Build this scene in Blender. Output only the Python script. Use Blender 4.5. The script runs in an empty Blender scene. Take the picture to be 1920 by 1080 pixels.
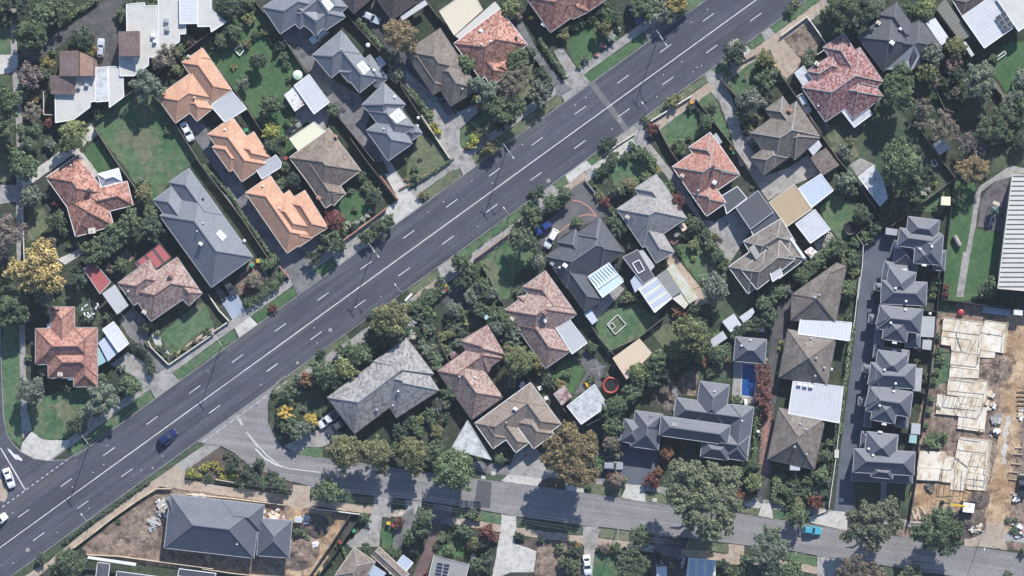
import bpy, math, random
from mathutils import Vector
rnd = random.Random(11)
R = math.radians
scene = bpy.context.scene
col = scene.collection
S = 0.12            # metres of ground per photo pixel
CAMH = 700.0        # flying height
COLX = {'a': 0, 'b': 380, 'c': 760, 'd': 1140, 'e': 1520}
ROWY = {'1': 0, '2': 260, '3': 520, '4': 780}

def px(t, x, y):
    if t == 'p': return (x, y)
    if t == 'r':     # main road coordinates: x along, y across (positive = lower right)
        return (0.8098*x + 0.5867*y, 1027 - 0.5867*x + 0.8098*y)
    return (COLX[t[0]] + x/3.6, ROWY[t[1]] + y/3.6)
def W(t, x, y, z=0.0):
    a, b = px(t, x, y); k = S*(CAMH-z)/CAMH
    return Vector(((a-960)*k, (540-b)*k, z))
def topx(v):
    k = S*(CAMH-v.z)/CAMH
    return (960+v.x/k, 540-v.y/k)

# ------------------------------------------------------------------ mesh builder
class MB:
    def __init__(s): s.v = []; s.f = []; s.uv = []; s.sm = []
    def face(s, pts, uv=None, smooth=False):
        i = len(s.v); s.v += [tuple(p) for p in pts]; n = len(pts)
        s.f.append(tuple(range(i, i+n)))
        s.uv.append(uv if uv else [(p[0], p[1]) for p in pts]); s.sm.append(smooth)
    def obox(s, c, e, lx, ly, z0, z1):
        e = Vector((e[0], e[1], 0)).normalized(); n = Vector((-e.y, e.x, 0)); c = Vector((c[0], c[1], 0))
        q = [c+e*(lx/2*a)+n*(ly/2*b) for a, b in ((-1,-1),(1,-1),(1,1),(-1,1))]
        s.prism(q, z0, z1)
    def prism(s, q, z0, z1):
        n = len(q)
        lo = [Vector((p[0], p[1], z0)) for p in q]; hi = [Vector((p[0], p[1], z1)) for p in q]
        s.face(hi); s.face(lo[::-1])
        for i in range(n):
            j = (i+1) % n; L = (lo[j]-lo[i]).length
            s.face([lo[i], lo[j], hi[j], hi[i]], [(0, z0), (L, z0), (L, z1), (0, z1)])
    def beam(s, p, q, w, h):
        p = Vector(p); q = Vector(q); d = (q-p)
        if d.length < 1e-4: return
        d.normalize(); up = Vector((0, 0, 1)) if abs(d.z) < .95 else Vector((1, 0, 0))
        r = d.cross(up).normalized(); u = r.cross(d).normalized()
        a = [p+r*(w/2*i)+u*(h/2*j) for i, j in ((-1,-1),(1,-1),(1,1),(-1,1))]
        b = [x+(q-p) for x in a]
        s.face(a[::-1]); s.face(b)
        L = (q-p).length
        for i in range(4):
            j = (i+1) % 4; s.face([a[i], a[j], b[j], b[i]], [(0, 0), (w, 0), (w, L), (0, L)])
    def tube(s, pts, rad, n=8, caps=True):
        rings = []
        for k, p in enumerate(pts):
            p = Vector(p); d = Vector(pts[min(k+1, len(pts)-1)])-Vector(pts[max(k-1, 0)])
            d.normalize(); up = Vector((0, 0, 1)) if abs(d.z) < .9 else Vector((1, 0, 0))
            r = d.cross(up).normalized(); u = r.cross(d).normalized()
            rr = rad[k] if isinstance(rad, (list, tuple)) else rad
            rings.append([p+r*(rr*math.cos(2*math.pi*i/n))+u*(rr*math.sin(2*math.pi*i/n)) for i in range(n)])
        for a, b in zip(rings, rings[1:]):
            for i in range(n):
                j = (i+1) % n; s.face([a[j], a[i], b[i], b[j]], smooth=True)
        if caps: s.face(rings[0]); s.face(rings[-1][::-1])
    def lathe(s, c, prof, n=16):
        c = Vector(c)
        rings = [[c+Vector((r*math.cos(2*math.pi*i/n), r*math.sin(2*math.pi*i/n), z)) for i in range(n)] for r, z in prof]
        for a, b in zip(rings, rings[1:]):
            for i in range(n):
                j = (i+1) % n; s.face([a[i], a[j], b[j], b[i]], smooth=False)
        s.face(rings[-1]); s.face(rings[0][::-1])
    def mesh(s, name, mat, o=Vector((0, 0, 0))):
        m = bpy.data.meshes.new(name)
        m.from_pydata([(a-o.x, b-o.y, c-o.z) for a, b, c in s.v], [], s.f)
        u = m.uv_layers.new(name='UVMap'); flat = []
        for q in s.uv:
            for a in q: flat += [a[0], a[1]]
        u.data.foreach_set('uv', flat)
        m.polygons.foreach_set('use_smooth', s.sm)
        m.materials.append(mat); m.update()
        return m
    def build(s, name, mat, parent=None):
        o = Vector((0, 0, 0))
        p = parent
        while p is not None: o = o+Vector(p.location); p = p.parent
        ob = bpy.data.objects.new(name, s.mesh(name, mat, o)); col.objects.link(ob)
        if parent is not None: ob.parent = parent
        return ob
    def build_top(s, name, mat):      # a thing that is one mesh, its origin at its base
        n = max(1, len(s.v)); xs = sum(a[0] for a in s.v)/n; ys = sum(a[1] for a in s.v)/n
        o = Vector((xs, ys, 0))
        ob = bpy.data.objects.new(name, s.mesh(name, mat, o)); ob.location = o; col.objects.link(ob)
        return ob

THINGS = []
REFS = []
def tag(o, label, cat, group=None, auto=None):
    o['label'] = label; o['category'] = cat
    if group: o['group'] = group
    THINGS.append((o, auto)); return o
def thing(name, label, cat, loc, rz=0.0, group=None, auto=None):
    o = bpy.data.objects.new(name, None); col.objects.link(o)
    o.location = loc; o.rotation_euler = (0, 0, rz); o.empty_display_size = .5
    return tag(o, label, cat, group, auto)
def child(name, mesh, parent, color=None):
    o = bpy.data.objects.new(name, mesh); col.objects.link(o); o.parent = parent
    if color: o.color = (*color, 1)
    return o

# ------------------------------------------------------------------ materials
class NT:
    def __init__(s, name, rough=.9, spec=.25):
        m = bpy.data.materials.new(name); m.use_nodes = True; s.m = m; s.t = m.node_tree
        s.t.nodes.clear(); s.out = s.n('ShaderNodeOutputMaterial'); s.b = s.n('ShaderNodeBsdfPrincipled')
        s.b.inputs['Roughness'].default_value = rough; s.b.inputs['Specular IOR Level'].default_value = spec
        s.l(s.b.outputs[0], s.out.inputs[0])
    def n(s, typ, **k):
        x = s.t.nodes.new(typ)
        for a, b in k.items(): setattr(x, a, b)
        return x
    def l(s, a, b): s.t.links.new(a, b)
    def val(s, x, i): 
        return x
    def setin(s, sock, v):
        if hasattr(v, 'is_output') or isinstance(v, bpy.types.NodeSocket): s.l(v, sock)
        elif isinstance(v, (tuple, list)) and len(v) == 3 and sock.type == 'RGBA': sock.default_value = (*v, 1)
        else: sock.default_value = v
    def math(s, op, a, b=None):
        x = s.n('ShaderNodeMath', operation=op); s.setin(x.inputs[0], a)
        if b is not None: s.setin(x.inputs[1], b)
        return x.outputs[0]
    def mix(s, f, a, b, blend='MIX'):
        x = s.n('ShaderNodeMix', data_type='RGBA', blend_type=blend)
        s.setin(x.inputs[0], f); s.setin(x.inputs[6], a); s.setin(x.inputs[7], b); return x.outputs[2]
    def noise(s, vec, scale, detail=3, rough=.55):
        x = s.n('ShaderNodeTexNoise'); s.l(vec, x.inputs['Vector'])
        x.inputs['Scale'].default_value = scale; x.inputs['Detail'].default_value = detail
        x.inputs['Roughness'].default_value = rough; return x.outputs['Fac']
    def rng(s, v, a, b, c, d):
        x = s.n('ShaderNodeMapRange'); s.setin(x.inputs[0], v)
        for i, q in enumerate((a, b, c, d)): x.inputs[i+1].default_value = q
        return x.outputs[0]
    def pos(s): return s.n('ShaderNodeNewGeometry').outputs['Position']
    def uv(s): return s.n('ShaderNodeUVMap', uv_map='UVMap').outputs[0]
    def mapping(s, vec, rot=0, scale=(1, 1, 1)):
        x = s.n('ShaderNodeMapping'); s.l(vec, x.inputs[0]); x.inputs['Rotation'].default_value = (0, 0, rot)
        y = s.n('ShaderNodeMapping'); s.l(x.outputs[0], y.inputs[0]); y.inputs['Scale'].default_value = scale; return y.outputs[0]
    def color(s, c): s.setin(s.b.inputs['Base Color'], c); return s.m

def scale_col(t, c, f):   # colour times a scalar socket
    x = t.n('ShaderNodeVectorMath', operation='SCALE'); t.setin(x.inputs[0], c); t.l(f, x.inputs['Scale']); return x.outputs[0]

def var_mat(name, c1, c2, big=.25, fine=3.5, fa=.3, rough=.9, c3=None, lo=.35, hi=.65, rot=None, st=None, spec=.2, mid=None):
    t = NT(name, rough, spec); p = t.pos()
    q = t.mapping(p, rot, st) if rot is not None else p
    c = t.mix(t.rng(t.noise(q, big, 5, .6), lo, hi, 0, 1), c1, c2)
    if c3: c = t.mix(t.rng(t.noise(q, big*2.7, 5, .7), .49, .64, 0, 1), c, c3)
    if mid: c = scale_col(t, c, t.rng(t.noise(p, mid, 3, .7), .3, .7, 1-fa*.8, 1+fa*.8))
    c = scale_col(t, c, t.rng(t.noise(p, fine, 3, .75), .3, .7, 1-fa, 1+fa))
    return t.color(c)

def tile_mat(name, cols, mott=.9, lichen=None, la=.5, rough=.75, course=.22, weather=.25, tw=.30, th=.33):
    t = NT(name, rough, .3); u = t.uv(); p = t.pos()
    sp = t.n('ShaderNodeSeparateXYZ'); t.l(u, sp.inputs[0])
    vv = t.math('DIVIDE', sp.outputs[1], th); row = t.math('FLOOR', vv)
    uu = t.math('DIVIDE', sp.outputs[0], tw)
    uu = t.math('ADD', uu, t.math('MULTIPLY', row, .5)); cu = t.math('FLOOR', uu)
    cb = t.n('ShaderNodeCombineXYZ'); t.l(cu, cb.inputs[0]); t.l(row, cb.inputs[1])
    wn = t.n('ShaderNodeTexWhiteNoise', noise_dimensions='2D'); t.l(cb.outputs[0], wn.inputs['Vector'])
    f = t.math('ADD', t.math('MULTIPLY', wn.outputs['Value'], mott), t.math('MULTIPLY', t.noise(p, .9, 4, .7), 1-mott))
    rp = t.n('ShaderNodeValToRGB'); rp.color_ramp.interpolation = 'LINEAR'
    el = rp.color_ramp.elements
    k = len(cols)
    while len(el) < k: el.new(.5)
    for i, c in enumerate(cols): el[i].position = i/(k-1); el[i].color = (*c, 1)
    t.l(f, rp.inputs[0]); c = rp.outputs[0]
    if lichen: c = t.mix(t.math('MULTIPLY', t.rng(t.noise(p, .5, 6, .75), .46, .66, 0, 1), la), c, lichen)
    fr = t.math('FRACT', vv); edge = t.rng(t.math('LESS_THAN', fr, .25), 0, 1, 1, 1-course)
    c = scale_col(t, c, edge)
    c = scale_col(t, c, t.rng(t.noise(p, .35, 5, .65), .3, .7, 1-weather, 1+weather))
    c = scale_col(t, c, t.rng(t.noise(p, 5, 2, .7), .3, .7, .88, 1.12))
    bp = t.n('ShaderNodeBump'); bp.inputs['Strength'].default_value = .5; bp.inputs['Distance'].default_value = .04
    t.l(fr, bp.inputs['Height']); t.l(bp.outputs[0], t.b.inputs['Normal'])
    return t.color(c)

def metal_mat(name, c, dirt=(.25, .2, .15), da=.35, rib=.76, rib_a=.18, rough=.5, stripes=None, axis=0, dlo=.5, dhi=.72):
    t = NT(name, rough, .4); u = t.uv(); p = t.pos()
    sp = t.n('ShaderNodeSeparateXYZ'); t.l(u, sp.inputs[0]); q = sp.outputs[axis]
    base = c
    if stripes: 
        base = t.mix(t.math('LESS_THAN', t.math('FRACT', t.math('DIVIDE', t.math('ADD', q, 100), stripes[0])), stripes[1]), c, stripes[2])
    x = t.mix(t.math('MULTIPLY', t.rng(t.noise(p, .55, 6, .72), dlo, dhi, 0, 1), da), base, dirt)
    fr = t.math('FRACT', t.math('DIVIDE', q, rib))
    x = scale_col(t, x, t.rng(t.math('LESS_THAN', fr, .3), 0, 1, 1, 1-rib_a))
    x = scale_col(t, x, t.rng(t.noise(p, 3, 3, .7), .3, .7, .93, 1.07))
    return t.color(x)

def plain(name, c, rough=.6, metal=0, fa=.1, spec=.3):
    t = NT(name, rough, spec); t.b.inputs['Metallic'].default_value = metal
    x = scale_col(t, c, t.rng(t.noise(t.pos(), 2.5, 3, .7), .3, .7, 1-fa, 1+fa))
    return t.color(x)
def objcol(name, rough, fa=.05, spec=.5, coat=0):
    t = NT(name, rough, spec); oi = t.n('ShaderNodeObjectInfo')
    t.b.inputs['Coat Weight'].default_value = coat
    return t.color(scale_col(t, oi.outputs['Color'], t.rng(t.noise(t.pos(), 3, 3, .7), .3, .7, 1-fa, 1+fa)))

def foliage_mat(attr=None):
    t = NT('foliage' if not attr else 'foliage_small', .75, .15); p = t.pos()
    oi = t.n('ShaderNodeAttribute', attribute_name=attr) if attr else t.n('ShaderNodeObjectInfo')
    n1 = t.noise(p, .55, 3, .6); n2 = t.noise(p, 3.5, 2, .7)
    c = oi.outputs['Color']; isl = t.n('ShaderNodeNewGeometry').outputs['Random Per Island']
    c = t.mix(t.rng(n1, .42, .72, 0, .5), c, t.mix(.5, c, (.20, .165, .085)))
    wl = t.n('ShaderNodeTexWhiteNoise', noise_dimensions='1D'); t.l(isl, wl.inputs['W'])
    c = t.mix(t.rng(wl.outputs['Value'], .55, 1, 0, .35), c, t.mix(.55, c, (.24, .22, .12)))
    c = scale_col(t, c, t.rng(n1, .3, .7, .72, 1.28)); c = scale_col(t, c, t.rng(n2, .28, .72, .6, 1.4)); c = scale_col(t, c, t.rng(isl, 0, 1, .4, 1.75))
    t.color(c)
    tr = t.n('ShaderNodeBsdfTranslucent'); t.l(c, tr.inputs[0])
    mx = t.n('ShaderNodeMixShader'); mx.inputs[0].default_value = .2
    t.l(t.b.outputs[0], mx.inputs[1]); t.l(tr.outputs[0], mx.inputs[2]); t.l(mx.outputs[0], t.out.inputs[0])
    return t.m

MT = {}
# ground
MT['garden'] = var_mat('garden_ground', (.032, .050, .032), (.066, .068, .052), .16, 2.6, .5, c3=(.035, .05, .018), mid=.9)
MT['grass'] = var_mat('grass', (.056, .116, .056), (.100, .156, .080), .12, 3.0, .38, c3=(.130, .145, .085), mid=.8)
MT['grass_bright'] = var_mat('grass_bright', (.050, .108, .046), (.082, .138, .062), .2, 3.2, .28, mid=.9)
MT['grass_dry'] = var_mat('grass_dry', (.112, .136, .074), (.165, .168, .108), .15, 3, .3, c3=(.075, .095, .055), mid=.8)
MT['grass_dark'] = var_mat('grass_dark', (.046, .078, .044), (.076, .10, .06), .15, 3, .35, c3=(.088, .09, .062), mid=.9)
MT['soil'] = var_mat('soil', (.17, .124, .098), (.28, .212, .165), .2, 2.6, .4, c3=(.095, .07, .058), mid=.8)
MT['sand'] = var_mat('sandy_soil', (.31, .20, .115), (.48, .36, .235), .14, 2.5, .35, c3=(.15, .10, .07), mid=.6)
MT['tanbark'] = var_mat('tanbark', (.115, .10, .108), (.17, .15, .155), .3, 3.5, .35, c3=(.06, .055, .06))
MT['mulch'] = var_mat('mulch', (.085, .065, .055), (.14, .115, .095), .5, 4, .45)
MT['tan_path'] = var_mat('tan_path', (.36, .28, .21), (.42, .35, .28), .3, 3, .18, c3=(.27, .22, .18))
MT['concrete'] = var_mat('concrete', (.27, .255, .24), (.36, .345, .325), .22, 2.5, .15, c3=(.20, .19, .18), mid=.8)
MT['concrete_light'] = var_mat('concrete_light', (.44, .42, .38), (.55, .53, .49), .3, 2.5, .12, c3=(.36, .34, .31))
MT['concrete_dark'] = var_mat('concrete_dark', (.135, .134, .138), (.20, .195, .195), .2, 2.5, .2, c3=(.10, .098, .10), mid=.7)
MT['drive_asphalt'] = var_mat('driveway_asphalt', (.062, .063, .068), (.10, .098, .098), .2, 3, .2, c3=(.13, .122, .115))
MT['drive_slate'] = var_mat('driveway_slate', (.085, .098, .122), (.115, .128, .152), .3, 3, .15)
MT['pavers'] = var_mat('pavers', (.105, .10, .105), (.145, .14, .142), .4, 4, .2)
MT['blue_paving'] = var_mat('blue_paving', (.26, .30, .38), (.34, .38, .45), .4, 4, .15)
MT['brick_paving'] = var_mat('brick_paving', (.13, .085, .08), (.17, .12, .11), .5, 4, .25)
def asphalt_mat(name, c1, c2, rot, wear):
    t = NT(name, .85, .25); p = t.pos(); q = t.mapping(p, rot, (.022, .62, 1)); q2 = t.mapping(p, rot, (.05, 2.6, 1))
    c = t.mix(t.rng(t.noise(q, 1, 4, .6), .36, .66, 0, 1), c1, c2)
    c = scale_col(t, c, t.rng(t.noise(q2, 1, 3, .6), .3, .7, 1-wear, 1+wear))
    c = scale_col(t, c, t.rng(t.noise(p, .16, 5, .7), .3, .7, .86, 1.14))
    c = scale_col(t, c, t.rng(t.noise(p, 2.6, 3, .8), .3, .7, .76, 1.24))
    c = t.mix(t.math('MULTIPLY', t.rng(t.noise(p, .5, 6, .8), .60, .70, 0, 1), .45), c, (.035, .036, .043))
    return t.color(c)
MT['asphalt'] = asphalt_mat('asphalt', (.058, .061, .077), (.090, .094, .114), R(-35.92), .18)
MT['asphalt_grey'] = asphalt_mat('asphalt_grey', (.195, .184, .186), (.265, .250, .248), R(7.6), .10)
MT['asphalt_patch'] = var_mat('asphalt_patch', (.14, .14, .145), (.17, .168, .17), .4, 4, .15)
MT['asphalt_fade'] = var_mat('asphalt_faded', (.082, .083, .09), (.105, .105, .112), .15, 4, .16)
MT['paint'] = var_mat('road_paint', (.66, .66, .65), (.5, .5, .5), .7, 4, .15)
MT['kerb'] = var_mat('kerb_concrete', (.20, .195, .19), (.27, .265, .255), .3, 3, .2)
MT['water'] = plain('pool_water', (.02, .075, .25), .08, 0, .18, .5)
# roofs
MT['terracotta'] = tile_mat('terracotta_tiles', [(0.432, 0.23, 0.149), (0.526, 0.299, 0.198), (0.573, 0.351, 0.242)], 0.75, (.34, .25, .20), 0.3, weather=0.13, course=.2)
MT['mottled_red'] = tile_mat('mottled_red_tiles', [(0.135, 0.068, 0.058), (0.36, 0.166, 0.125), (0.45, 0.228, 0.174), (0.522, 0.322, 0.262)], 0.95, (.26, .19, .16), 0.15, weather=0.14, tw=.42, th=.42, course=.36)
MT['red'] = tile_mat('red_tiles', [(0.238, 0.108, 0.087), (0.37, 0.178, 0.141), (0.458, 0.263, 0.213)], 0.92, (.30, .24, .2), 0.15, weather=0.13, tw=.42, th=.42, course=.36)
MT['dark_red'] = tile_mat('dark_red_tiles', [(0.114, 0.055, 0.056), (0.247, 0.115, 0.108), (0.361, 0.193, 0.184), (0.437, 0.304, 0.299)], 0.95, (.24, .16, .15), 0.2, weather=0.15, tw=.42, th=.42, course=.36)
MT['pink'] = tile_mat('pinkish_tiles', [(0.189, 0.118, 0.103), (0.344, 0.23, 0.198), (0.421, 0.333, 0.296)], 0.95, (.36, .31, .27), 0.25, weather=0.13, tw=.42, th=.42, course=.36)
MT['brown'] = tile_mat('brown_tiles', [(0.136, 0.103, 0.083), (0.216, 0.167, 0.137), (0.272, 0.217, 0.18)], 0.85, (.33, .31, .28), 0.3, weather=0.13, tw=.4, th=.42, course=.34)
MT['dark_brown'] = tile_mat('dark_brown_tiles', [(0.086, 0.066, 0.066), (0.126, 0.097, 0.092), (0.171, 0.136, 0.132)], 0.85, (.21, .19, .18), 0.25, weather=0.14, tw=.4, th=.42, course=.34)
MT['greybrown'] = tile_mat('grey_brown_tiles', [(0.117, 0.095, 0.081), (0.167, 0.141, 0.122), (0.204, 0.177, 0.155)], 0.85, (.36, .34, .31), 0.3, weather=0.12, tw=.4, th=.42, course=.34)
MT['beige'] = tile_mat('beige_tiles', [(0.199, 0.157, 0.129), (0.258, 0.21, 0.176), (0.302, 0.248, 0.212)], 0.80, None, weather=0.10, tw=.4, th=.42, course=.34)
MT['lightgrey'] = tile_mat('pale_grey_tiles', [(0.198, 0.189, 0.187), (0.28, 0.268, 0.261), (0.36, 0.343, 0.335)], 0.85, (.40, .36, .34), 0.35, weather=0.12, tw=.4, th=.42, course=.34)
MT['slate'] = tile_mat('slate_grey_tiles', [(0.149, 0.161, 0.185), (0.18, 0.192, 0.215), (0.207, 0.216, 0.239)], 0.80, None, weather=0.06, rough=.55, course=.13)
MT['slate_dark'] = tile_mat('dark_slate_tiles', [(0.06, 0.064, 0.077), (0.081, 0.086, 0.1), (0.098, 0.102, 0.115)], 0.80, None, weather=0.09, rough=.6, course=.15)
MT['slate_mid'] = tile_mat('mid_slate_tiles', [(0.085, 0.093, 0.115), (0.105, 0.113, 0.138), (0.122, 0.128, 0.152)], 0.80, None, weather=0.07, rough=.55, course=.15)
MT['shingle'] = tile_mat('weathered_shingles', [(0.153, 0.147, 0.151), (0.238, 0.228, 0.228), (0.306, 0.294, 0.287), (0.365, 0.349, 0.336)], 0.95, (.38, .36, .34), 0.15, weather=0.12, tw=.55, th=.45)
MT['chocolate'] = tile_mat('chocolate_tiles', [(.13, .085, .08), (.20, .14, .13), (.25, .19, .18)], .55, None, weather=.2, course=.3, tw=.3, th=.4)
MT['roof_white'] = metal_mat('white_metal_roof', (.49, .50, .52), (.36, .35, .34), .5, rib_a=.1)
MT['roof_clean'] = metal_mat('clean_white_roof', (.55, .56, .58), (.40, .39, .38), .45, rib_a=.1)
MT['roof_offwhite'] = metal_mat('off_white_flat_roof', (.52, .505, .475), (.33, .31, .27), .55, rib=.4, rib_a=.1, rough=.8)
MT['roof_cream'] = metal_mat('cream_roof', (.64, .57, .43), (.55, .48, .36), .2, rib_a=.06)
MT['roof_lemon'] = metal_mat('lemon_roof', (.64, .62, .45), (.5, .45, .33), .25, rib_a=.06)
MT['roof_ivory'] = metal_mat('ivory_roof', (.60, .57, .50), (.5, .47, .4), .25, rib_a=.08)
MT['roof_blue'] = metal_mat('pale_blue_roof', (.44, .49, .57), (.38, .4, .44), .3, rib_a=.1)
MT['roof_grey'] = metal_mat('grey_metal_roof', (.42, .425, .435), (.27, .26, .25), .45, rib_a=.06)
MT['roof_char'] = metal_mat('charcoal_metal_roof', (.085, .088, .10), (.11, .11, .115), .3, rib_a=.2)
MT['roof_tan'] = metal_mat('tan_metal_roof', (.46, .35, .22), (.34, .27, .19), .4, rib_a=.15, axis=1, rib=.6)
MT['roof_peach'] = metal_mat('peach_roof', (.58, .46, .34), (.5, .4, .3), .2, rib_a=.08)
MT['roof_red'] = metal_mat('red_carport_roof', (.34, .09, .085), (.45, .2, .17), .3, rib_a=.12)
MT['roof_redstripe'] = metal_mat('striped_red_roof', (.38, .11, .105), (.45, .2, .18), .2, rib_a=.08, stripes=(2.3, .3, (.10, .07, .075)))
MT['roof_bluestripe'] = metal_mat('striped_blue_roof', (.42, .46, .54), (.34, .34, .36), .35, rib_a=.1, stripes=(1.9, .34, (.60, .60, .48)))
MT['roof_rusty'] = metal_mat('rusty_white_roof', (.70, .68, .66), (.26, .08, .055), .95, rib_a=.08, dlo=.53, dhi=.6)
MT['roof_rustbrown'] = metal_mat('rusty_brown_roof', (.40, .34, .32), (.17, .075, .065), .95, rib_a=.15, dlo=.44, dhi=.56)
MT['roof_mould'] = metal_mat('weathered_white_roof', (.54, .55, .56), (.20, .20, .20), .75, rib_a=.05, dlo=.46, dhi=.66, rough=.8)
MT['roof_weather'] = metal_mat('weathered_grey_roof', (.30, .295, .285), (.20, .19, .175), .5, rib_a=.3, rib=.55)
MT['roof_moss'] = metal_mat('mossy_roof', (.60, .58, .52), (.42, .42, .18), .7, rib_a=.1, dlo=.42, dhi=.6)
MT['roof_olive'] = metal_mat('olive_roof', (.23, .22, .18), (.16, .15, .13), .4, rib_a=.25)
MT['roof_teal'] = metal_mat('teal_roof', (.30, .47, .47), (.3, .38, .38), .2, rib_a=.1)
MT['roof_ribbed'] = metal_mat('ribbed_white_roof', (.56, .54, .50), (.38, .35, .31), .5, rib=1.07, rib_a=.85, axis=0)
# bits
MT['wall_brick'] = var_mat('brick_wall', (.28, .17, .13), (.36, .24, .18), 1, 6, .2)
MT['wall_cream'] = var_mat('cream_wall', (.52, .48, .40), (.58, .54, .46), 1, 6, .1)
MT['wall_grey'] = var_mat('grey_wall', (.20, .20, .21), (.26, .26, .27), 1, 6, .1)
MT['wall_white'] = var_mat('white_wall', (.68, .68, .67), (.74, .74, .73), 1, 6, .06)
MT['white_trim'] = plain('white_trim', (.74, .74, .74), .5)
MT['grey_trim'] = plain('grey_trim', (.36, .37, .39), .5)
MT['dark_trim'] = plain('dark_trim', (.07, .072, .08), .5)
MT['cream_trim'] = plain('cream_trim', (.60, .55, .46), .5)
MT['cap_white'] = plain('pale_ridge_cap', (.31, .30, .29), .8, fa=.15)
MT['cap_grey'] = plain('grey_ridge_cap', (.155, .165, .18), .7, fa=.12)
MT['cap_dark'] = plain('dark_ridge_cap', (.12, .122, .135), .7, fa=.12)
MT['cap_brown'] = plain('brown_ridge_cap', (.22, .175, .155), .8, fa=.2)
MT['cap_red'] = plain('red_ridge_cap', (.22, .125, .10), .8, fa=.2)
MT['cap_orange'] = plain('orange_ridge_cap', (.60, .31, .21), .8, fa=.15)
MT['fence'] = var_mat('weathered_timber', (.135, .115, .10), (.20, .175, .155), .8, 5, .25)
MT['fence_dark'] = var_mat('dark_fence_steel', (.05, .052, .058), (.07, .072, .078), .8, 5, .15)
MT['fence_white'] = var_mat('white_fence_paint', (.58, .56, .53), (.68, .66, .63), .8, 5, .15)
MT['brick_red'] = var_mat('red_brick', (.34, .17, .13), (.44, .25, .20), 1.5, 6, .25)
MT['timber'] = var_mat('new_timber', (.55, .45, .32), (.64, .55, .42), 1, 5, .15)
MT['slab'] = var_mat('new_slab', (.56, .49, .39), (.70, .66, .58), .18, 3, .08, c3=(.42, .31, .20))
MT['solar'] = plain('solar_cells', (.018, .024, .05), .5, 0, .1, .5)
MT['solar_grey'] = plain('grey_solar_cells', (.045, .05, .062), .5, 0, .1, .5)
MT['glass'] = plain('window_glass', (.025, .03, .035), .08, 0, .05, .6)
MT['skylight'] = plain('skylight_glass', (.62, .65, .68), .2, 0, .05, .5)
MT['cons_glass'] = plain('conservatory_glass', (.50, .60, .62), .15, 0, .1, .5)
MT['metal'] = plain('galvanised_steel', (.45, .46, .47), .4, .3)
MT['tyre'] = plain('tyre_rubber', (.02, .02, .02), .9)
MT['rim'] = plain('alloy_rim', (.4, .4, .42), .35, .6)
MT['lamp'] = plain('lamp_lens', (.75, .75, .72), .2)
MT['tail'] = plain('tail_lens', (.35, .02, .02), .3)
MT['bark'] = var_mat('bark', (.10, .08, .065), (.17, .145, .125), 1.5, 7, .3)
MT['pole_wood'] = var_mat('pole_timber', (.20, .175, .155), (.28, .25, .225), 1, 6, .2)
MT['wire'] = plain('wire', (.22, .22, .23), .5)
MT['white_plastic'] = plain('white_plastic', (.74, .74, .73), .4)
MT['yellow_plastic'] = plain('yellow_plastic', (.70, .45, .04), .45)
MT['paintcol'] = objcol('car_paint', .28, .04, .5, .5)
MT['objmat'] = objcol('coloured_plastic', .5, .08)
MT['foliage'] = foliage_mat(); MT['foliage_small'] = foliage_mat('leaf_colour')
SKY, SUN, EXPO, HAZE = .115, 4.9, .6, .000045
# ------------------------------------------------------------------ ground sheets
ZCAT = {'garden': .006, 'lawn': .02, 'soil': .035, 'path': .05, 'drive': .065, 'road': .085, 'mark': .10, 'mark2': .108}
zcount = {}
def rough_edge(pts, amp):
    if amp <= 0: return pts
    out = []
    for i, p in enumerate(pts):
        q = pts[(i+1) % len(pts)]; L = (q-p).length; n = max(1, int(L/.9))
        for k in range(n):
            v = p.lerp(q, k/n)
            out.append(v+Vector((rnd.uniform(-amp, amp), rnd.uniform(-amp, amp), 0)))
    return out
def sheet(name, cat, t, pts, mat, amp=.12):
    zcount[cat] = zcount.get(cat, 0)+1
    z = ZCAT[cat]+.0004*(zcount[cat] % 30)
    q = rough_edge([W(t, x, y, z) for x, y in pts], amp)
    m = MB(); m.face(q); o = m.build(name, MT[mat]); o['kind'] = 'structure'
    nz = o.data.polygons[0].normal.z
    if nz < 0: o.data.flip_normals()
    return o
def strip(name, cat, edge, o0, o1, mat, amp=.1):   # between two copies of a pixel polyline moved down the photo's ground
    pts = [(x, y+o0) for x, y in edge]+[(x, y+o1) for x, y in edge[::-1]]
    return sheet(name, cat, 'p', pts, mat, amp)
def mound(t, x, y, r, h, mat, name='soil_heap'):
    p = W(t, x, y); m = MB(); N = 22; rg = random.Random(int(x)); ph = [rg.uniform(0, 6) for i in range(6)]
    def H_(i, j):
        u, v = (i/N-.5)*2, (j/N-.5)*2; d = math.hypot(u, v*1.15)
        return Vector((p.x+u*r, p.y+v*r, .03+max(0, 1-d**1.6)*h*(.7+.3*math.sin(u*5+ph[0])*math.cos(v*6+ph[1]))+max(0, 1-d)*rg.uniform(0, .22)))
    g = [[H_(i, j) for j in range(N+1)] for i in range(N+1)]
    for i in range(N):
        for j in range(N):
            if math.hypot((i+.5)/N-.5, (j+.5)/N-.5) < .5: m.face([g[i][j], g[i+1][j], g[i+1][j+1], g[i][j+1]])
    o = m.build(name, MT[mat]); o['kind'] = 'structure'; return o
def kerb(pts, t='p', h=.13, w=.2):
    m = MB()
    q = [W(t, x, y) for x, y in pts]
    for a, b in zip(q, q[1:]):
        e = b-a; m.obox(((a+b)/2), e, e.length+.06, w, 0, h+rnd.uniform(0, .004))
    o = m.build('kerb', MT['kerb']); o['kind'] = 'structure'; return o

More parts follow.
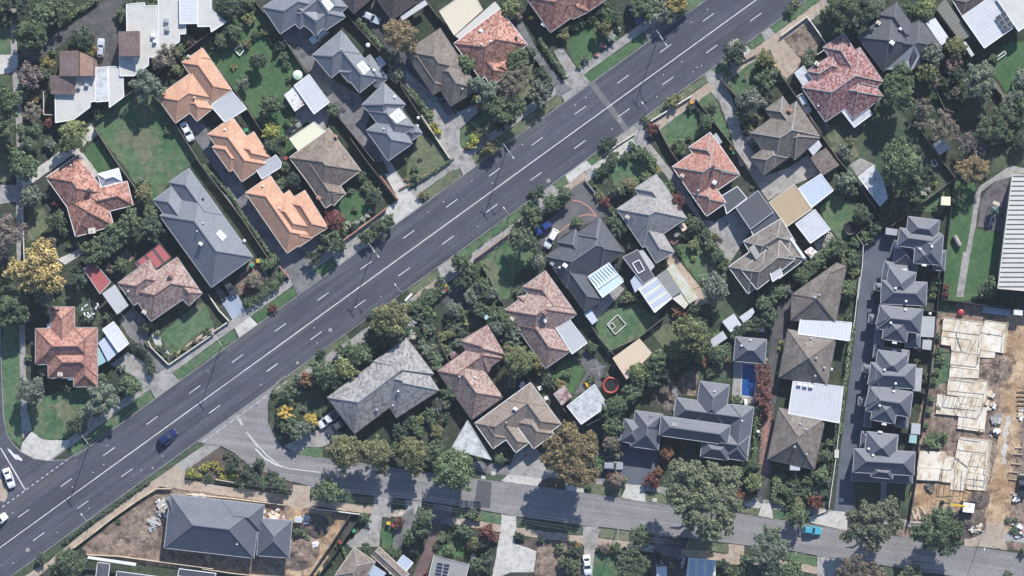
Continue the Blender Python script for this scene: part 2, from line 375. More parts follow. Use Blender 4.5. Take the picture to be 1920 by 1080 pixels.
# ------------------------------------------------------------------ roofs and houses
class House:
    def __init__(s, name, label, cat, ref, t, z, mat, cap, gut, wall, pitch=24, group=None):
        s.a = (name, label, cat, group); s.ref = ref; s.t = t; s.z = z; s.mat = mat; s.cap = cap; s.gut = gut; s.wall = wall
        s.tan = math.tan(R(pitch)); s.w = []; s.roof = MB(); s.capl = []; s.gutm = MB(); s.wallm = MB(); s.root = None; s.pts = []
    def wing(s, ax, ay, bx, by, cx, cy, z=None, gable=(0, 0), walls=True, tan=None, t=None):
        t = t or s.t; z0 = (s.z if z is None else z); z0 += .013*len(s.w); tn = tan or s.tan
        A, B, C = W(t, ax, ay, z0), W(t, bx, by, z0), W(t, cx, cy, z0)
        e = (B-A).normalized(); n = Vector((-e.y, e.x, 0)); w = (C-B).dot(n)
        if w < 0: n = -n; w = -w
        l = (B-A).length; c = (A+B)/2+n*(w/2)
        if w > l: e, n, l, w = n, e, w, l
        if e.cross(n).z < 0: n = -n
        s.w.append((c, e, n, l, w, z0, tn, gable)); s.pts.append(c)
        h = w/2*tn; g0, g1 = gable
        r0 = c-e*(l/2-(0 if g0 else w/2)); r1 = c+e*(l/2-(0 if g1 else w/2)); r0.z = r1.z = z0+h
        q = [c-e*(l/2)-n*(w/2), c+e*(l/2)-n*(w/2), c+e*(l/2)+n*(w/2), c-e*(l/2)+n*(w/2)]
        sl = math.hypot(w/2, h); ou = rnd.randint(0, 400)*.3; ov = rnd.randint(0, 400)*.33
        def U(*a): return [(x+ou, y+ov) for x, y in a]
        a0 = 0 if g0 else w/2; a1 = l if g1 else l-w/2
        s.roof.face([q[0], q[1], r1, r0], U((0, 0), (l, 0), (a1, sl), (a0, sl)))
        s.roof.face([q[2], q[3], r0, r1], U((0, 50.16), (l, 50.16), (l-a0, 50.16+sl), (l-a1, 50.16+sl)))
        s.roof.face([q[1], q[2], r1], U((70, 0), (70+w, 0), (70+w/2, sl)))
        s.roof.face([q[3], q[0], r0], U((99, 0), (99+w, 0), (99+w/2, sl)))
        lo = [p-Vector((0, 0, .16)) for p in q]
        for i in range(4):
            j = (i+1) % 4; s.roof.face([lo[i], lo[j], q[j], q[i]])
        s.roof.face(lo[::-1])
        up = Vector((0, 0, .05)); capm = MB(); s.capl.append(capm)
        capm.beam(r0+up, r1+up, .20, .08)
        for a, b, g in ((q[0], r0, g0), (q[3], r0, g0), (q[1], r1, g1), (q[2], r1, g1)):
            capm.beam(a+up, b+up, .19 if not g else .14, .07)
        for i in range(4):
            if (i == 1 and g1) or (i == 3 and g0): continue
            a, b = q[i], q[(i+1) % 4]; d = (b-a).normalized(); o = Vector((d.y, -d.x, 0))
            cc = (a+b)/2+o*.065
            s.gutm.obox(cc, d, (b-a).length+.2, .125, z0-.12, z0+.012)
        if walls: s.wallm.obox(c, e, max(.6, l-1.0), max(.5, w-1.0), 0, z0-.17)
    def poly(s, t, eave, ridge, faces):     # a roof whose plan is no rectangle
        E = [W(t, x, y, s.z) for x, y in eave]; Rg = [W(t, x, y, s.z+h) for x, y, h in ridge]; P_ = E+Rg; n = len(E); capm = MB(); up = Vector((0, 0, .05))
        for f in faces:
            q = [P_[i] for i in f]; e = (q[1]-q[0]).normalized(); nn = (q[1]-q[0]).cross(q[-1]-q[0]).normalized().cross(e)
            s.roof.face(q, [((p-q[0]).dot(e)+30, (p-q[0]).dot(nn)+33) for p in q])
            for i, j in zip(f, f[1:]+f[:1]):
                if max(i, j) >= n: capm.beam(P_[i]+up, P_[j]+up, .19, .07)
        lo = [p-Vector((0, 0, .16)) for p in E]
        for i in range(n):
            j = (i+1) % n; s.roof.face([lo[i], lo[j], E[j], E[i]]); s.gutm.beam(E[i], E[j], .14, .12)
        s.roof.face(lo[::-1]); c = sum(E, Vector())/n; s.wallm.prism([c.lerp(p, .9) for p in E], 0, s.z-.17); s.capl.append(capm); s.pts.append(c); return s
    def height(s, v):
        best = None
        for c, e, n, l, w, z0, tn, g in s.w:
            d = v-c; a = l/2-abs(d.dot(e)); b = w/2-abs(d.dot(n))
            if g[0] and d.dot(e) < 0: a = 99
            if g[1] and d.dot(e) > 0: a = 99
            k = min(a, b)
            if k >= -.1:
                hh = z0+max(k, 0)*tn
                if best is None or hh > best: best = hh
        return best if best is not None else getattr(s, 'hz', s.z)
    def on(s, x, y, t=None):
        z = s.z+1
        for i in range(3):
            v = W(t or s.t, x, y, z); z = s.height(Vector((v.x, v.y, 0)))
        v = W(t or s.t, x, y, z); return v
    def done(s):
        name, label, cat, group = s.a
        c = sum((p for p in s.pts), Vector())/len(s.pts); c.z = 0
        s.root = thing(name, label, cat, c, 0, group)
        REFS.append((s.ref, topx(c)))
        s.wallm.build('wall', MT[s.wall], s.root)
        s.roofo = s.roof.build('roof', MT[s.mat], s.root)
        for cm in s.capl: cm.build('ridge_cap', MT[s.cap], s.roofo)
        s.gutm.build('gutter', MT[s.gut], s.root)
        return s
    # fittings
    def chimney(s, x, y, sz=.8, h=1.1, mat='brick_red', t=None, rot=-35):
        v = s.on(x, y, t); m = MB(); e = (math.cos(R(rot)), math.sin(R(rot)))
        m.obox(v, e, sz, sz*.75, v.z-.7, v.z+h); m.obox(v, e, sz+.14, sz*.75+.14, v.z+h, v.z+h+.1)
        p = MB(); p.lathe((v.x, v.y, 0), [(.12, v.z+h+.1), (.10, v.z+h+.35)], 10)
        c = m.build('chimney', MT[mat], s.root); p.build('chimney_pot', MT['brick_red'], c)
    def vent(s, x, y, r=.25, mat='white_plastic', t=None):
        v = s.on(x, y, t); m = MB(); m.lathe((v.x, v.y, 0), [(r*.7, v.z-.2), (r*.7, v.z+.2), (r, v.z+.22), (r, v.z+.36), (r*.4, v.z+.48)], 12)
        m.build('roof_vent', MT[mat], s.root)
    def patch(s, name, q, mat, t=None, lift=.09, frame=None, th=.05):
        v = [s.on(x, y, t)+Vector((0, 0, lift)) for x, y in q]
        m = MB(); lo = [p-Vector((0, 0, th)) for p in v]
        m.face(v, [(0, 0), (1, 0), (1, 1), (0, 1)]); 
        for i in range(4):
            j = (i+1) % 4; m.face([lo[i], lo[j], v[j], v[i]])
        o = m.build(name, MT[mat], s.root)
        if frame:
            f = MB()
            for i in range(4): f.beam(v[i], v[(i+1) % 4], .09, .07)
            f.build('frame', MT[frame], o)
        return o
    def panels(s, q, nu, nv, mat='solar', t=None, gap=.07, frame='metal'):
        a, b, c, d = [s.on(x, y, t) for x, y in q]
        for i in range(nu):
            for j in range(nv):
                def P(u, w): return (a.lerp(b, u)).lerp(d.lerp(c, u), w)+Vector((0, 0, .12))
                u0, u1, w0, w1 = (i+gap)/nu, (i+1-gap)/nu, (j+gap)/nv, (j+1-gap)/nv
                v = [P(u0, w0), P(u1, w0), P(u1, w1), P(u0, w1)]
                m = MB(); m.face(v)
                for k in range(4):
                    k2 = (k+1) % 4; m.face([v[k]-Vector((0, 0, .05)), v[k2]-Vector((0, 0, .05)), v[k2], v[k]])
                o = m.build('solar_panel', MT[mat], s.root)
                f = MB()
                for k in range(4): f.beam(v[k], v[(k+1) % 4], .05, .05)
                f.build('frame', MT[frame], o)
    def acunit(s, x, y, sx=1.1, sy=.8, h=.7, mat='white_plastic', t=None, rot=-35):
        v = s.on(x, y, t); m = MB(); e = (math.cos(R(rot)), math.sin(R(rot)))
        m.obox(v, e, sx, sy, v.z-.2, v.z+h); m.obox(v, e, sx*.6, sy*.6, v.z+h, v.z+h+.08)
        m.build('roof_cooler', MT[mat], s.root)
    def flat(s, name, q, z, mat, slope=.25, post=True, t=None, trim=None, th=.12):
        r = flat_roof(s.root, name, q, z, mat, slope, post, t or s.t, trim, th); return r

def flat_roof(root, name, q, z, mat, slope, post, t, trim, th=.12, wall=None):
    v = [W(t, x, y, z) for x, y in q]; n = len(v)
    L = [((v[(i+1) % n]-v[i]).length, i) for i in range(n)]; L.sort(reverse=True); i0 = L[0][1]
    e = (v[(i0+1) % n]-v[i0]).normalized(); nn = Vector((-e.y, e.x, 0)); o = v[i0]
    ds = [(p-o).dot(nn) for p in v]; dm = min(ds); dM = max(ds)-dm+1e-6
    top = [p+Vector((0, 0, slope*(d-dm)/dM)) for p, d in zip(v, ds)]
    lo = [p-Vector((0, 0, th)) for p in top]; m = MB()
    uv = [((p-o).dot(e)+50, (p-o).dot(nn)+50) for p in v]
    m.face(top, uv); m.face(lo[::-1])
    for i in range(n):
        j = (i+1) % n; m.face([lo[i], lo[j], top[j], top[i]])
    r = m.build(name, MT[mat], root)
    if r.data.polygons[0].normal.z < 0: r.data.flip_normals()
    c = sum(v, Vector())/n
    if trim:
        f = MB()
        for i in range(n): f.beam(top[i]-Vector((0, 0, .02)), top[(i+1) % n]-Vector((0, 0, .02)), .17, .17)
        f.build('trim', MT[trim], r)
    if post:
        for p, k in zip(v, lo):
            w = p+(c-p)*.08; b = MB(); b.obox(w, e, .1, .1, 0, k.z+.02); b.build('post', MT['metal'], root)
    if wall:
        b = MB(); qq = [p+(c-p)*.05 for p in v]
        if sum((qq[i].x*qq[(i+1) % n].y-qq[(i+1) % n].x*qq[i].y) for i in range(n)) < 0: qq = qq[::-1]
        b.prism(qq, 0, z-th-.005); b.build('wall', MT[wall], root)
    return r
def shed(name, label, cat, ref, t, q, z, mat, slope=.25, wall='wall_cream', trim=None, post=False, group=None):
    c = sum((W(t, x, y) for x, y in q), Vector())/len(q)
    root = thing(name, label, cat, c, 0, group)
    if ref: REFS.append((ref, topx(c)))
    flat_roof(root, 'roof', q, z, mat, slope, post, t, trim, .12, wall)
    return root

# ------------------------------------------------------------------ foliage
def leaf(m, p, n, s, rg):
    n = n.normalized(); a = n.cross(Vector((rg.uniform(-1, 1), rg.uniform(-1, 1), rg.uniform(-1, 1)))).normalized(); b = n.cross(a)
    f = [p+a*(s*rg.uniform(.7, 1.2))*.6, p+b*(s*rg.uniform(.5, 1.1))*.55, p-a*(s*rg.uniform(.7, 1.2))*.6, p-b*(s*rg.uniform(.5, 1.1))*.55]
    m.face(f)
def clump(m, c, r, n, s, rg, rz=.8, up=.3, shell=.45):
    for i in range(n):
        d = Vector((rg.gauss(0, 1), rg.gauss(0, 1), rg.gauss(0, 1))).normalized()
        if d.z < -.35: d.z = -d.z
        k = (shell+(1-shell)*rg.random()) if rg.random() < .8 else rg.random()
        p = Vector(c)+Vector((d.x*r*k, d.y*r*k, d.z*r*rz*k))
        leaf(m, p, d*.75+Vector((rg.uniform(-.9, .9), rg.uniform(-.9, .9), rg.uniform(-.4, .8)+up)), s*rg.uniform(.7, 1.3), rg)
def crown_mesh(name, seed, kind, leaves, size):
    rg = random.Random(seed); m = MB(); cl = []
    if kind == 'round':
        k = 30
        for i in range(k):
            a = i*2.39996+rg.uniform(-.3, .3); zz = 1-1.25*(i+.5)/k; rr = math.sqrt(max(0, 1-zz*zz)) if zz > 0 else 1
            q = .66*rg.uniform(.85, 1.1); cl.append(((math.cos(a)*rr*q, math.sin(a)*rr*q, 1.0+zz*.55), rg.uniform(.24, .37)))
        cl.append(((0, 0, 1.05), .55))
    elif kind == 'loose':
        k = 24
        for i in range(k):
            a = rg.uniform(0, 6.283); rr = math.sqrt(rg.random())*.82
            cl.append(((math.cos(a)*rr, math.sin(a)*rr, 1.05+.5*(1-rr*rr)*rg.uniform(.5, 1.1)-.25*rr), rg.uniform(.17, .31)))
        for i in range(7):
            a = i*.9+rg.uniform(-.3, .3); cl.append(((math.cos(a)*.4, math.sin(a)*.4, .95), .34))
    elif kind == 'lobed':
        for j in range(4):
            A = j*1.571+rg.uniform(-.4, .4); cx, cy, R0 = math.cos(A)*.42, math.sin(A)*.42, rg.uniform(.42, .56)
            for i in range(9):
                a = rg.uniform(0, 6.283); rr = math.sqrt(rg.random())*R0
                cl.append(((cx+math.cos(a)*rr, cy+math.sin(a)*rr, .95+.45*(1-(rr/R0)**2)+rg.uniform(-.08, .12)), rg.uniform(.16, .26)))
        cl.append(((0, 0, .95), .42))
    elif kind == 'bush':
        for i in range(9):
            a = i*2.4+rg.uniform(-.4, .4); rr = math.sqrt((i+.3)/9)*.68
            cl.append(((math.cos(a)*rr, math.sin(a)*rr, .45+.25*(1-rr)+rg.uniform(-.05, .12)), rg.uniform(.3, .44)))
    tot = sum(r*r for c, r in cl)
    if kind == 'bare':
        for i in range(30):
            a = rg.uniform(0, 6.283); rr = math.sqrt(rg.random())*.85
            cl.append(((math.cos(a)*rr, math.sin(a)*rr, 1.0+.45*(1-rr*rr)*rg.uniform(.3, 1.1)), rg.uniform(.16, .28)))
        for i in range(46):
            a = rg.uniform(0, 6.283); rr = rg.uniform(.5, .98); zz = rg.uniform(.85, 1.5-.5*rr)
            p0 = Vector((0, 0, .55)); p1 = Vector((math.cos(a)*rr*.5, math.sin(a)*rr*.5, .55+(zz-.55)*.65)); p2 = Vector((math.cos(a+.2)*rr, math.sin(a+.2)*rr, zz))
            m.tube([p0, p1, p2], [.028, .018, .007], 4, False)
        tot = sum(r*r for c, r in cl)
        for c, r in cl: clump(m, c, r, int(leaves*.5*r*r/tot)+3, size*.75, rg, .8, .3, .2)
    else:
        for c, r in cl:
            if rg.random() < .06: continue
            clump(m, c, r, int(leaves*r*r/tot*rg.uniform(.6, 1.15))+4, size, rg)
        for i in range(10 if kind != 'bush' else 5):
            c, r = rg.choice(cl); d = Vector((c[0], c[1], .15)); d.normalize()
            clump(m, Vector(c)+d*r*1.05, r*.42, int(leaves*.012)+3, size, rg)
    return m.mesh(name, MT['foliage'])
def trunk_mesh(seed, limbs=True):
    rg = random.Random(seed); m = MB()
    m.tube([(0, 0, -.02), (.01, .01, .35), (0, .02, .8), (.01, 0, 1.05)], [.075, .055, .042, .02], 8)
    if limbs:
        for i in range(6):
            a = i*1.05+rg.uniform(-.3, .3); h = rg.uniform(.4, .65); q = rg.uniform(.4, .6)
            m.tube([(0, 0, h), (math.cos(a)*q*.5, math.sin(a)*q*.5, h+.28), (math.cos(a)*q, math.sin(a)*q, h+.42)], [.035, .024, .01], 5)
    return m.mesh('trunk', MT['bark'])
CR = {}
for kind in ('round', 'loose', 'lobed', 'bare'):
    CR[kind, 'big'] = [crown_mesh('crown', 100+i, kind, 6400, .078) for i in range(4)]
    CR[kind, 'mid'] = [crown_mesh('crown', 200+i, kind, 2200, .125) for i in range(5)]
CR['bush', 'mid'] = [crown_mesh('foliage', 300+i, 'bush', 1000, .175) for i in range(5)]
CR['bush', 'tiny'] = [crown_mesh('foliage', 500+i, 'bush', 190, .36) for i in range(4)]
CR['bush', 'small'] = [crown_mesh('foliage', 400+i, 'bush', 330, .30) for i in range(4)]
TRK = [trunk_mesh(i) for i in range(3)]
FC = {'dg': (.064, .092, .054), 'vd': (.036, .056, .040), 'gg': (.100, .122, .094), 'gr': (.078, .112, .058), 'lm': (.20, .235, .105), 'ol': (.115, .120, .060),
      'olg': (.095, .115, .055), 'br': (.135, .115, .095), 'pu': (.135, .105, .105), 'ye': (.27, .22, .09), 'yl': (.44, .325, .15), 'yb': (.30, .30, .075), 'yy': (.52, .38, .10),
      'ru': (.19, .10, .06), 'rd': (.12, .045, .045), 'red': (.17, .075, .066), 'rust': (.20, .162, .085), 'tanb': (.25, .195, .115), 'wh': (.42, .42, .37), 'pk': (.45, .22, .24), 'gum': (.104, .114, .072)}
FN = {'yy': 'bright yellow', 'dg': 'dark green', 'vd': 'very dark green', 'gg': 'grey green', 'gr': 'mid green', 'lm': 'pale lime green', 'ol': 'olive', 'olg': 'olive green', 'br': 'brownish grey', 'pu': 'purplish grey',
      'ye': 'yellowish', 'yl': 'golden yellow', 'yb': 'bright yellow green', 'ru': 'rusty orange', 'rd': 'dark red', 'red': 'red leaved', 'rust': 'rust brown', 'tanb': 'tan leaved', 'wh': 'white flowering', 'pk': 'pink flowering', 'gum': 'dull olive'}
PLQ = []
def plant(t, x, y, r, c, kind=None):
    pxr = r/3.6 if t != 'p' else r
    PLQ.append([t, x, y, pxr*S, c, kind, []])
FC = {k: tuple(min(.6, q*(1.72 if k in ('dg', 'vd', 'gg', 'gr', 'ol', 'olg', 'gum', 'br', 'pu') else (1.3 if k in ('rd', 'red', 'ru', 'rust') else 1.1))) for q in v) for k, v in FC.items()}
def plant_word(rm): return 'small ' if rm < 1.0 else ('' if rm < 2.6 else ('large ' if rm < 6 else 'huge '))
def tint(c):
    g = rnd.uniform(.86, 1.14); return tuple(b*g*rnd.uniform(.95, 1.05) for b in FC[c])
def put_shrub(t, x, y, rm, c):
    p = W(t, x, y, rm*.55); p.z = 0
    o = bpy.data.objects.new('shrub', rnd.choice(CR['bush', 'small' if rm < 1.1 else 'mid'])); col.objects.link(o); o.location = p
    o.color = (*tint(c), 1); o.rotation_euler = (0, 0, rnd.uniform(0, 6.28)); k = rm*1.06
    o.scale = (k*rnd.uniform(.92, 1.12), k*rnd.uniform(.92, 1.12), k*rnd.uniform(.9, 1.25))
    return tag(o, '', 'shrub', None, (plant_word(rm)+FN[c]+' shrub', px(t, x, y)))
def put_tree(t, x, y, rm, c, kind):
    nm = {'round': 'round crowned', 'loose': 'loose crowned', 'lobed': 'lobed', 'bare': 'half bare', 'bush': 'bushy'}[kind]
    p = W(t, x, y, rm*1.05); p.z = 0
    o = thing('tree', '', 'tree', p, rnd.uniform(0, 6.28), None, (plant_word(rm)+FN[c]+' '+nm+' tree', px(t, x, y)))
    k = rm*1.04; o.scale = (k*rnd.uniform(.95, 1.08), k*rnd.uniform(.95, 1.08), k*rnd.uniform(.85, 1.1))
    size = 'mid' if (rm < 3.4 or kind == 'bush') else 'big'
    child('trunk', rnd.choice(TRK), o); child('crown', rnd.choice(CR[kind, size]), o, tint(c))
def put_lobed_tree(ent):      # one big tree whose crown has several lobes
    lob = [ent[:6]]+ent[6]; c = ent[4]; kind = ent[5]
    q = [px(l[0], l[1], l[2]) for l in lob]; ws = [l[3]**2 for l in lob]; sw = sum(ws)
    cx = sum(a[0]*w for a, w in zip(q, ws))/sw; cy = sum(a[1]*w for a, w in zip(q, ws))/sw
    Rt = max(math.hypot(a[0]-cx, a[1]-cy)*S+l[3]*.9 for a, l in zip(q, lob)); zc = .85*Rt
    p = W('p', cx, cy, zc); p.z = 0; co_, fa_ = [], []
    for l, a in zip(lob, q):
        kd = l[5] or 'loose'; r = l[3]*1.05; pr = rnd.choice(CR[kd, 'big' if r > 3.2 else 'mid'])
        d = math.hypot(a[0]-cx, a[1]-cy)*S/Rt; z0 = zc+.3*Rt*(1-d*d)-1.05*r+rnd.uniform(-.05, .05)*Rt
        v = W('p', a[0], a[1], zc); ang = rnd.uniform(0, 6.28); ca, sa = math.cos(ang)*r, math.sin(ang)*r; n0 = len(co_)
        co_ += [(v.x-p.x+w.co.x*ca-w.co.y*sa, v.y-p.y+w.co.x*sa+w.co.y*ca, z0+w.co.z*r) for w in pr.vertices]
        fa_ += [tuple(i+n0 for i in f.vertices) for f in pr.polygons]
    me = bpy.data.meshes.new('crown'); me.from_pydata(co_, [], fa_); me.materials.append(MT['foliage']); me.update()
    o = thing('tree', '', 'tree', p, 0, None, (plant_word(Rt)+FN[c]+' spreading tree', (cx, cy)))
    t = child('trunk', rnd.choice(TRK), o); t.scale = (Rt*.9, Rt*.9, Rt*.85); child('crown', me, o, tint(c))
def grow():
    MERGE = {}
    for t, x, y, n in MERGES: MERGE[t, float(x), float(y)] = n
    out = []; i = 0
    while i < len(PLQ):
        e = PLQ[i]; n = MERGE.pop((e[0], float(e[1]), float(e[2])), 1); e[6] = [w[:6] for w in PLQ[i+1:i+n]]; out.append(e); i += n
    if MERGE: print('UNMATCHED', MERGE)
    shr = []
    for e in out:
        if e[6]: put_lobed_tree(e); continue
        if e[5] is None: e[5] = 'bush' if e[3] < 1.62 else rnd.choice(('round', 'loose', 'loose', 'lobed'))
        if e[5] == 'bush' or e[3] < 1.62: shr.append(e)
        else: put_tree(*e[:6])
    def seen_in(e):
        a, b = px(e[0], e[1], e[2]); m = e[3]/S*.3; return -m < a < 1920+m and -m < b < 1080+m
    shr = [e for e in shr if seen_in(e)]; shr.sort(key=lambda e: -e[3])
    for e in shr[:285]: put_shrub(*e[:5])
    co_, fa_, cl_ = [], [], []
    for e in shr[285:]:
        pr = rnd.choice(CR['bush', 'tiny']); rm = e[3]; p = W(e[0], e[1], e[2], rm*.5); n0 = len(co_); k = rm*1.06; c = tint(e[4])
        co_ += [(p.x+w.co.x*k, p.y+w.co.y*k, w.co.z*k) for w in pr.vertices]
        fa_ += [tuple(i+n0 for i in f.vertices) for f in pr.polygons]; cl_ += [(*c, 1)]*len(pr.vertices)
    me = bpy.data.meshes.new('small_shrubs'); me.from_pydata(co_, [], fa_); me.materials.append(MT['foliage_small']); me.update()
    at = me.color_attributes.new('leaf_colour', 'FLOAT_COLOR', 'POINT'); at.data.foreach_set('color', [q for c in cl_ for q in c])
    o = bpy.data.objects.new('small_shrubs', me); col.objects.link(o); o['kind'] = 'stuff'; o['label'] = 'the many small shrubs and ground plants of the gardens'; o['category'] = 'shrubs'
    print('plants', len(out), 'shrubs', len(shr))
def hedge(t, pts, w, h, c, name='hedge', desc='clipped hedge', ls=.3):
    m = MB(); rg = random.Random(len(THINGS)); q = [W(t, x, y, h*.6) for x, y in pts]
    wm = w/3.6*S if t != 'p' else w*S
    for a, b in zip(q, q[1:]):
        L = (b-a).length; n = max(2, int(L/(wm*.45)))
        for i in range(n):
            p = a.lerp(b, (i+rg.uniform(.2, .8))/n); p = Vector((p.x+rg.uniform(-.15, .15)*wm, p.y+rg.uniform(-.15, .15)*wm, h*.5*rg.uniform(.9, 1.1)))
            r = wm*.5*rg.uniform(.9, 1.15)
            clump(m, p, r, int(16*(r/ls)**1.5)+26, ls, rg, h*.52/r, .5)
    o = m.build_top(name, MT['foliage']); o.color = (*FC[c], 1)
    mid = px(t, *pts[len(pts)//2])
    return tag(o, '', 'hedge', None, (FN[c]+' '+desc, mid))

# ------------------------------------------------------------------ fences
def fence(t, pts, h=1.6, mat='fence', desc='grey paling fence', th=.07, cat='fence', cap=.12, posts=True):
    m = MB(); q = [W(t, x, y) for x, y in pts]
    for a, b in zip(q, q[1:]):
        e = b-a; L = e.length
        if L < .05: continue
        m.obox((a+b)/2, e, L, th, .03, h); m.obox((a+b)/2, e, L, cap, h, h+.05)
        if posts:
            n = max(1, int(L/2.4)); d = e.normalized(); nn = Vector((-d.y, d.x, 0))*(th/2+.05)
            for i in range(n+1): m.obox(a.lerp(b, i/n)+nn, e, .1, .1, 0, h+.03)
    o = m.build_top('fence' if cat == 'fence' else 'garden_wall', MT[mat])
    a, b = px(t, *pts[0]), px(t, *pts[-1])
    return tag(o, '', cat, None, (desc, ((a[0]+b[0])/2, (a[1]+b[1])/2)))

# ------------------------------------------------------------------ cars
def ring(x, hw, zb, zm, zt, k=.9):
    return [Vector((x, y, z)) for y, z in ((-hw*.94, zb), (-hw, zb+.16), (-hw, zm), (-hw*k, zt), (hw*k, zt), (hw, zm), (hw, zb+.16), (hw*.94, zb))]
def loft(m, rings):
    n = len(rings[0])
    for a, b in zip(rings, rings[1:]):
        for i in range(n):
            j = (i+1) % n; m.face([a[i], b[i], b[j], a[j]])
    m.face(rings[0]); m.face(rings[-1][::-1])
def car_meshes(kind):
    d = {}
    L, wd = {'sedan': (4.6, .90), 'wagon': (4.7, .92), 'hatch': (4.2, .88), 'ute': (5.2, .93), 'van': (5.0, .97)}[kind]
    h = L/2; tail = .98 if kind in ('sedan',) else (.92 if kind == 'ute' else 1.0)
    m = MB()
    loft(m, [ring(-h, wd*.80, .34, .6, .72), ring(-h+.12, wd*.92, .26, .66, tail-.05), ring(-h+.5, wd*.98, .2, .68, tail), ring(-.3, wd, .18, .7, .97),
             ring(h-1.4, wd, .18, .7, .96), ring(h-.55, wd*.96, .2, .66, .84), ring(h-.15, wd*.86, .25, .6, .70), ring(h, wd*.72, .32, .5, .60)])
    d['body'] = m.mesh('body', MT['paintcol'])
    if kind == 'sedan': b0, b1, t0, t1 = -h+.75, h-1.35, -h+1.45, h-2.15
    elif kind == 'ute': b0, b1, t0, t1 = -.35, h-1.4, -.15, h-2.2
    elif kind == 'van': b0, b1, t0, t1 = -h+.1, h-.75, -h+.25, h-1.5
    else: b0, b1, t0, t1 = -h+.18, h-1.4, -h+.5, h-2.2
    zt = 1.42 if kind in ('sedan', 'hatch') else (1.95 if kind == 'van' else 1.62); zb = .93; wb = wd*.88; wt = wd*.72
    m = MB(); lo = [Vector((b0, -wb, zb)), Vector((b1, -wb, zb)), Vector((b1, wb, zb)), Vector((b0, wb, zb))]
    hi = [Vector((t0, -wt, zt)), Vector((t1, -wt, zt)), Vector((t1, wt, zt)), Vector((t0, wt, zt))]
    md = [Vector((t0+.12, -wt*.8, zt+.05)), Vector((t1-.15, -wt*.8, zt+.05)), Vector((t1-.15, wt*.8, zt+.05)), Vector((t0+.12, wt*.8, zt+.05))]
    m.face(md)
    for i in range(4):
        j = (i+1) % 4; m.face([lo[i], lo[j], hi[j], hi[i]]); m.face([hi[i], hi[j], md[j], md[i]])
    d['cabin'] = m.mesh('cabin', MT['paintcol'])
    def glass(i, s=.1, k=.12):
        j = (i+1) % 4; a, b, c, e = lo[i], lo[j], hi[j], hi[i]
        def P(u, v): return (a.lerp(b, u)).lerp(e.lerp(c, u), v)
        n = (b-a).cross(e-a).normalized()*.012
        mm = MB(); mm.face([P(s, k)+n, P(1-s, k)+n, P(1-s, 1-k*.7)+n, P(s, 1-k*.7)+n]); return mm
    d['windscreen'] = glass(1, .06).mesh('windscreen', MT['glass']); d['rear_window'] = glass(3, .08).mesh('rear_window', MT['glass'])
    d['side_window'] = [glass(0, .08, .15).mesh('side_window', MT['glass']), glass(2, .08, .15).mesh('side_window', MT['glass'])]
    if kind == 'ute':
        m = MB(); m.obox((-h+.95, 0), (1, 0), 1.6, wd*1.7, .935, .97); d['tray'] = m.mesh('tray', MT['glass'])
    m = MB()
    w = MB(); 
    def wheel(mm, r, t):
        p = [(r*math.cos(i*math.pi/8), r*math.sin(i*math.pi/8)) for i in range(16)]
        a = [Vector((x, -t/2, z)) for x, z in p]; b = [Vector((x, t/2, z)) for x, z in p]
        mm.face(a); mm.face(b[::-1])
        for i in range(16):
            j = (i+1) % 16; mm.face([a[j], a[i], b[i], b[j]])
    wheel(m, .33, .22); d['wheel'] = m.mesh('wheel', MT['tyre']); wheel(w, .2, .235); d['rim'] = w.mesh('rim', MT['rim'])
    m = MB(); m.obox((0, 0), (1, 0), .16, .34, -.07, .07); d['lamp'] = m.mesh('headlight', MT['lamp']); d['tl'] = m.mesh('tail_light', MT['tail'])
    m = MB(); m.obox((0, 0), (1, 0), .12, .22, -.06, .08); d['mirror'] = m.mesh('wing_mirror', MT['paintcol'])
    d['dim'] = (L, wd); return d
CARM = {}
def car(t, x, y, dx, dy, color, kind, label, group='cars in the neighbourhood', z=.09):
    if kind not in CARM: CARM[kind] = car_meshes(kind)
    d = CARM[kind]; L, wd = d['dim']; h = L/2; p = W(t, x, y, .8); p.z = z
    o = thing('parked_car' if group.startswith('parked') else 'car', label, 'car', p, math.atan2(-dy, dx), group)
    child('body', d['body'], o, color); child('cabin', d['cabin'], o, color); child('windscreen', d['windscreen'], o); child('rear_window', d['rear_window'], o)
    for m in d['side_window']: child('side_window', m, o)
    if 'tray' in d: child('tray', d['tray'], o)
    for sx in (-1, 1):
        for sy in (-1, 1):
            w = child('wheel', d['wheel'], o); w.location = (sx*(h-.85), sy*(wd-.1), .33); child('rim', d['rim'], w)
    for sy in (-1, 1):
        a = child('headlight', d['lamp'], o); a.location = (h-.1, sy*wd*.52, .58); b = child('tail_light', d['tl'], o); b.location = (-h+.06, sy*wd*.58, .72)
        c = child('wing_mirror', d['mirror'], o, color); c.location = (h-1.75, sy*(wd+.06), .98)
    return o
# ================================================================== SETTING
m = MB(); m.face([(-1500, -1500, 0), (1500, -1500, 0), (1500, 1500, 0), (-1500, 1500, 0)])
g = m.build('ground', MT['garden']); g['kind'] = 'structure'
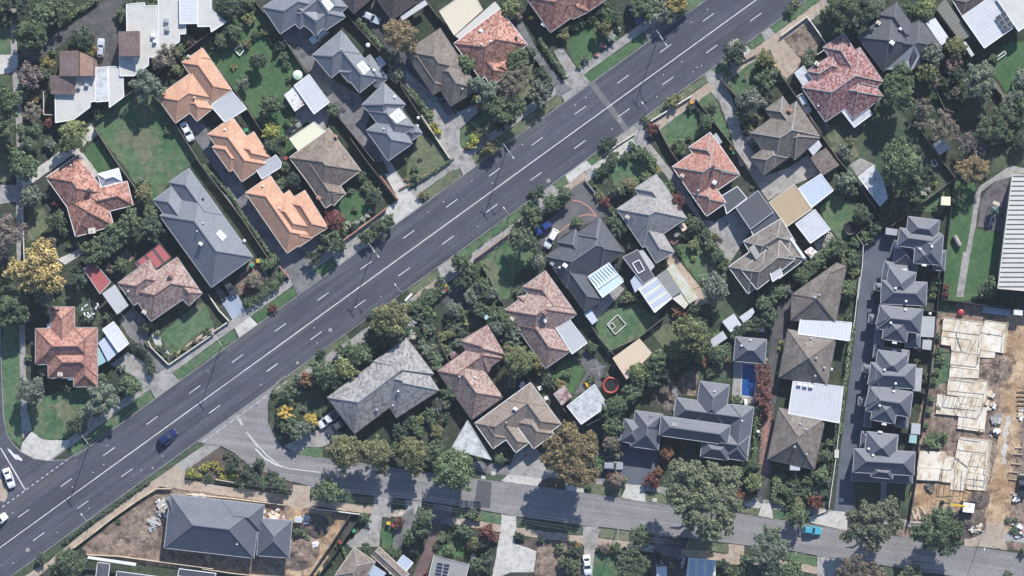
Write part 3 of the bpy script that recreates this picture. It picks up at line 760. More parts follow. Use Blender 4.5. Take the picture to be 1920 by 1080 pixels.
# ---- roads
sheet('road', 'road', 'r', [(-260, -54.5), (2100, -54.5), (2100, 54.5), (-260, 54.5)], 'asphalt', 0)
top_edge = [(502, 790), (513, 819), (530, 841), (558, 853), (616, 861), (896, 899), (940, 904), (1007, 912), (1057, 919), (1160, 934), (1248, 947), (1382, 963), (1487, 979), (1587, 995), (1703, 1009), (1809, 1024), (1990, 1050)]
bot_edge = [(385, 832), (413, 834), (441, 849), (469, 873), (510, 890), (547, 903), (583, 911), (647, 922), (780, 937), (902, 955), (974, 968), (1090, 983), (1160, 991), (1220, 999), (1379, 1019), (1476, 1030), (1540, 1042), (1664, 1060), (1740, 1074), (1990, 1106)]
sr = sheet('side_road', 'path', 'p', [(530, 705), (518, 718), (507, 734), (501, 757), (501, 775)]+top_edge+bot_edge[::-1]+[(372, 829), (372, 800), (440, 740)], 'asphalt_grey', 0)
sr.location.z = .0305   # under the main road's edge, over everything beside it
sheet('side_street', 'drive', 'p', [(-60, 560), (-3, 560), (1, 631), (3, 698), (6, 770), (8, 788), (14, 816), (25, 833), (39, 847), (64, 860), (89, 864), (125, 862), (153, 842), (175, 830), (150, 900), (0, 1000), (-60, 1010)], 'asphalt', 0)
for t0, w in ((1404, 11),):
    sheet('road_patch', 'mark', 'r', [(t0, -54), (t0+w, -54), (t0+w+2, 54), (t0+2, 54)], 'asphalt_fade' if w < 9 else 'asphalt_patch', .06)
sheet('road_patch', 'mark', 'p', [(896, 900), (922, 904), (919, 953), (888, 950)], 'asphalt_fade', .03)
for a, b in ((-200, 215), (560, 720), (1050, 1300)):
    sheet('road_patch', 'mark', 'r', [(a, -53), (b, -53), (b, -44), (a, -45)], 'asphalt_fade', .12)
# ---- kerbs
def rk(a, b, d): kerb([(a, d), (b, d)], 'r')
NWV = [(215, 400), (456, 595), (637, 735), (782, 822), (888, 962), (1018, 1113), (1145, 1348), (1402, 1543), (1590, 1720)]
SEV = [(-140, 447), (560, 640), (640, 760), (905, 972), (1005, 1195), (1238, 1268), (1316, 1360), (1445, 1590), (1606, 1645), (1685, 1722), (1740, 1850)]
for a, b in NWV: rk(a, b, -55.4)
for a, b in SEV: rk(a, b, 55.4)
for a, b in zip(NWV, NWV[1:]): kerb([(a[1], -55.4), (b[0], -55.4)], 'r', .112, .16)
for a, b in zip(SEV[1:], SEV[2:]): kerb([(a[1], 55.4), (b[0], 55.4)], 'r', .112, .16)
kerb([(545, 703), (530, 708), (519, 717), (508, 733), (501, 757), (501, 790), (513, 819), (530, 841), (558, 853), (616, 861)])
kerb([(616, 861), (896, 899), (940, 904), (1007, 912), (1057, 919), (1160, 934), (1248, 947), (1382, 963), (1487, 979), (1587, 995), (1703, 1009), (1809, 1024), (1930, 1041)], h=.122)
kerb([(380, 833), (413, 834), (441, 849), (469, 873), (510, 890), (547, 903)])
kerb([(583, 911), (647, 922), (780, 937), (902, 955), (974, 968), (1090, 983), (1160, 991), (1220, 999), (1379, 1019), (1476, 1030), (1540, 1042), (1664, 1060), (1740, 1074)], h=.12)
kerb([(1, 600), (1, 631), (3, 698), (6, 770), (8, 788), (14, 816), (25, 833), (39, 847), (64, 860), (89, 864), (125, 862), (153, 845)])
# ---- painted markings
def mark(t, pts, c='mark2'): sheet('road_marking', c, t, pts, 'paint', .015)
mark('r', [(-200, -1.0), (2000, -1.0), (2000, .6), (-200, .6)])
sheet('road_wear', 'mark', 'r', [(640, -3), (1130, -3.5), (1300, -2), (1300, 2), (1130, 3), (640, 3)], 'asphalt_fade', .12)
for k in range(-4, 19): a = 271.4+99.15*k; mark('r', [(a-13, -26.8), (a+13, -26.8), (a+13, -25.4), (a-13, -25.4)])
for a in [-31, 71, 173, 275, 377, 478]+[611.5+101.8*k for k in range(13)]: mark('r', [(a-13, 25.0), (a+13, 25.0), (a+13, 26.4), (a-13, 26.4)])
for i in range(15):   # give way line of the left street
    f = i/14; x, y = 125-f*128, 863+f*93; mark('p', [(x-2.6, y+.6), (x+1.8, y-2.6), (x+2.8, y-1.2), (x-1.6, y+2)])
mark('p', [(0, 840), (2, 839.5), (48.5, 918), (47, 920)])
mark('a4', [(48, 222), (62, 222), (98, 258), (120, 262), (150, 290), (148, 306), (128, 296), (104, 292), (88, 274)])
for i in range(13):   # edge line over the side road mouth
    f = i/12; x, y = 384+f*150, 825-f*108; 
    if i % 1 == 0: mark('p', [(x-4, y+3.2), (x+4, y-2.6), (x+4.6, y-1.6), (x-3.4, y+4.2)])
sheet('road_marking', 'mark2', 'b4', [(232, 22), (250, 14), (275, 58), (262, 66)], 'concrete_light', .03); sheet('road_marking', 'mark2', 'b4', [(288, 112), (302, 104), (386, 208), (370, 214)], 'concrete_light', .03)
mark('b4', [(352, 222), (358, 218), (420, 280), (500, 325), (580, 352), (800, 378), (800, 384), (578, 358), (490, 332), (410, 288)])
mark('b4', [(380, 212), (386, 208), (440, 268), (520, 328), (515, 332), (432, 272)])
for i in range(34):
    tt, d = rnd.uniform(0, 1750), rnd.choice((-40, -38, -13, 11, 37, 39))
    mark('r', [(tt, d), (tt+2, d-.3), (tt+2, d+1.4), (tt, d+1.6)])
# manhole covers
for t, x, y, r in (('c2', 965, 282, 16), ('d1', 80, 810, 16), ('b3', 862, 355, 14), ('a4', 187, 903, 15), ('b3', 640, 577, 10), ('a4', 1030, 350, 8)):
    sheet('manhole_cover', 'mark', t, [(x+r*math.cos(a*.628), y+r*math.sin(a*.628)) for a in range(10)], 'concrete', 0)

# ---- nature strips and footpaths on the main road
for i, (a, b) in enumerate(NWV): sheet('nature_strip', 'lawn', 'r', [(a+3, -57), (b-4, -57), (b+3, -75), (a-3, -75)], ('grass', 'grass', 'grass_bright', 'grass_bright', 'grass_dark', 'grass_dry', 'grass_dry', 'grass_bright', 'grass')[i], .22)
for i, (a, b) in enumerate(SEV): sheet('nature_strip', 'lawn', 'r', [(a-3, 57), (b+3, 57), (b-3, 71), (a+3, 71)], ('grass_dark', 'grass_dry', 'grass_dry', 'grass_dry', 'grass', 'grass', 'grass', 'grass_dry', 'grass', 'grass', 'grass')[i], .25)
sheet('footpath', 'path', 'r', [(170, -76), (1750, -76), (1750, -91), (170, -91)], 'concrete', .06)
sheet('footpath', 'path', 'r', [(640, 66), (905, 72), (1860, 72), (1860, 91), (905, 90), (760, 88), (640, 80)], 'concrete', .15)
for a, b in ((905, 955), (1245, 1300), (1316, 1410), (1440, 1590), (1640, 1850)): sheet('footpath', 'drive', 'r', [(a, 72.5), (b, 72.5), (b, 89), (a, 89)], rnd.choice(('tan_path', 'concrete_light', 'tan_path')), .08)
# crossovers NW
for i, (a, b) in enumerate(zip(NWV, NWV[1:])):
    sheet('crossover', 'path', 'r', [(a[1], -56), (b[0], -56), (b[0]-3, -76), (a[1]+3, -76)], ('concrete', 'concrete_light', 'concrete', 'concrete', 'concrete_light', 'concrete', 'concrete', 'concrete_dark')[i], .05)
for i, (a, b) in enumerate(zip(SEV[3:], SEV[4:])):
    sheet('crossover', 'path', 'r', [(a[1], 56), (b[0], 56), (b[0]+3, 72), (a[1]-3, 72)], ('concrete', 'concrete', 'concrete_light')[i % 3], .05)
# ---- side road verges
def seg(edge, x0, x1, o0, o1):
    def yat(x):
        for (a, b), (c, d) in zip(edge, edge[1:]):
            if a <= x <= c: return b+(d-b)*(x-a)/(c-a)
        return edge[-1][1]
    xs = [x0]+[p[0] for p in edge if x0 < p[0] < x1]+[x1]
    return [(x, yat(x)+o0) for x in xs]+[(x, yat(x)+o1) for x in xs[::-1]]
for x0, x1, mm in ((560, 606, 'grass'), (886, 945, 'grass_dark'), (1010, 1055, 'mulch'), (1100, 1165, 'grass_dry'), (1205, 1250, 'grass_dry'), (1380, 1424, 'grass_dry'), (1449, 1500, 'grass'), (1500, 1562, 'grass_dark'), (1680, 1705, 'soil')):
    sheet('nature_strip', 'lawn', 'p', seg(top_edge, x0, x1, -2, -20), mm, .2)
sheet('footpath', 'path', 'p', seg(top_edge, 880, 1960, -21, -34), 'concrete', .08)
for x0, x1, mm in ((583, 702, 'grass_dark'), (733, 760, 'grass_dark'), (850, 940, 'grass'), (970, 1091, 'grass_dark'), (1125, 1180, 'grass_dry'), (1280, 1365, 'grass_dry'), (1475, 1531, 'grass'), (1600, 1760, 'grass_dark')):
    sheet('nature_strip', 'lawn', 'p', seg(bot_edge, x0, x1, 3, 21), mm, .2)
sheet('footpath', 'path', 'p', seg(bot_edge, 583, 1900, 22, 36), 'tan_path', .1)
for x0, x1, mm in ((702, 733, 'concrete'), (760, 790, 'concrete'), (812, 848, 'concrete_dark'), (940, 968, 'concrete_light'), (1093, 1122, 'concrete'), (1366, 1395, 'tan_path'), (1532, 1590, 'concrete'), (1225, 1278, 'concrete_dark')):
    sheet('crossover', 'path', 'p', seg(bot_edge, x0, x1, 2, 40), mm, .08)
sheet('crossover', 'drive', 'b4', [(608, 468), (732, 470), (722, 575), (740, 600), (660, 640), (560, 600), (600, 540)], 'tan_path', .25)

L_ = lambda cat, name, mat, t, pts, amp=.2: sheet(name, cat, t, pts, mat, amp)
# ---- lawns
for t, mat, pts in (
 ('a1', 'grass', [(605, 830), (835, 665), (920, 590), (1040, 650), (1190, 835), (1330, 1080), (1270, 1130), (1150, 1230), (1040, 1350), (940, 1290), (860, 1150), (670, 910)]),
 ('a2', 'grass_bright', [(590, 70), (665, 0), (800, 200), (660, 225), (600, 165), (578, 110)]),
 ('b1', 'grass_bright', [(0, 300), (160, 170), (340, 20), (540, 250), (690, 480), (640, 560), (545, 640), (640, 770), (500, 1040), (400, 850), (290, 700), (190, 590)]),
 ('a2', 'grass_dry', [(190, 480), (300, 470), (325, 600), (240, 690), (180, 700)]),
 ('b2', 'grass_bright', [(860, 480), (960, 400), (1040, 345), (1110, 420), (1150, 480), (1100, 560), (960, 610), (900, 540)]),
 ('a3', 'grass', [(1075, 400), (1130, 350), (1290, 210), (1380, 160), (1450, 330), (1380, 350), (1330, 400), (1200, 500), (1150, 510), (1100, 440)]),
 ('a3', 'grass', [(185, 900), (230, 860), (350, 780), (600, 740), (640, 850), (560, 960), (470, 1090), (290, 1100), (215, 1040), (190, 980)]),
 ('a3', 'grass', [(20, 320), (125, 320), (140, 700), (148, 1000), (140, 1150), (60, 1080), (30, 950), (10, 700)]),
 ('a3', 'grass_dark', [(350, 150), (450, 60), (560, 60), (680, 250), (650, 330), (540, 280), (510, 200)]),
 ('a1', 'grass', [(-40, 180), (66, 180), (70, 365), (-40, 365)]), ('a1', 'grass_dark', [(-40, 500), (75, 495), (110, 640), (80, 1080), (-40, 1090)]),
 ('a2', 'grass_dry', [(-30, 0), (30, 0), (95, 60), (80, 280), (-30, 290)]),
 ('c2', 'grass', [(500, 830), (700, 690), (900, 780), (830, 860), (740, 920), (700, 1080), (640, 1080)]),
 ('c3', 'grass_bright', [(980, 640), (1120, 540), (1220, 630), (1130, 790), (1020, 720)]),
 ('c1', 'grass_bright', [(1080, 290), (1290, 100), (1400, 60), (1440, 260), (1160, 470)]),
 ('c1', 'grass', [(380, 870), (620, 690), (640, 830), (440, 1000), (370, 980)]),
 ('c1', 'grass_dry', [(20, 1080), (100, 880), (200, 980), (300, 1070), (60, 1270), (-5, 1240)]),
 ('c1', 'grass_dry', [(720, 480), (860, 420), (920, 560), (780, 680)]),
 ('e1', 'grass_bright', [(1240, 370), (1320, 300), (1450, 280), (1450, 450), (1350, 700), (1240, 500)]),
 ('e1', 'grass_dark', [(10, 790), (490, 660), (760, 910), (970, 1200), (540, 1530), (480, 1490), (200, 1080)]),
 ('e1', 'grass_dark', [(760, 600), (1000, 560), (1240, 620), (1150, 800), (1000, 820), (820, 740)]),
 ('e2', 'grass_dry', [(120, 60), (300, 40), (330, 120), (240, 160), (200, 120)]),
 ('e2', 'grass', [(60, 480), (150, 360), (300, 460), (430, 520), (300, 620), (200, 680), (130, 610)]),
 ('e2', 'grass_dry', [(700, 480), (960, 300), (860, 200), (800, 330), (640, 500)]),
 ('e2', 'grass', [(690, 480), (880, 350), (950, 300), (945, 430), (880, 510)]),
 ('e2', 'grass_bright', [(900, 700), (960, 290), (1110, 290), (1120, 600), (1290, 640), (1270, 900), (1262, 1010), (1180, 1090), (890, 1090)]),
 ('e2', 'grass_dark', [(980, 250), (1130, 300), (1150, 260), (1450, 160), (1450, 60), (1150, 60), (1000, 200)]),
 ('d1', 'grass', [(770, 540), (900, 440), (1010, 390), (1150, 520), (1080, 640), (940, 650), (860, 640)]),
 ('d1', 'grass', [(590, 660), (670, 590), (740, 700), (820, 900), (840, 1000), (700, 800)]),
 ('d1', 'grass', [(340, 860), (560, 690), (640, 780), (690, 880), (540, 950), (420, 1020)]),
 ('d1', 'grass_dark', [(1440, 60), (1360, 110), (1500, 300), (1600, 240), (1540, 60)]),
 ('d2', 'grass', [(20, 240), (0, 100), (180, 30), (290, 210), (180, 330), (60, 380)]),
 ('d2', 'grass', [(450, 740), (640, 680), (800, 860), (690, 960), (600, 960)]), ('d2', 'grass_dark', [(690, 960), (800, 870), (960, 1060), (900, 1190), (700, 1250)]),
 ('d3', 'grass', [(-90, 230), (200, 190), (360, 290), (210, 400), (0, 530), (-60, 450)]),
 ('d3', 'grass_dry', [(270, 360), (440, 300), (640, 330), (600, 520), (380, 480)]), ('d3', 'grass_dark', [(560, 600), (830, 580), (830, 710), (600, 690)]),
 ('d3', 'soil', [(450, 740), (520, 640), (610, 630), (600, 800), (480, 790)]),
 ('c4', 'grass_bright', [(210, 880), (380, 830), (400, 960), (210, 940)]), ('b4', 'grass_bright', [(1200, 760), (1310, 740), (1330, 860), (1210, 900)]),
 ('d4', 'grass', [(-140, 930), (40, 920), (60, 1080), (-160, 1080)]), ('d4', 'grass_bright', [(1120, 400), (1190, 395), (1190, 440), (1140, 450)]),
 ('e4', 'grass_dark', [(290, 420), (470, 440), (465, 560), (290, 600)]), ('e4', 'grass_dark', [(515, 445), (690, 460), (660, 640), (515, 560)]),
 ('e3', 'grass', [(880, 160), (990, 170), (960, 220), (870, 240)]), ('e3', 'grass', [(850, 470), (945, 500), (930, 700), (800, 760)]),
 ('b3', 'grass_dark', [(600, 800), (760, 760), (840, 880), (740, 960), (620, 920)]),
 ('b4', 'grass_dark', [(448, 0), (545, 190), (520, 180), (450, 90)]), ('b1', 'grass_bright', [(540, 1000), (600, 930), (640, 1000), (560, 1060)]),
 ): L_('lawn', 'lawn', mat, t, pts, .25)
# ---- soil
L_('garden', 'soil', 'soil', 'a4', [(555, 885), (1060, 485), (1200, 490), (1960, 598), (2385, 660), (2090, 1100), (1900, 1100), (1000, 1005), (590, 940)], .3)
for pts in ([(570, 560), (650, 520), (700, 640), (880, 640), (860, 760), (700, 800), (600, 760)], [(700, 900), (860, 700), (960, 680), (780, 1080), (540, 1080)]): L_('soil', 'soil', 'sand', 'b4', pts, .5)
L_('soil', 'soil', 'mulch', 'b4', [(-140, 390), (-100, 340), (110, 215), (220, 260), (330, 350), (500, 405), (610, 470), (600, 530), (90, 430)], .15)
L_('garden', 'soil', 'soil', 'p', [(1764, 566), (1935, 580), (1935, 1035), (1822, 1018), (1706, 1000), (1714, 830), (1738, 700)], .3)
L_('soil', 'soil', 'sand', 'p', [(1886, 585), (1925, 600), (1920, 760), (1900, 900), (1893, 1014), (1845, 1006), (1850, 930), (1868, 860), (1875, 700)], .6)
L_('soil', 'soil', 'sand', 'p', [(1712, 905), (1790, 908), (1850, 925), (1840, 985), (1790, 975), (1712, 960)], .7)
L_('drive', 'gravel_track', 'concrete_light', 'e4', [(1320, 0), (1350, 0), (1330, 120), (1310, 320), (1285, 320), (1300, 120)], .4)
L_('drive', 'site_entrance', 'tan_path', 'e4', [(1180, 720), (1300, 730), (1330, 900), (1040, 880), (1040, 800), (1180, 800)], .25)
L_('soil', 'soil', 'soil', 'd1', [(1165, 265), (1340, 120), (1445, 270), (1410, 370), (1290, 380)], .3)
L_('soil', 'soil', 'mulch', 'c4', [(735, 870), (860, 810), (1180, 870), (1190, 1080), (870, 1080), (880, 910)], .3)
L_('soil', 'soil', 'soil', 'c4', [(890, 900), (1010, 850), (1120, 860), (1100, 960), (1000, 1080), (870, 1080)], .4)
L_('soil', 'soil', 'mulch', 'd4', [(280, 940), (540, 930), (560, 1090), (290, 1090)], .3)
L_('soil', 'soil', 'soil', 'b2', [(220, 960), (330, 830), (430, 880), (440, 940), (300, 1030), (250, 1060)], .3)
L_('soil', 'tanbark', 'tanbark', 'e2', [(1150, 400), (1240, 290), (1350, 258), (1325, 640), (1220, 630), (1130, 590)], .2)
L_('soil', 'soil', 'mulch', 'd3', [(300, 780), (450, 700), (460, 900), (380, 900)], .4)
L_('soil', 'soil', 'soil', 'a2', [(740, 800), (860, 740), (900, 800), (800, 900)], .4)
# ---- paths and drives
for name, mat, t, pts in (
 ('footpath', 'concrete', 'p', [(18, -10), (30, -10), (33, 120), (21, 120)]), ('driveway', 'concrete_light', 'a1', [(-30, 370), (122, 370), (122, 455), (70, 490), (-30, 505)]),
 ('footpath', 'concrete', 'p', [(22, 130), (33, 130), (45, 250), (44, 420), (33, 545), (30, 420), (31, 250)]), ('footpath', 'concrete', 'a3', [(128, 320), (168, 320), (182, 880), (215, 1030), (150, 1090), (138, 880)]),
 ('driveway', 'drive_asphalt', 'a1', [(125, 445), (360, 235), (640, 60), (720, -10), (850, -10), (790, 120), (803, 450), (640, 440), (650, 350), (640, 250), (490, 235), (400, 320), (180, 445)]),
 ('driveway', 'concrete_light', 'a1', [(590, 860), (615, 845), (665, 910), (530, 1010), (600, 1100), (560, 1120), (500, 1030)]),
 ('driveway', 'concrete_light', 'a2', [(150, 285), (260, 190), (440, 60), (520, 90), (310, 235), (220, 300), (150, 345)]),
 ('garden_path', 'concrete_light', 'a2', [(525, 100), (560, 95), (670, 245), (640, 260)]), ('driveway', 'concrete', 'a2', [(-30, 312), (112, 312), (112, 425), (-30, 445)]),
 ('garden_path', 'concrete_light', 'a2', [(385, 815), (600, 712), (590, 760), (440, 850)]),
 ('corner_paving', 'concrete_light', 'a4', [(150, 180), (215, 105), (290, 160), (470, 165), (460, 200), (330, 300), (232, 297), (138, 235)]),
 ('driveway', 'concrete', 'a3', [(745, 590), (860, 505), (960, 560), (1050, 650), (1160, 645), (1080, 720), (930, 720), (890, 660)]),
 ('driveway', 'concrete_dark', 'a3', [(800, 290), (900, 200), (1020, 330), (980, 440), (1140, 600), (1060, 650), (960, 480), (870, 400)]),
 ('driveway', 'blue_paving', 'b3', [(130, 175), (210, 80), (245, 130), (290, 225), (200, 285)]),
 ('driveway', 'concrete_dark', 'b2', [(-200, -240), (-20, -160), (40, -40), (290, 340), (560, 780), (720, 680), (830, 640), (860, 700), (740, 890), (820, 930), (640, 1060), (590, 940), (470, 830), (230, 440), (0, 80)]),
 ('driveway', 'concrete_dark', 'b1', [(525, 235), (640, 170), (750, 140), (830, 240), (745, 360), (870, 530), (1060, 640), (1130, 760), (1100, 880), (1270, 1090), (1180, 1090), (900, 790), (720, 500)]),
 ('driveway', 'concrete', 'b2', [(1160, 0), (1250, 130), (1320, 240), (1420, 350), (1500, 450), (1400, 520), (1300, 480), (1330, 410)]),
 ('driveway', 'concrete_light', 'b2', [(1230, 240), (1300, 230), (1400, 360), (1480, 440), (1300, 580), (1230, 490), (1320, 410)]),
 ('driveway', 'concrete', 'c1', [(0, 470), (190, 640), (240, 680), (330, 770), (500, 690), (490, 760), (370, 870), (370, 980), (470, 1090), (330, 1150), (290, 1060), (150, 850), (130, 720), (0, 560)]),
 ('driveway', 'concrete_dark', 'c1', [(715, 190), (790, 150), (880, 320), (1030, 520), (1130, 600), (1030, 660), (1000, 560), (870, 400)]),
 ('driveway', 'concrete', 'c1', [(1000, 345), (1060, 320), (1160, 465), (1250, 555), (1130, 610), (1090, 500)]),
 ('driveway', 'drive_asphalt', 'b1', [(1020, 100), (1180, 0), (1280, 150), (1240, 250), (1380, 380), (1540, 640), (1450, 640), (1200, 270), (1090, 140)]),
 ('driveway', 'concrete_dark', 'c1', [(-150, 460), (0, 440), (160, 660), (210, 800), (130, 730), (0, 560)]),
 ('driveway', 'concrete', 'd1', [(675, 590), (755, 500), (800, 560), (860, 730), (900, 880), (940, 1000), (990, 1120), (890, 1120), (830, 900), (750, 690)]),
 ('courtyard', 'concrete', 'd2', [(840, 0), (960, -20), (1010, 110), (1060, 250), (1230, 190), (1350, 110), (1430, 240), (1260, 310), (1080, 420), (930, 200)]),
 ('driveway', 'tan_path', 'd1', [(1070, 290), (1160, 240), (1300, 400), (1300, 440), (1200, 540), (1130, 440), (1100, 350)]),
 ('driveway', 'concrete', 'd2', [(-10, -60), (90, -140), (230, -30), (330, 90), (520, 330), (640, 550), (720, 560), (870, 480), (960, 620), (920, 690), (820, 840), (700, 680), (620, 560), (330, 170), (150, -20)]),
 ('driveway', 'pavers', 'c2', [(1100, 350), (1215, 275), (1400, 520), (1300, 540), (1180, 600), (1080, 640), (1010, 700), (940, 770), (910, 700), (900, 620), (980, 540), (1100, 430)]),
 ('garden_path', 'drive_asphalt', 'c3', [(280, 60), (360, 0), (430, 200), (420, 310), (360, 330), (240, 150)]),
 ('garden_path', 'pavers', 'c3', [(1190, 480), (1230, 510), (1340, 600), (1320, 740), (1140, 790), (1220, 640), (1170, 550)]),
 ('driveway', 'concrete', 'b4', [(545, 205), (700, 120), (760, 105), (850, 60), (960, 130), (850, 190), (805, 210), (700, 205), (640, 262)]),
 ('driveway', 'concrete', 'c4', [(700, 370), (730, 260), (850, 190), (930, 270), (960, 420), (920, 430), (690, 395)]), ('crossover', 'concrete_light', 'c4', [(690, 395), (930, 425), (890, 474), (648, 440)]),
 ('crossover', 'concrete_light', 'c4', [(1090, 455), (1200, 490), (1212, 528), (1075, 510)]),
 ('driveway', 'drive_slate', 'd4', [(-120, 260), (100, 190), (340, 205), (330, 380), (240, 475), (130, 460), (0, 380)]), ('crossover', 'concrete_light', 'd4', [(88, 550), (130, 458), (240, 473), (256, 582)]),
 ('driveway', 'drive_asphalt', 'd3', [(1120, 170), (1250, 150), (1200, 350), (1180, 540), (1160, 700), (1120, 900), (1100, 1300), (1040, 1540), (1010, 1500), (1020, 1200), (1060, 900), (1090, 500)]),
 ('crossover', 'concrete_light', 'd4', [(1015, 672), (1040, 590), (1100, 590), (1115, 692)]),
 ('driveway', 'drive_slate', 'p', [(1618, 455), (1650, 440), (1685, 443), (1684, 497), (1650, 520), (1645, 620), (1637, 670), (1630, 745), (1622, 810), (1602, 890), (1599, 965), (1563, 960), (1575, 850), (1600, 650), (1610, 560)]),
 ('crossover', 'concrete_light', 'e4', [(-10, 690), (160, 640), (250, 652), (245, 776), (125, 748), (0, 720)]),
 ('garden_path', 'concrete', 'e4', [(475, 440), (515, 440), (512, 580), (470, 580)]),
 ('park_path', 'concrete', 'e2', [(982, 1065), (1030, 760), (1050, 765), (1085, 560), (1108, 380), (1140, 320), (1350, 180), (1450, 200), (1450, 232), (1240, 290), (1150, 360), (1120, 560), (1078, 770), (1030, 1070)]),
 ('driveway', 'concrete', 'b4', [(1150, 640), (1165, 480), (1200, 480), (1290, 560), (1210, 680), (1190, 880), (1000, 890), (970, 860), (1100, 740)]),
 ('driveway', 'brick_paving', 'c4', [(50, 1085), (190, 730), (270, 740), (130, 1085)]), ('driveway', 'concrete_dark', 'c4', [(-60, 700), (60, 610), (40, 760), (-40, 900), (-50, 1000), (-100, 1000)]),
 ('driveway', 'concrete_light', 'c4', [(640, 790), (725, 795), (740, 860), (885, 912), (868, 1055), (710, 1056), (640, 1085), (585, 1085)]),
 ('driveway', 'concrete', 'c4', [(1200, 745), (1318, 762), (1280, 900), (1262, 1085), (1190, 1085), (1212, 850)]),
 ('pool_surround', 'concrete', 'd3', [(850, 560), (1060, 575), (1040, 830), (990, 850), (835, 850)]),
 ('paving', 'concrete', 'c3', [(1200, 190), (1420, 30), (1480, 80), (1300, 280)]), ('paving', 'concrete', 'b1', [(640, 750), (780, 650), (860, 760), (830, 870), (700, 820), (600, 900), (560, 900)]),
 ('paving', 'tan_path', 'd2', [(380, 800), (440, 770), (620, 1000), (700, 1100), (560, 1150), (470, 960)]), ('paving', 'concrete', 'e2', [(20, 700), (140, 640), (180, 690), (60, 790)]),
 ('paving', 'concrete', 'e2', [(260, 180), (340, 130), (440, 180), (330, 270)]), ('path_edge', 'concrete_light', 'a3', [(1020, 380), (1070, 350), (1090, 440), (1150, 520), (1140, 560), (1050, 470)]),
 ('garden_path', 'tan_path', 'a3', [(1150, 515), (1200, 500), (1335, 400), (1440, 335), (1450, 370), (1300, 440), (1150, 560)]),
 ('footpath', 'tan_path', 'a4', [(60, 1145), (330, 980), (640, 720), (1050, 425), (1180, 335), (1250, 330), (1250, 430), (1440, 465), (1980, 540), (1970, 602), (1500, 535), (1080, 475), (610, 800), (180, 1145)]),
 ('footpath', 'concrete', 'a4', [(1180, 332), (1600, 50), (1650, 90), (1250, 370)]),
 ('paving', 'concrete', 'd4', [(1120, 600), (1230, 610), (1230, 640), (1110, 630)]), ('traffic_island', 'tan_path', 'a4', [(-40, 400), (10, 430), (52, 500), (50, 545), (30, 580), (-40, 560)]),
 ('paving', 'concrete_dark', 'c4', [(500, 310), (680, 330), (720, 400), (640, 400), (480, 370)]), ('paving', 'concrete_light', 'd4', [(930, 570), (1040, 590), (1020, 625), (920, 610)]),
 ): L_('drive', name, mat, t, pts, .06)
# red brick edging arcs in the paved forecourt
for pts in ([(1115, 415), (1180, 425), (1240, 460), (1290, 525)], [(1170, 525), (1230, 512), (1290, 525)], [(1030, 640), (1090, 590), (1140, 560)]):
    kerb(pts, 'c2', .11, .32).data.materials[0] = MT['brick_red']
# pool
L_('road', 'pool_water', 'water', 'd3', [(910, 585), (1003, 592), (985, 806), (902, 795)], 0)
mm = MB()
for a, b in zip([(905, 580), (1008, 588), (990, 812), (897, 800)], [(1008, 588), (990, 812), (897, 800), (905, 580)]):
    mm.beam(W('d3', *a, .1), W('d3', *b, .1), .3, .1)
o = mm.build('pool_coping', MT['concrete_light']); o['kind'] = 'structure'

for t, x, y, r, h, mt in (('b4', 640, 910, 5.0, 1.3, 'soil'), ('b4', 760, 745, 3.2, .7, 'mulch'), ('e3', 1230, 620, 4.4, .8, 'soil'), ('e4', 1000, 560, 4.0, .5, 'sand'), ('e4', 1120, 560, 3.0, .6, 'mulch'), ('e4', 1060, 720, 4.2, .9, 'mulch'), ('a4', 1000, 830, 3.5, .4, 'soil')): mound(t, x, y, r, h, mt)
for t, mat, pts in (('a1', 'grass_dry', [(780, 880), (900, 900), (960, 860), (1060, 900), (1080, 960), (1000, 1000), (1040, 1080), (960, 1110), (900, 1010), (800, 960)]), ('a1', 'grass_dry', [(920, 740), (990, 720), (1020, 800), (950, 830)]), ('a3', 'grass_dry', [(330, 860), (420, 830), (560, 900), (420, 960)]),
  ('e1', 'grass_dry', [(90, 830), (180, 850), (240, 980), (190, 1060), (110, 930)]), ('c2', 'grass_dry', [(520, 830), (600, 790), (630, 900), (600, 1000)]), ('d2', 'grass_dry', [(40, 300), (120, 330), (60, 370)]), ('c1', 'grass_dry', [(450, 920), (560, 830), (600, 850), (470, 980)]), ('a3', 'grass_dry', [(285, 1035), (310, 985), (325, 990), (300, 1050)])): L_('soil', 'worn_grass', mat, t, pts, .45)

# the air between the aeroplane and the ground
m = MB(); m.prism([(-1600, -1600), (1600, -1600), (1600, 1600), (-1600, 1600)], -1.0, CAMH+8)
hz = m.build('haze', MT['ground_none'] if 'ground_none' in MT else None); hz['kind'] = 'stuff'
hm = bpy.data.materials.new('haze_air'); hm.use_nodes = True; hm.node_tree.nodes.clear()
ho = hm.node_tree.nodes.new('ShaderNodeOutputMaterial'); pv = hm.node_tree.nodes.new('ShaderNodeVolumePrincipled')
pv.inputs['Color'].default_value = (.74, .80, 1.0, 1); pv.inputs['Density'].default_value = HAZE; hm.node_tree.links.new(pv.outputs[0], ho.inputs['Volume'])
hz.data.materials.clear(); hz.data.materials.append(hm)
# ================================================================== BUILDINGS
H = House
def rects(h, *rs, **k):
    for r in rs: h.wing(*r, **k)
    return h
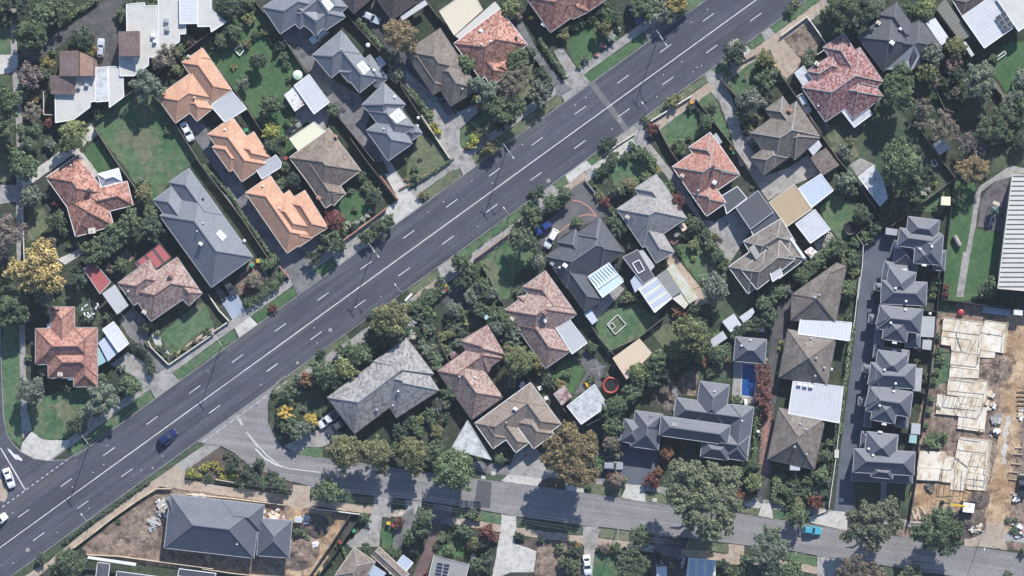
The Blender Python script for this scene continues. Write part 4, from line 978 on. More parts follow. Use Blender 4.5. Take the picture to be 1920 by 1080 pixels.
# upper left flat complex
def parapet(name, label, ref, t, q, z, mat, slope=.1):
    return shed(name, label, 'building', ref, t, q, z, mat, slope, 'wall_white', 'white_trim')
B1 = parapet('flat_roofed_unit', 'off white flat roofed unit with a brown tiled tower roof beside the asphalt drive', 'flat white unit by the asphalt drive', 'a1', [(853, 30), (975, 18), (980, 40), (1060, 38), (1066, 385), (1003, 386), (1003, 440), (905, 512), (810, 512), (805, 380), (856, 210)], 3.2, 'roof_offwhite')
flat_roof(B1, 'tiled_roof', [(798, 212), (945, 210), (945, 382), (803, 380)], 4.6, 'chocolate', 1.0, False, 'a1', None, .12, 'wall_brick')
B2 = parapet('flat_roofed_unit', 'pale flat roofed unit with two rusty roof coolers at the top edge', 'pale unit with rusty coolers', 'a1', [(1068, -20), (1206, -20), (1210, 164), (1253, 166), (1253, 228), (1212, 230), (1212, 280), (1130, 335), (1072, 342)], 3.3, 'roof_offwhite')
B3 = parapet('flat_roofed_unit', 'clean white ribbed roof standing above the rusty coolers at the top edge', 'clean white ribbed roof', 'a1', [(1212, -20), (1333, -20), (1333, 158), (1214, 160)], 3.9, 'roof_clean')
B4 = parapet('flat_roofed_unit', 'stained flat roof with a tapering end next to the dark backyard trees', 'stained flat roof with tapering end', 'b1', [(-34, -20), (55, -20), (55, 60), (100, 100), (158, 150), (58, 216), (52, 178), (-34, 180)], 3.2, 'roof_offwhite')
for root, lst in ((B1, [(1035, 240, .9), (1045, 280, .7), (915, 395, .7)]), (B2, [(1125, 140, 1), (1130, 195, 1)])):
    for x, y, s in lst:
        v = W('a1', x, y, 3.4); m = MB(); m.obox(v, (1, 0), s, s, 3.15, 4.0); m.obox(v, (1, 0), s*.6, s*.6, 4.0, 4.08)
        o = m.build('roof_cooler', MT['metal' if root is B2 else 'white_plastic'], root)
B5 = parapet('flat_roofed_unit', 'low unit with three brown tiled roofs around a stained white flat roof', 'unit with three brown tiled roofs', 'a1', [(372, 638), (503, 640), (515, 520), (645, 520), (645, 682), (608, 690), (608, 722), (495, 808), (375, 828)], 3.1, 'roof_offwhite')
flat_roof(B5, 'tiled_roof', [(402, 343), (532, 343), (532, 516), (402, 514)], 4.9, 'chocolate', .9, False, 'a1', None, .12, 'wall_brick')
flat_roof(B5, 'tiled_roof', [(534, 343), (640, 395), (641, 515), (534, 516)], 4.7, 'chocolate', -.9, False, 'a1', None, .12, 'wall_brick')
flat_roof(B5, 'tiled_roof', [(340, 510), (514, 512), (506, 638), (340, 635)], 4.0, 'chocolate', .8, False, 'a1', None, .12, 'wall_brick')
flat_roof(B5, 'white_roof', [(647, 455), (727, 450), (730, 682), (647, 688)], 3.0, 'roof_mould', .1, False, 'a1', 'white_trim', .12, 'wall_white')
flat_roof(B5, 'white_roof', [(732, 450), (803, 450), (831, 510), (834, 655), (738, 726)], 2.9, 'roof_offwhite', .1, False, 'a1', 'white_trim', .12, 'wall_white')
for x, y in ((530, 590), (585, 575)):
    v = W('a1', x, y, 3.3); m = MB(); m.obox(v, (1, 0), .9, .7, 3.05, 3.75); m.obox(v, (1, 0), .5, .4, 3.75, 3.85); m.build('roof_cooler', MT['metal'], B5)

h = H('house', 'bright orange tiled L shaped house with a white carport roof', 'house', 'orange L shaped house', 'a1', 2.6, 'terracotta', 'cap_orange', 'cream_trim', 'wall_brick', 26)
rects(h, (1365, 325, 1563, 605, 1428, 705), (1060, 655, 1185, 830, 1430, 660), (1225, 690, 1330, 818, 1440, 740), (1240, 425, 1285, 490, 1420, 400)).done()
h.flat('carport_roof', [(55, 715), (190, 608), (298, 735), (150, 826)], 2.5, 'roof_grey', t='b1', trim='white_trim')
h.vent(1312, 660, .22); h.chimney(1275, 380, .5, .4, 'wall_white')
h = H('house', 'orange tiled villa with several gables between the two other orange roofs', 'house', 'middle orange villa', 'b2', 2.6, 'terracotta', 'cap_orange', 'cream_trim', 'wall_brick', 27)
rects(h, (35, -30, 265, 290, 425, 165), (345, -45, 455, 125, 310, 220), (65, 58, 182, 222, 290, 150)).done()
h.flat('carport_roof', [(358, 205), (495, 110), (532, 160), (525, 195), (400, 272)], 2.45, 'roof_grey', trim='white_trim'); h.vent(150, -60)
h = H('house', 'big orange tiled villa with brown shaded side beside a long dark driveway', 'house', 'big orange villa', 'b2', 2.6, 'terracotta', 'cap_orange', 'cream_trim', 'wall_brick', 27)
rects(h, (290, 365, 570, 772, 735, 655), (690, 350, 845, 600, 720, 685), (585, 350, 760, 600, 480, 560), (590, 640, 650, 730, 730, 660)).done()
h.vent(405, 320); h.vent(520, 470)
h = H('house', 'grey brown tiled house with a lemon patio roof above a round lawn', 'house', 'grey brown house above the round lawn', 'b2', 2.7, 'brown', 'cap_brown', 'cream_trim', 'wall_brick', 28)
rects(h, (850, -71, 1065, 215, 640, 200), (612, 150, 830, 468, 965, 372), (840, 260, 960, 370, 850, 420)).done()
h.chimney(785, 400, .9, .8); h.chimney(900, -15, .7, .6, 'brick_red')
h.flat('patio_roof', [(585, 935), (752, 822), (830, 885), (652, 1027)], 2.5, 'roof_lemon', t='b1', trim='cream_trim')
h = H('house', 'long blue grey slate house with a white roof box and a shaded dark side', 'house', 'long blue grey house', 'a2', 2.8, 'slate', 'cap_grey', 'grey_trim', 'wall_cream', 27)
rects(h, (1360, 318, 1708, 800, 1418, 990), (1275, 200, 1500, 515, 1150, 310), (1155, 325, 1360, 600, 1040, 420), t=None).done()
h.acunit(1355, 710, .9, .7, .6); h.vent(1372, 405, .3, 'dark_trim'); h.vent(1330, 625, .18); h.vent(1372, 570, .2); h.vent(1650, 690, .35)
h.panels([(1455, 640), (1485, 610), (1535, 660), (1505, 695)], 2, 1, 'skylight', gap=.04, frame='grey_trim')
h = H('house', 'mottled red tiled house bent in the middle beside a tiny white gazebo', 'house', 'bent red house', 'a2', 2.7, 'mottled_red', 'cap_red', 'white_trim', 'wall_brick', 27)
rects(h, (525, 110, 710, 370, 300, 245), (510, 660, 767, 587, 690, 330), (560, 360, 858, 288, 895, 450), (465, 470, 512, 660, 600, 470)).done()
h.chimney(600, 350, .9, .7, 'dark_trim', rot=35); h.chimney(622, 622, 1.5, .5, 'wall_cream', rot=8); h.vent(478, 180, .2)
g_ = H('gazebo', 'tiny white hipped gazebo roof beside the bent red house', 'gazebo', 'tiny white gazebo', 'a2', 2.5, 'roof_white', 'white_trim', 'white_trim', 'wall_white', 30)
g_.wing(660, 238, 800, 200, 820, 288, walls=False); g_.wallm.obox(W('a2', 740, 245), (1, .2), 1.0, .5, .05, .5); g_.done()
for x, y in ((675, 245), (795, 210), (810, 280), (695, 318)):
    m = MB(); m.obox(W('a2', x, y), (1, 0), .12, .12, 0, 2.5); m.build('post', MT['white_trim'], g_.root)
h = H('house', 'pinkish weathered tiled house with a red striped patio roof and red chimney', 'house', 'pink house with the striped red patio', 'a3', 2.7, 'pink', 'cap_red', 'grey_trim', 'wall_brick', 28)
rects(h, (1195, -135, 1340, 75, 1015, 292), (795, 40, 905, 190, 1060, -50), (1210, -60, 1365, 108, 1180, 90)).done()
h.flat('patio_roof', [(910, 835), (1080, 710), (1157, 800), (972, 945)], 2.6, 'roof_redstripe', t='a2', trim='dark_trim')
h.flat('carport_roof', [(690, 110), (775, 48), (868, 190), (792, 252)], 2.4, 'roof_grey')
h.chimney(1155, 920, 1.0, 1.0, 'brick_red', t='a2'); h.chimney(975, 235, .9, .5, 'wall_cream'); h.vent(865, 95, .2)
shed('carport', 'red metal carport roof with a dark skylight stripe below the hedge row', 'carport', 'red carport', 'a2', [(565, 880), (637, 833), (747, 967), (675, 1047)], 2.5, 'roof_red', .3, None, 'grey_trim', True)
h = H('house', 'square set terracotta tiled house with five hipped wings near the street corner', 'house', 'terracotta corner house', 'a3', 2.7, 'red', 'cap_red', 'grey_trim', 'wall_brick', 28)
rects(h, (340, 200, 503, 200, 500, 560), (242, 346, 650, 340, 648, 582), (498, 340, 657, 340, 658, 738), (323, 470, 655, 465, 655, 674), (240, 346, 325, 346, 322, 582)).done()
h.chimney(408, 655, 1.0, .5, 'wall_cream', rot=0); h.acunit(328, 328, .8, 1.0, -1.2, rot=0); h.acunit(474, 684, 1.2, .6, -.8, rot=0)
shed('shed', 'white skillion garage roof beside the terracotta corner house', 'shed', 'white skillion garage', 'a3', [(693, 352), (766, 298), (868, 448), (800, 505)], 2.6, 'roof_clean', .3, 'wall_cream', 'white_trim')
shed('lean_to', 'pale blue lean-to roof joined to the white skillion garage', 'shed', None, 'a3', [(663, 442), (718, 393), (798, 507), (730, 569)], 2.3, 'roof_blue', .15, 'wall_cream')
shed('lean_to', 'narrow teal roof strip against the terracotta corner house', 'shed', None, 'a3', [(656, 485), (668, 470), (722, 566), (661, 600)], 2.0, 'roof_teal', .1, None, None, True)
h = H('house', 'slate grey unit roof with solar panels at the top edge above the parked silver wagon', 'house', 'slate unit at the top edge', 'b1', 3.0, 'slate', 'cap_grey', 'grey_trim', 'wall_grey', 27)
rects(h, (405, 50, 525, 228, 760, -10), (565, 85, 655, 195, 900, 20), (830, 205, 962, 115, 800, -120), (680, 150, 760, 240, 960, 30), (560, 80, 640, -30, 900, 60)).done()
h.panels([(800, 10), (835, -25), (893, 45), (852, 82)], 2, 1, 'skylight', gap=.05)
h = H('house', 'slate grey unit with two pale solar panels above the deep driveway', 'house', 'slate unit with two panels', 'b1', 3.0, 'slate', 'cap_grey', 'grey_trim', 'wall_grey', 28)
rects(h, (955, 228, 1190, 520, 1055, 622), (740, 372, 868, 525, 1075, 375)); h.wing(1130, 370, 1250, 530, 1170, 590, z=2.4); h.wing(925, 485, 990, 560, 1100, 470); h.done()
h.panels([(1035, 440), (1080, 405), (1135, 465), (1088, 508)], 2, 2, 'skylight', gap=.05); h.vent(1157, 475, .35, t='b1'); h.vent(938, 330, .15)
h = H('house', 'slate grey front unit with stepped hipped roofs beside the pale front lawn', 'house', 'stepped slate front unit', 'b1', 3.0, 'slate', 'cap_grey', 'grey_trim', 'wall_grey', 28)
rects(h, (1225, 560, 1368, 705, 1120, 755), (1262, 637, 1428, 855, 1112, 745), (1105, 880, 1252, 1085, 1412, 965)); h.wing(1370, 890, 1440, 840, 1480, 900, z=2.5); h.done()
h.panels([(1255, 780), (1325, 725), (1378, 795), (1312, 835)], 3, 2, 'skylight', gap=.04); h.vent(1295, 655, .35); h.vent(1222, 870, .2)
h = H('house', 'long grey brown tiled house with an olive tree shading its roof', 'house', 'long grey brown house', 'c1', 2.7, 'greybrown', 'cap_brown', 'dark_trim', 'wall_brick', 28)
rects(h, (235, 190, 420, 470, 190, 635), (330, 335, 495, 600, 330, 755), (5, 370, 190, 640, 270, 560)).done(); h.vent(385, 600, .2)
h = H('house', 'mottled red tiled house with cream flat roofs behind it', 'house', 'red house with cream flat roofs', 'c1', 2.7, 'mottled_red', 'cap_red', 'white_trim', 'wall_brick', 28)
rects(h, (640, 60, 822, 302, 425, 420), (350, 280, 585, 580, 700, 490), (560, 420, 690, 400, 700, 490)).done()
h.flat('flat_roof', [(230, 75), (445, -75), (522, 65), (330, 237)], 2.9, 'roof_cream', trim='cream_trim'); h.flat('patio_roof', [(335, 243), (605, 10), (648, 60), (382, 277)], 2.6, 'roof_ivory')
h.acunit(512, 208, .9, .7, .3); h.vent(575, 280, .25); h.vent(515, 300, .25); h.chimney(750, 255, .6, .5, 'dark_trim')
h = H('house', 'pale red tiled house cut by the top edge above a lawn with white shrubs', 'house', 'red house at the top edge', 'c1', 2.7, 'mottled_red', 'cap_red', 'grey_trim', 'wall_brick', 29)
rects(h, (815, -15, 980, 218, 1400, -25), (1130, 130, 1240, 78, 1050, -60), (1240, 75, 1365, -10, 1180, -60)).done(); h.acunit(935, 165, 1.2, .7, -1.0)
h = H('house', 'dark brown tiled house at the top edge left of the parked silver hatchback', 'house', 'left dark brown house', 'b1', 2.8, 'dark_brown', 'cap_dark', 'dark_trim', 'wall_brick', 28)
rects(h, (890, -60, 1020, 92, 1190, -40)).done()
h = H('house', 'dark brown tiled house at the top edge above the autumn tree', 'house', 'right dark brown house', 'b1', 2.8, 'dark_brown', 'cap_dark', 'dark_trim', 'wall_brick', 28)
rects(h, (1150, -40, 1278, 135, 1470, 5)).done(); h.flat('awning', [(1330, 110), (1500, 0), (1520, 30), (1350, 140)], 2.3, 'roof_grey', post=False)
h = H('house', 'dark and pink mottled red tiled house with a white awning over its yard', 'house', 'mottled red house with white awning', 'e1', 2.7, 'dark_red', 'cap_white', 'grey_trim', 'wall_brick', 28)
rects(h, (228, 228, 455, 590, 100, 345), (-60, 590, 100, 822, 400, 420), (330, 440, 490, 650, 200, 690), (-25, 480, 40, 580, 220, 460)).done()
h.flat('awning', [(205, 745), (328, 655), (416, 770), (295, 860)], 2.4, 'roof_white', trim='white_trim'); h.chimney(40, 430, 1.0, .8, 'wall_cream'); h.vent(50, 715, .2)
h = H('house', 'dark slate tiled house with two white roof boxes and a skylit patio', 'house', 'dark slate house upper right', 'e1', 2.8, 'slate_dark', 'cap_dark', 'dark_trim', 'wall_grey', 28)
rects(h, (315, 250, 492, 482, 740, 320), (580, 15, 740, 250, 460, 100), (735, 118, 885, 315, 640, 440)).done()
h.patch('skylight_patch', [(505, 470), (700, 300), (738, 375), (690, 470)], 'roof_grey', lift=.14); h.acunit(548, 288, 1.1, .9, .4); h.acunit(605, 195, .7, .6, .3); h.chimney(455, 155, .9, .6, 'wall_cream')
h.flat('patio_roof', [(775, 155), (840, 120), (940, 265), (880, 308)], 2.5, 'roof_clean')
h = H('house', 'brown tiled house cut by the top right corner with a white solar extension', 'house', 'top right solar house', 'e1', 3.0, 'dark_brown', 'cap_brown', 'white_trim', 'wall_cream', 25)
rects(h, (955, -5, 1025, 108, 1180, -40)).done()
e_ = h.flat('extension_roof', [(1020, 112), (1195, -10), (1250, 0), (1370, 185), (1170, 326)], 3.2, 'roof_white', post=False, trim='white_trim', slope=.5); 
h.flat('flat_roof', [(1252, -10), (1460, -10), (1460, 170), (1402, 212)], 3.5, 'roof_offwhite', post=False, trim='white_trim')
for i in range(3):
    for j in range(2):
        def Q(u, w): 
            a = (1243+67*u+0, 117-47*u); b = (1308+62*u, 215-45*u); return W('e1', a[0]+(b[0]-a[0])*w, a[1]+(b[1]-a[1])*w, 3.85)
        v = [Q(j/2+.02, i/3+.02), Q(j/2+.48, i/3+.02), Q(j/2+.48, i/3+.31), Q(j/2+.02, i/3+.31)]; m = MB(); m.face(v); lo = [p-Vector((0, 0, .05)) for p in v]
        for k in range(4): m.face([lo[k], lo[(k+1) % 4], v[(k+1) % 4], v[k]])
        o = m.build('solar_panel', MT['solar_grey'], h.root); f = MB()
        for k in range(4): f.beam(v[k], v[(k+1) % 4], .06, .06)
        f.build('frame', MT['metal'], o)
shed('long_shed', 'long olive roofed shed beside the top right solar house', 'shed', 'olive shed', 'e1', [(850, 60), (905, -10), (1080, 242), (1010, 277)], 2.6, 'roof_olive', .3)
h = H('house', 'grey brown tiled house with pale ridge lines and a white awning corner', 'house', 'grey house with pale ridges', 'd1', 2.7, 'greybrown', 'cap_white', 'dark_trim', 'wall_brick', 29)
rects(h, (1180, 650, 1335, 865, 1058, 738), (960, 895, 1120, 1130, 1430, 915), (965, 1062, 1052, 1182, 1210, 1060), (1285, 770, 1428, 930, 1180, 990)).done()
h.chimney(1225, 745, .9, .8); h.flat('awning', [(1335, 985), (1412, 930), (1445, 985), (1385, 1052)], 2.4, 'roof_clean')
shed('garage', 'brown tiled garage between the white awning and the pale blue roof', 'garage', 'brown garage', 'e2', [(0, 128), (100, 62), (192, 180), (80, 250)], 2.6, 'brown', .5)
h = H('house', 'bright red tiled house with a dark pergola at its lower right corner', 'house', 'red house with dark pergola', 'd2', 2.7, 'red', 'cap_white', 'white_trim', 'wall_brick', 29)
rects(h, (690, -41, 887, 245, 548, 62), (435, 190, 600, 430, 905, 265), (560, 370, 665, 522, 795, 430)).done()
h.acunit(718, 295, .9, .9, .4); h.chimney(710, 190, .6, .8, 'dark_trim'); h.chimney(500, 250, .8, .6, 'wall_cream'); h.vent(608, 350, .2); h.vent(1000, 0, .01)
h.flat('pergola_roof', [(770, 385), (872, 322), (937, 402), (800, 508)], 2.4, 'roof_char', trim='white_trim')
h.flat('side_awning', [(705, -20), (730, -40), (772, 25), (745, 40)], 2.2, 'roof_white', post=False)
h = H('house', 'pale grey tiled cross shaped house with a dark red deck behind', 'house', 'pale grey cross shaped house', 'd2', 2.7, 'lightgrey', 'cap_white', 'grey_trim', 'wall_brick', 29)
rects(h, (325, 240, 518, 532, 185, 345), (60, 475, 235, 735, 525, 530), (180, 600, 325, 840, 440, 755)).done(); h.chimney(130, 530, .8, .8, 'wall_cream')
m = MB(); q = [W('d2', x, y) for x, y in ((375, 660), (512, 568), (548, 640), (440, 722))]; m.prism(q[::-1], .05, .4)
tag(m.build_top('deck', MT['brick_paving']), 'dark red timber deck behind the pale grey cross shaped house', 'deck')
h = H('house', 'large dark slate house with a glazed conservatory and white parked wagon', 'house', 'dark slate house with conservatory', 'c2', 2.9, 'slate_dark', 'cap_grey', 'dark_trim', 'wall_grey', 29)
rects(h, (945, 795, 1090, 1010, 1475, 770), (1000, 870, 1210, 1166, 1330, 1080), (1150, 610, 1260, 770, 1018, 688), (1310, 530, 1480, 765, 1150, 650)).done()
h.acunit(1078, 856, 1.1, .9, .4); h.chimney(990, 845, .7, .5, 'metal'); h.vent(1040, 870, .25)
r_ = h.flat('conservatory_roof', [(1232, 930), (1375, 838), (1472, 965), (1330, 1072)], 3.1, 'cons_glass', post=False, slope=.5, trim='white_trim', th=.05)
f = MB()
for i in range(9):
    u = i/8; a = W('c2', 1232+143*u, 930-92*u, 3.25); b = W('c2', 1330+142*u, 1072-107*u, 3.7); b.z = 3.25; f.beam(a+Vector((0, 0, .3)), b+Vector((0, 0, .05)), .12, .1)
f.beam(W('c2', 1300, 1010, 3.7), W('c2', 1440, 915, 3.6), .14, .1); f.build('glazing_bar', MT['white_trim'], r_)
shed('lean_to', 'small grey lean-to roof beside the slate unit with two panels', 'shed', None, 'b1', [(1165, 395), (1200, 375), (1240, 432), (1205, 458)], 2.2, 'roof_grey', .1)
shed('pool_shed', 'long dark flat roof with a white framed skylight beside the pale grey house', 'shed', 'dark flat roof with skylight', 'd2', [(100, 800), (200, 748), (312, 932), (240, 982)], 2.5, 'roof_char', .1, 'wall_grey', 'grey_trim')
m = MB(); q = [W('d2', x, y, 2.75) for x, y in ((165, 842), (210, 818), (246, 885), (205, 910))]
for i in range(4): m.beam(q[i], q[(i+1) % 4], .22, .12)
tag(m.build_top('skylight_frame', MT['white_trim']), 'white rectangular frame lying on the long dark flat roof', 'skylight')
shed('lean_to', 'narrow grey lean-to along the wall of the pale grey cross shaped house', 'shed', None, 'd2', [(200, 765), (232, 745), (318, 860), (290, 890)], 2.3, 'roof_grey', .1)
shed('shed', 'small pale blue shed roof in front of the striped shed', 'shed', None, 'd3', [(150, 25), (205, -42), (242, 50), (182, 104)], 2.3, 'roof_blue', .15)
shed('shed', 'pale blue shed roof with three cream stripes', 'shed', 'striped shed', 'd3', [(207, 80), (325, -2), (430, 142), (315, 237)], 2.6, 'roof_bluestripe', .3, 'wall_cream', 'white_trim')
shed('shed', 'weathered grey corrugated shed roof right of the striped shed', 'shed', None, 'd3', [(328, -10), (392, -55), (495, 95), (430, 138)], 2.5, 'roof_weather', .2)
shed('shed', 'long narrow white shed roof with mossy lower end', 'shed', None, 'd3', [(395, -58), (440, -95), (610, 140), (548, 180)], 2.4, 'roof_moss', .15)
shed('lean_to', 'greenish lean-to roof below the weathered grey shed', 'shed', None, 'd3', [(432, 142), (497, 97), (545, 178), (518, 214)], 2.2, 'roof_moss', .1)
shed('garage', 'charcoal metal double garage beside the tan roof', 'garage', 'charcoal garage', 'd2', [(863, 466), (1012, 350), (1115, 495), (960, 612)], 2.9, 'roof_char', .5, 'wall_grey', 'grey_trim')
shed('carport', 'lower charcoal roof joined below the charcoal double garage', 'carport', None, 'd2', [(962, 614), (1117, 498), (1210, 604), (1120, 672), (985, 664)], 2.7, 'roof_char', .3, 'wall_grey', 'white_trim')
shed('shed', 'tan ribbed workshop roof beside the charcoal garage', 'shed', 'tan workshop', 'd2', [(1085, 430), (1257, 310), (1377, 475), (1207, 594)], 3.0, 'roof_tan', .5, 'wall_cream', 'cream_trim')
shed('shed', 'pale blue metal roof above the tan workshop', 'shed', 'pale blue metal roof', 'e2', [(-82, 335), (68, 238), (152, 350), (5, 466)], 2.6, 'roof_blue', .3, 'wall_cream', 'white_trim')
shed('shed', 'bright white square shed roof below the pale blue metal roof', 'shed', 'white square shed', 'e2', [(-103, 575), (27, 478), (132, 612), (-2, 706)], 2.7, 'roof_clean', .2, 'wall_cream', 'white_trim')
shed('shed', 'white roof with a clear panel beside the big leafy tree', 'shed', 'white patio beside the big tree', 'e2', [(322, 260), (422, 182), (480, 260), (518, 400), (468, 455)], 2.5, 'roof_mould', .2, None, 'white_trim', True)
h = H('house', 'grey two storey house with upper balcony box behind the charcoal garage', 'house', 'grey two storey house', 'd2', 3.6, 'greybrown', 'cap_white', 'white_trim', 'wall_grey', 28)
rects(h, (815, 865, 945, 1045, 1195, 860), (915, 695, 1010, 850, 1180, 560), (1075, 622, 1245, 840, 990, 740), (1232, 672, 1335, 806, 1120, 900)); h.wing(900, 885, 1005, 1018, 1290, 850, z=4.6); h.done()
h.flat('balcony', [(1085, 880), (1150, 845), (1180, 920), (1110, 965)], 4.9, 'roof_grey', post=False, trim='white_trim'); h.flat('side_awning', [(1222, 672), (1240, 668), (1335, 800), (1318, 812)], 3.9, 'roof_white', post=False)
h.flat('porch_roof', [(950, 740), (985, 712), (1030, 790), (1000, 820)], 4.9, 'roof_weather', post=False)
V = []
for lab, ref, rs, t in (('brown tiled villa with slanting top edge beside the villa driveway', 'top brown villa', [(1500, 560, 1582, 500, 1560, 604), (1484, 552, 1568, 548, 1566, 602)], 'p'),
                     ('square brown tiled villa between two white carport roofs', 'middle brown villa', [(1477, 617, 1568, 634, 1551, 724)], 'p'),
                     ('square brown tiled villa with a small white porch at its lower edge', 'lowest brown villa', [(1460, 764, 1548, 783, 1532, 881)], 'p')):
    h = H('villa', lab, 'house', ref, t, 2.8, 'greybrown', 'cap_brown', 'dark_trim', 'wall_brick', 27, 'brown tiled villas in a row')
    if not V: h.poly('p', [(1482, 601), (1484, 552), (1569, 492), (1588, 499), (1567, 605)], [(1531, 560, 2.5), (1557, 512, 1.5)], [(4, 0, 5), (3, 4, 5, 6), (0, 1, 5), (1, 2, 6, 5), (2, 3, 6)]); h.hz = 4.9; h.done()
    else: rects(h, *rs).done()
    V.append(h)
    x, y, w = rs[0][0], rs[0][1], 0
for h, pts in zip(V, ([(1527, 558), (1536, 553)], [(1520, 635), (1530, 672), (1528, 705), (1545, 690)], [(1500, 795), (1510, 805), (1490, 838), (1512, 852)])):
    for x, y in pts: h.vent(x, y, .28, 'grey_trim', t='p')
V[2].flat('porch_roof', [(1230, 298), (1300, 302), (1295, 368), (1227, 365)], 2.6, 'roof_clean', t='d4'); V[0].flat('side_awning', [(1225, 150), (1270, 110), (1275, 210)], 2.4, 'roof_clean', t='d3', post=False)
V[1].flat('side_awning', [(1172, 540), (1202, 543), (1197, 610), (1167, 606)], 2.4, 'roof_white', t='d3', post=False)
shed('carport', 'white ribbed carport roof between the top and middle brown villas', 'carport', 'upper white carport', 'p', [(1501, 596), (1597, 605), (1592, 639), (1496, 626)], 2.9, 'roof_clean', .2, 'wall_cream', 'white_trim')
cp = shed('carport', 'big white ribbed carport roof between the middle and lowest brown villas', 'carport', 'lower white carport', 'p', [(1487, 715), (1581, 725), (1573, 793), (1478, 775)], 2.9, 'roof_white', .3, 'wall_cream', 'white_trim')
for x, y in ((1290, 725), (1330, 732), (1370, 738)):
    v = W('d3', x, y, 3.1); m = MB(); m.obox(v, (1, -.1), .9, .5, 2.95, 3.5); m.obox(v, (1, -.1), .5, .3, 3.5, 3.56); m.build('roof_cooler', MT['white_plastic'], cp)
h = H('house', 'sprawling blue grey slate house with dark solar strips above the huge gum tree', 'house', 'sprawling slate house', 'd3', 3.0, 'slate_mid', 'cap_grey', 'grey_trim', 'wall_grey', 30)
rects(h, (622, 700, 820, 727, 800, 1000), (462, 812, 960, 880, 940, 1020), (832, 857, 985, 877, 940, 1240)); h.wing(362, 935, 825, 1000, 805, 1130, z=4.3); h.wing(185, 900, 370, 925, 340, 1165); h.wing(115, 955, 245, 985, 220, 1135); h.wing(640, 1085, 825, 1110, 820, 1235, z=3.3); h.wing(700, 1040, 955, 1075, 935, 1205, z=3.2); h.done()
h.panels([(430, 970), (820, 1022), (815, 1062), (425, 1003)], 8, 1, 'solar_grey', gap=.03, frame='dark_trim'); h.panels([(278, 935), (350, 948), (340, 1025), (270, 1015)], 3, 2, 'solar', gap=.02, frame='dark_trim')
h.vent(718, 770, .2); h.vent(905, 970, .2)
h = H('pool_house', 'small slate hipped pavilion at the end of the blue pool', 'pool house', 'pool pavilion', 'd3', 2.6, 'slate_mid', 'cap_grey', 'grey_trim', 'wall_grey', 28)
rects(h, (862, 402, 1070, 420, 1050, 582)).done(); h.vent(900, 462, .25); h.vent(960, 425, .25)
h = H('house', 'pale weathered shingle house on the junction corner', 'house', 'shingle corner house', 'b3', 2.9, 'shingle', 'cap_white', 'dark_trim', 'wall_brick', 27)
rects(h, (840, 810, 1025, 1055, 1560, 650), (1400, 455, 1597, 762, 1330, 985), (1375, 420, 1480, 580, 1240, 700)).done(); h.vent(1320, 770, .25); h.vent(1285, 865, .2); h.vent(1175, 895, .3, 'grey_trim')
h = H('house', 'pinkish red tiled house overgrown by bushes right of the shingle house', 'house', 'overgrown pinkish house', 'c3', 2.7, 'pink', 'cap_red', 'dark_trim', 'wall_brick', 29)
rects(h, (215, 631, 448, 960, 660, 808), (215, 632, 325, 785, 660, 550), (555, 320, 672, 520, 380, 445), (640, 470, 560, 645, 400, 560)).done(); h.vent(470, 675, .25); h.vent(365, 670, .2)
h = H('house', 'pinkish tiled house with a flat grey patio roof and brown chimney', 'house', 'pink house with grey patio', 'c3', 2.7, 'pink', 'cap_red', 'grey_trim', 'wall_brick', 29)
rects(h, (945, -45, 1130, 213, 735, -15), (670, 222, 850, 470, 1130, 215), (740, 320, 945, 615, 1112, 500), (760, 130, 830, 120, 880, 220)).done()
h.flat('patio_roof', [(1000, 317), (1087, 255), (1227, 442), (1125, 517)], 2.6, 'roof_grey', trim='white_trim'); h.chimney(940, 235, .9, .9, 'brick_red'); h.acunit(940, 293, .9, .7, .4); h.chimney(720, 280, .8, .7, 'wall_cream')
h = H('house', 'beige tiled house with zigzag front gables and white gutters', 'house', 'zigzag beige house', 'c3', 2.8, 'beige', 'cap_brown', 'white_trim', 'wall_brick', 25)
h.wing(470, 985, 845, 712, 960, 872); h.wing(845, 712, 1050, 990, 890, 1105); h.wing(470, 985, 592, 1156, 690, 1086); h.wing(560, 928, 745, 1182, 832, 1118); h.wing(735, 975, 866, 1156, 1005, 1060); h.done()
h.acunit(742, 888, .9, .7, .7); h.vent(680, 45, .25, 'grey_trim', t='c4')
shed('carport', 'triangular weathered white carport roof left of the zigzag beige house', 'carport', 'triangular white carport', 'c4', [(420, 28), (582, 296), (308, 222)], 2.6, 'roof_mould', .1, None, 'grey_trim', True)
shed('shed', 'large weathered white shed roof beside the trampoline', 'shed', 'white shed by the trampoline', 'c3', [(1090, 870), (1277, 722), (1367, 866), (1187, 992)], 2.8, 'roof_mould', .3, 'wall_cream', 'white_trim')
shed('shed', 'small rust stained shed beside the white shed by the trampoline', 'shed', 'rusty shed', 'c3', [(998, 786), (1075, 728), (1127, 806), (1055, 866)], 2.3, 'roof_rustbrown', .3)
h = H('house', 'new charcoal blue house on the bare building site below the main road', 'house', 'new charcoal house', 'a4', 2.9, 'slate_mid', 'cap_grey', 'grey_trim', 'wall_white', 27)
rects(h, (1150, 528, 1755, 598, 1718, 960), (1752, 690, 1970, 706, 1923, 955), (1115, 560, 1160, 545, 1130, 770), (1500, 570, 1783, 600, 1740, 780)).done(); h.vent(1600, 866, .2)
h = H('house', 'white walled house at the bottom edge with dark flat roofs and white parapets', 'house', 'white walled house at the bottom edge', 'a4', 3.0, 'roof_char', 'cap_dark', 'white_trim', 'wall_white', 4)
rects(h, (660, 990, 740, 1000, 720, 1180), (790, 1050, 1250, 1110, 1240, 1240)).done(); h.flat('parapet_roof', [(595, 945), (920, 992), (915, 1012), (590, 962)], 2.2, 'roof_white', post=False); h.flat('parapet_roof', [(1210, 1030), (1460, 1062), (1440, 1110), (1200, 1080)], 2.6, 'roof_char', post=False, trim='white_trim')
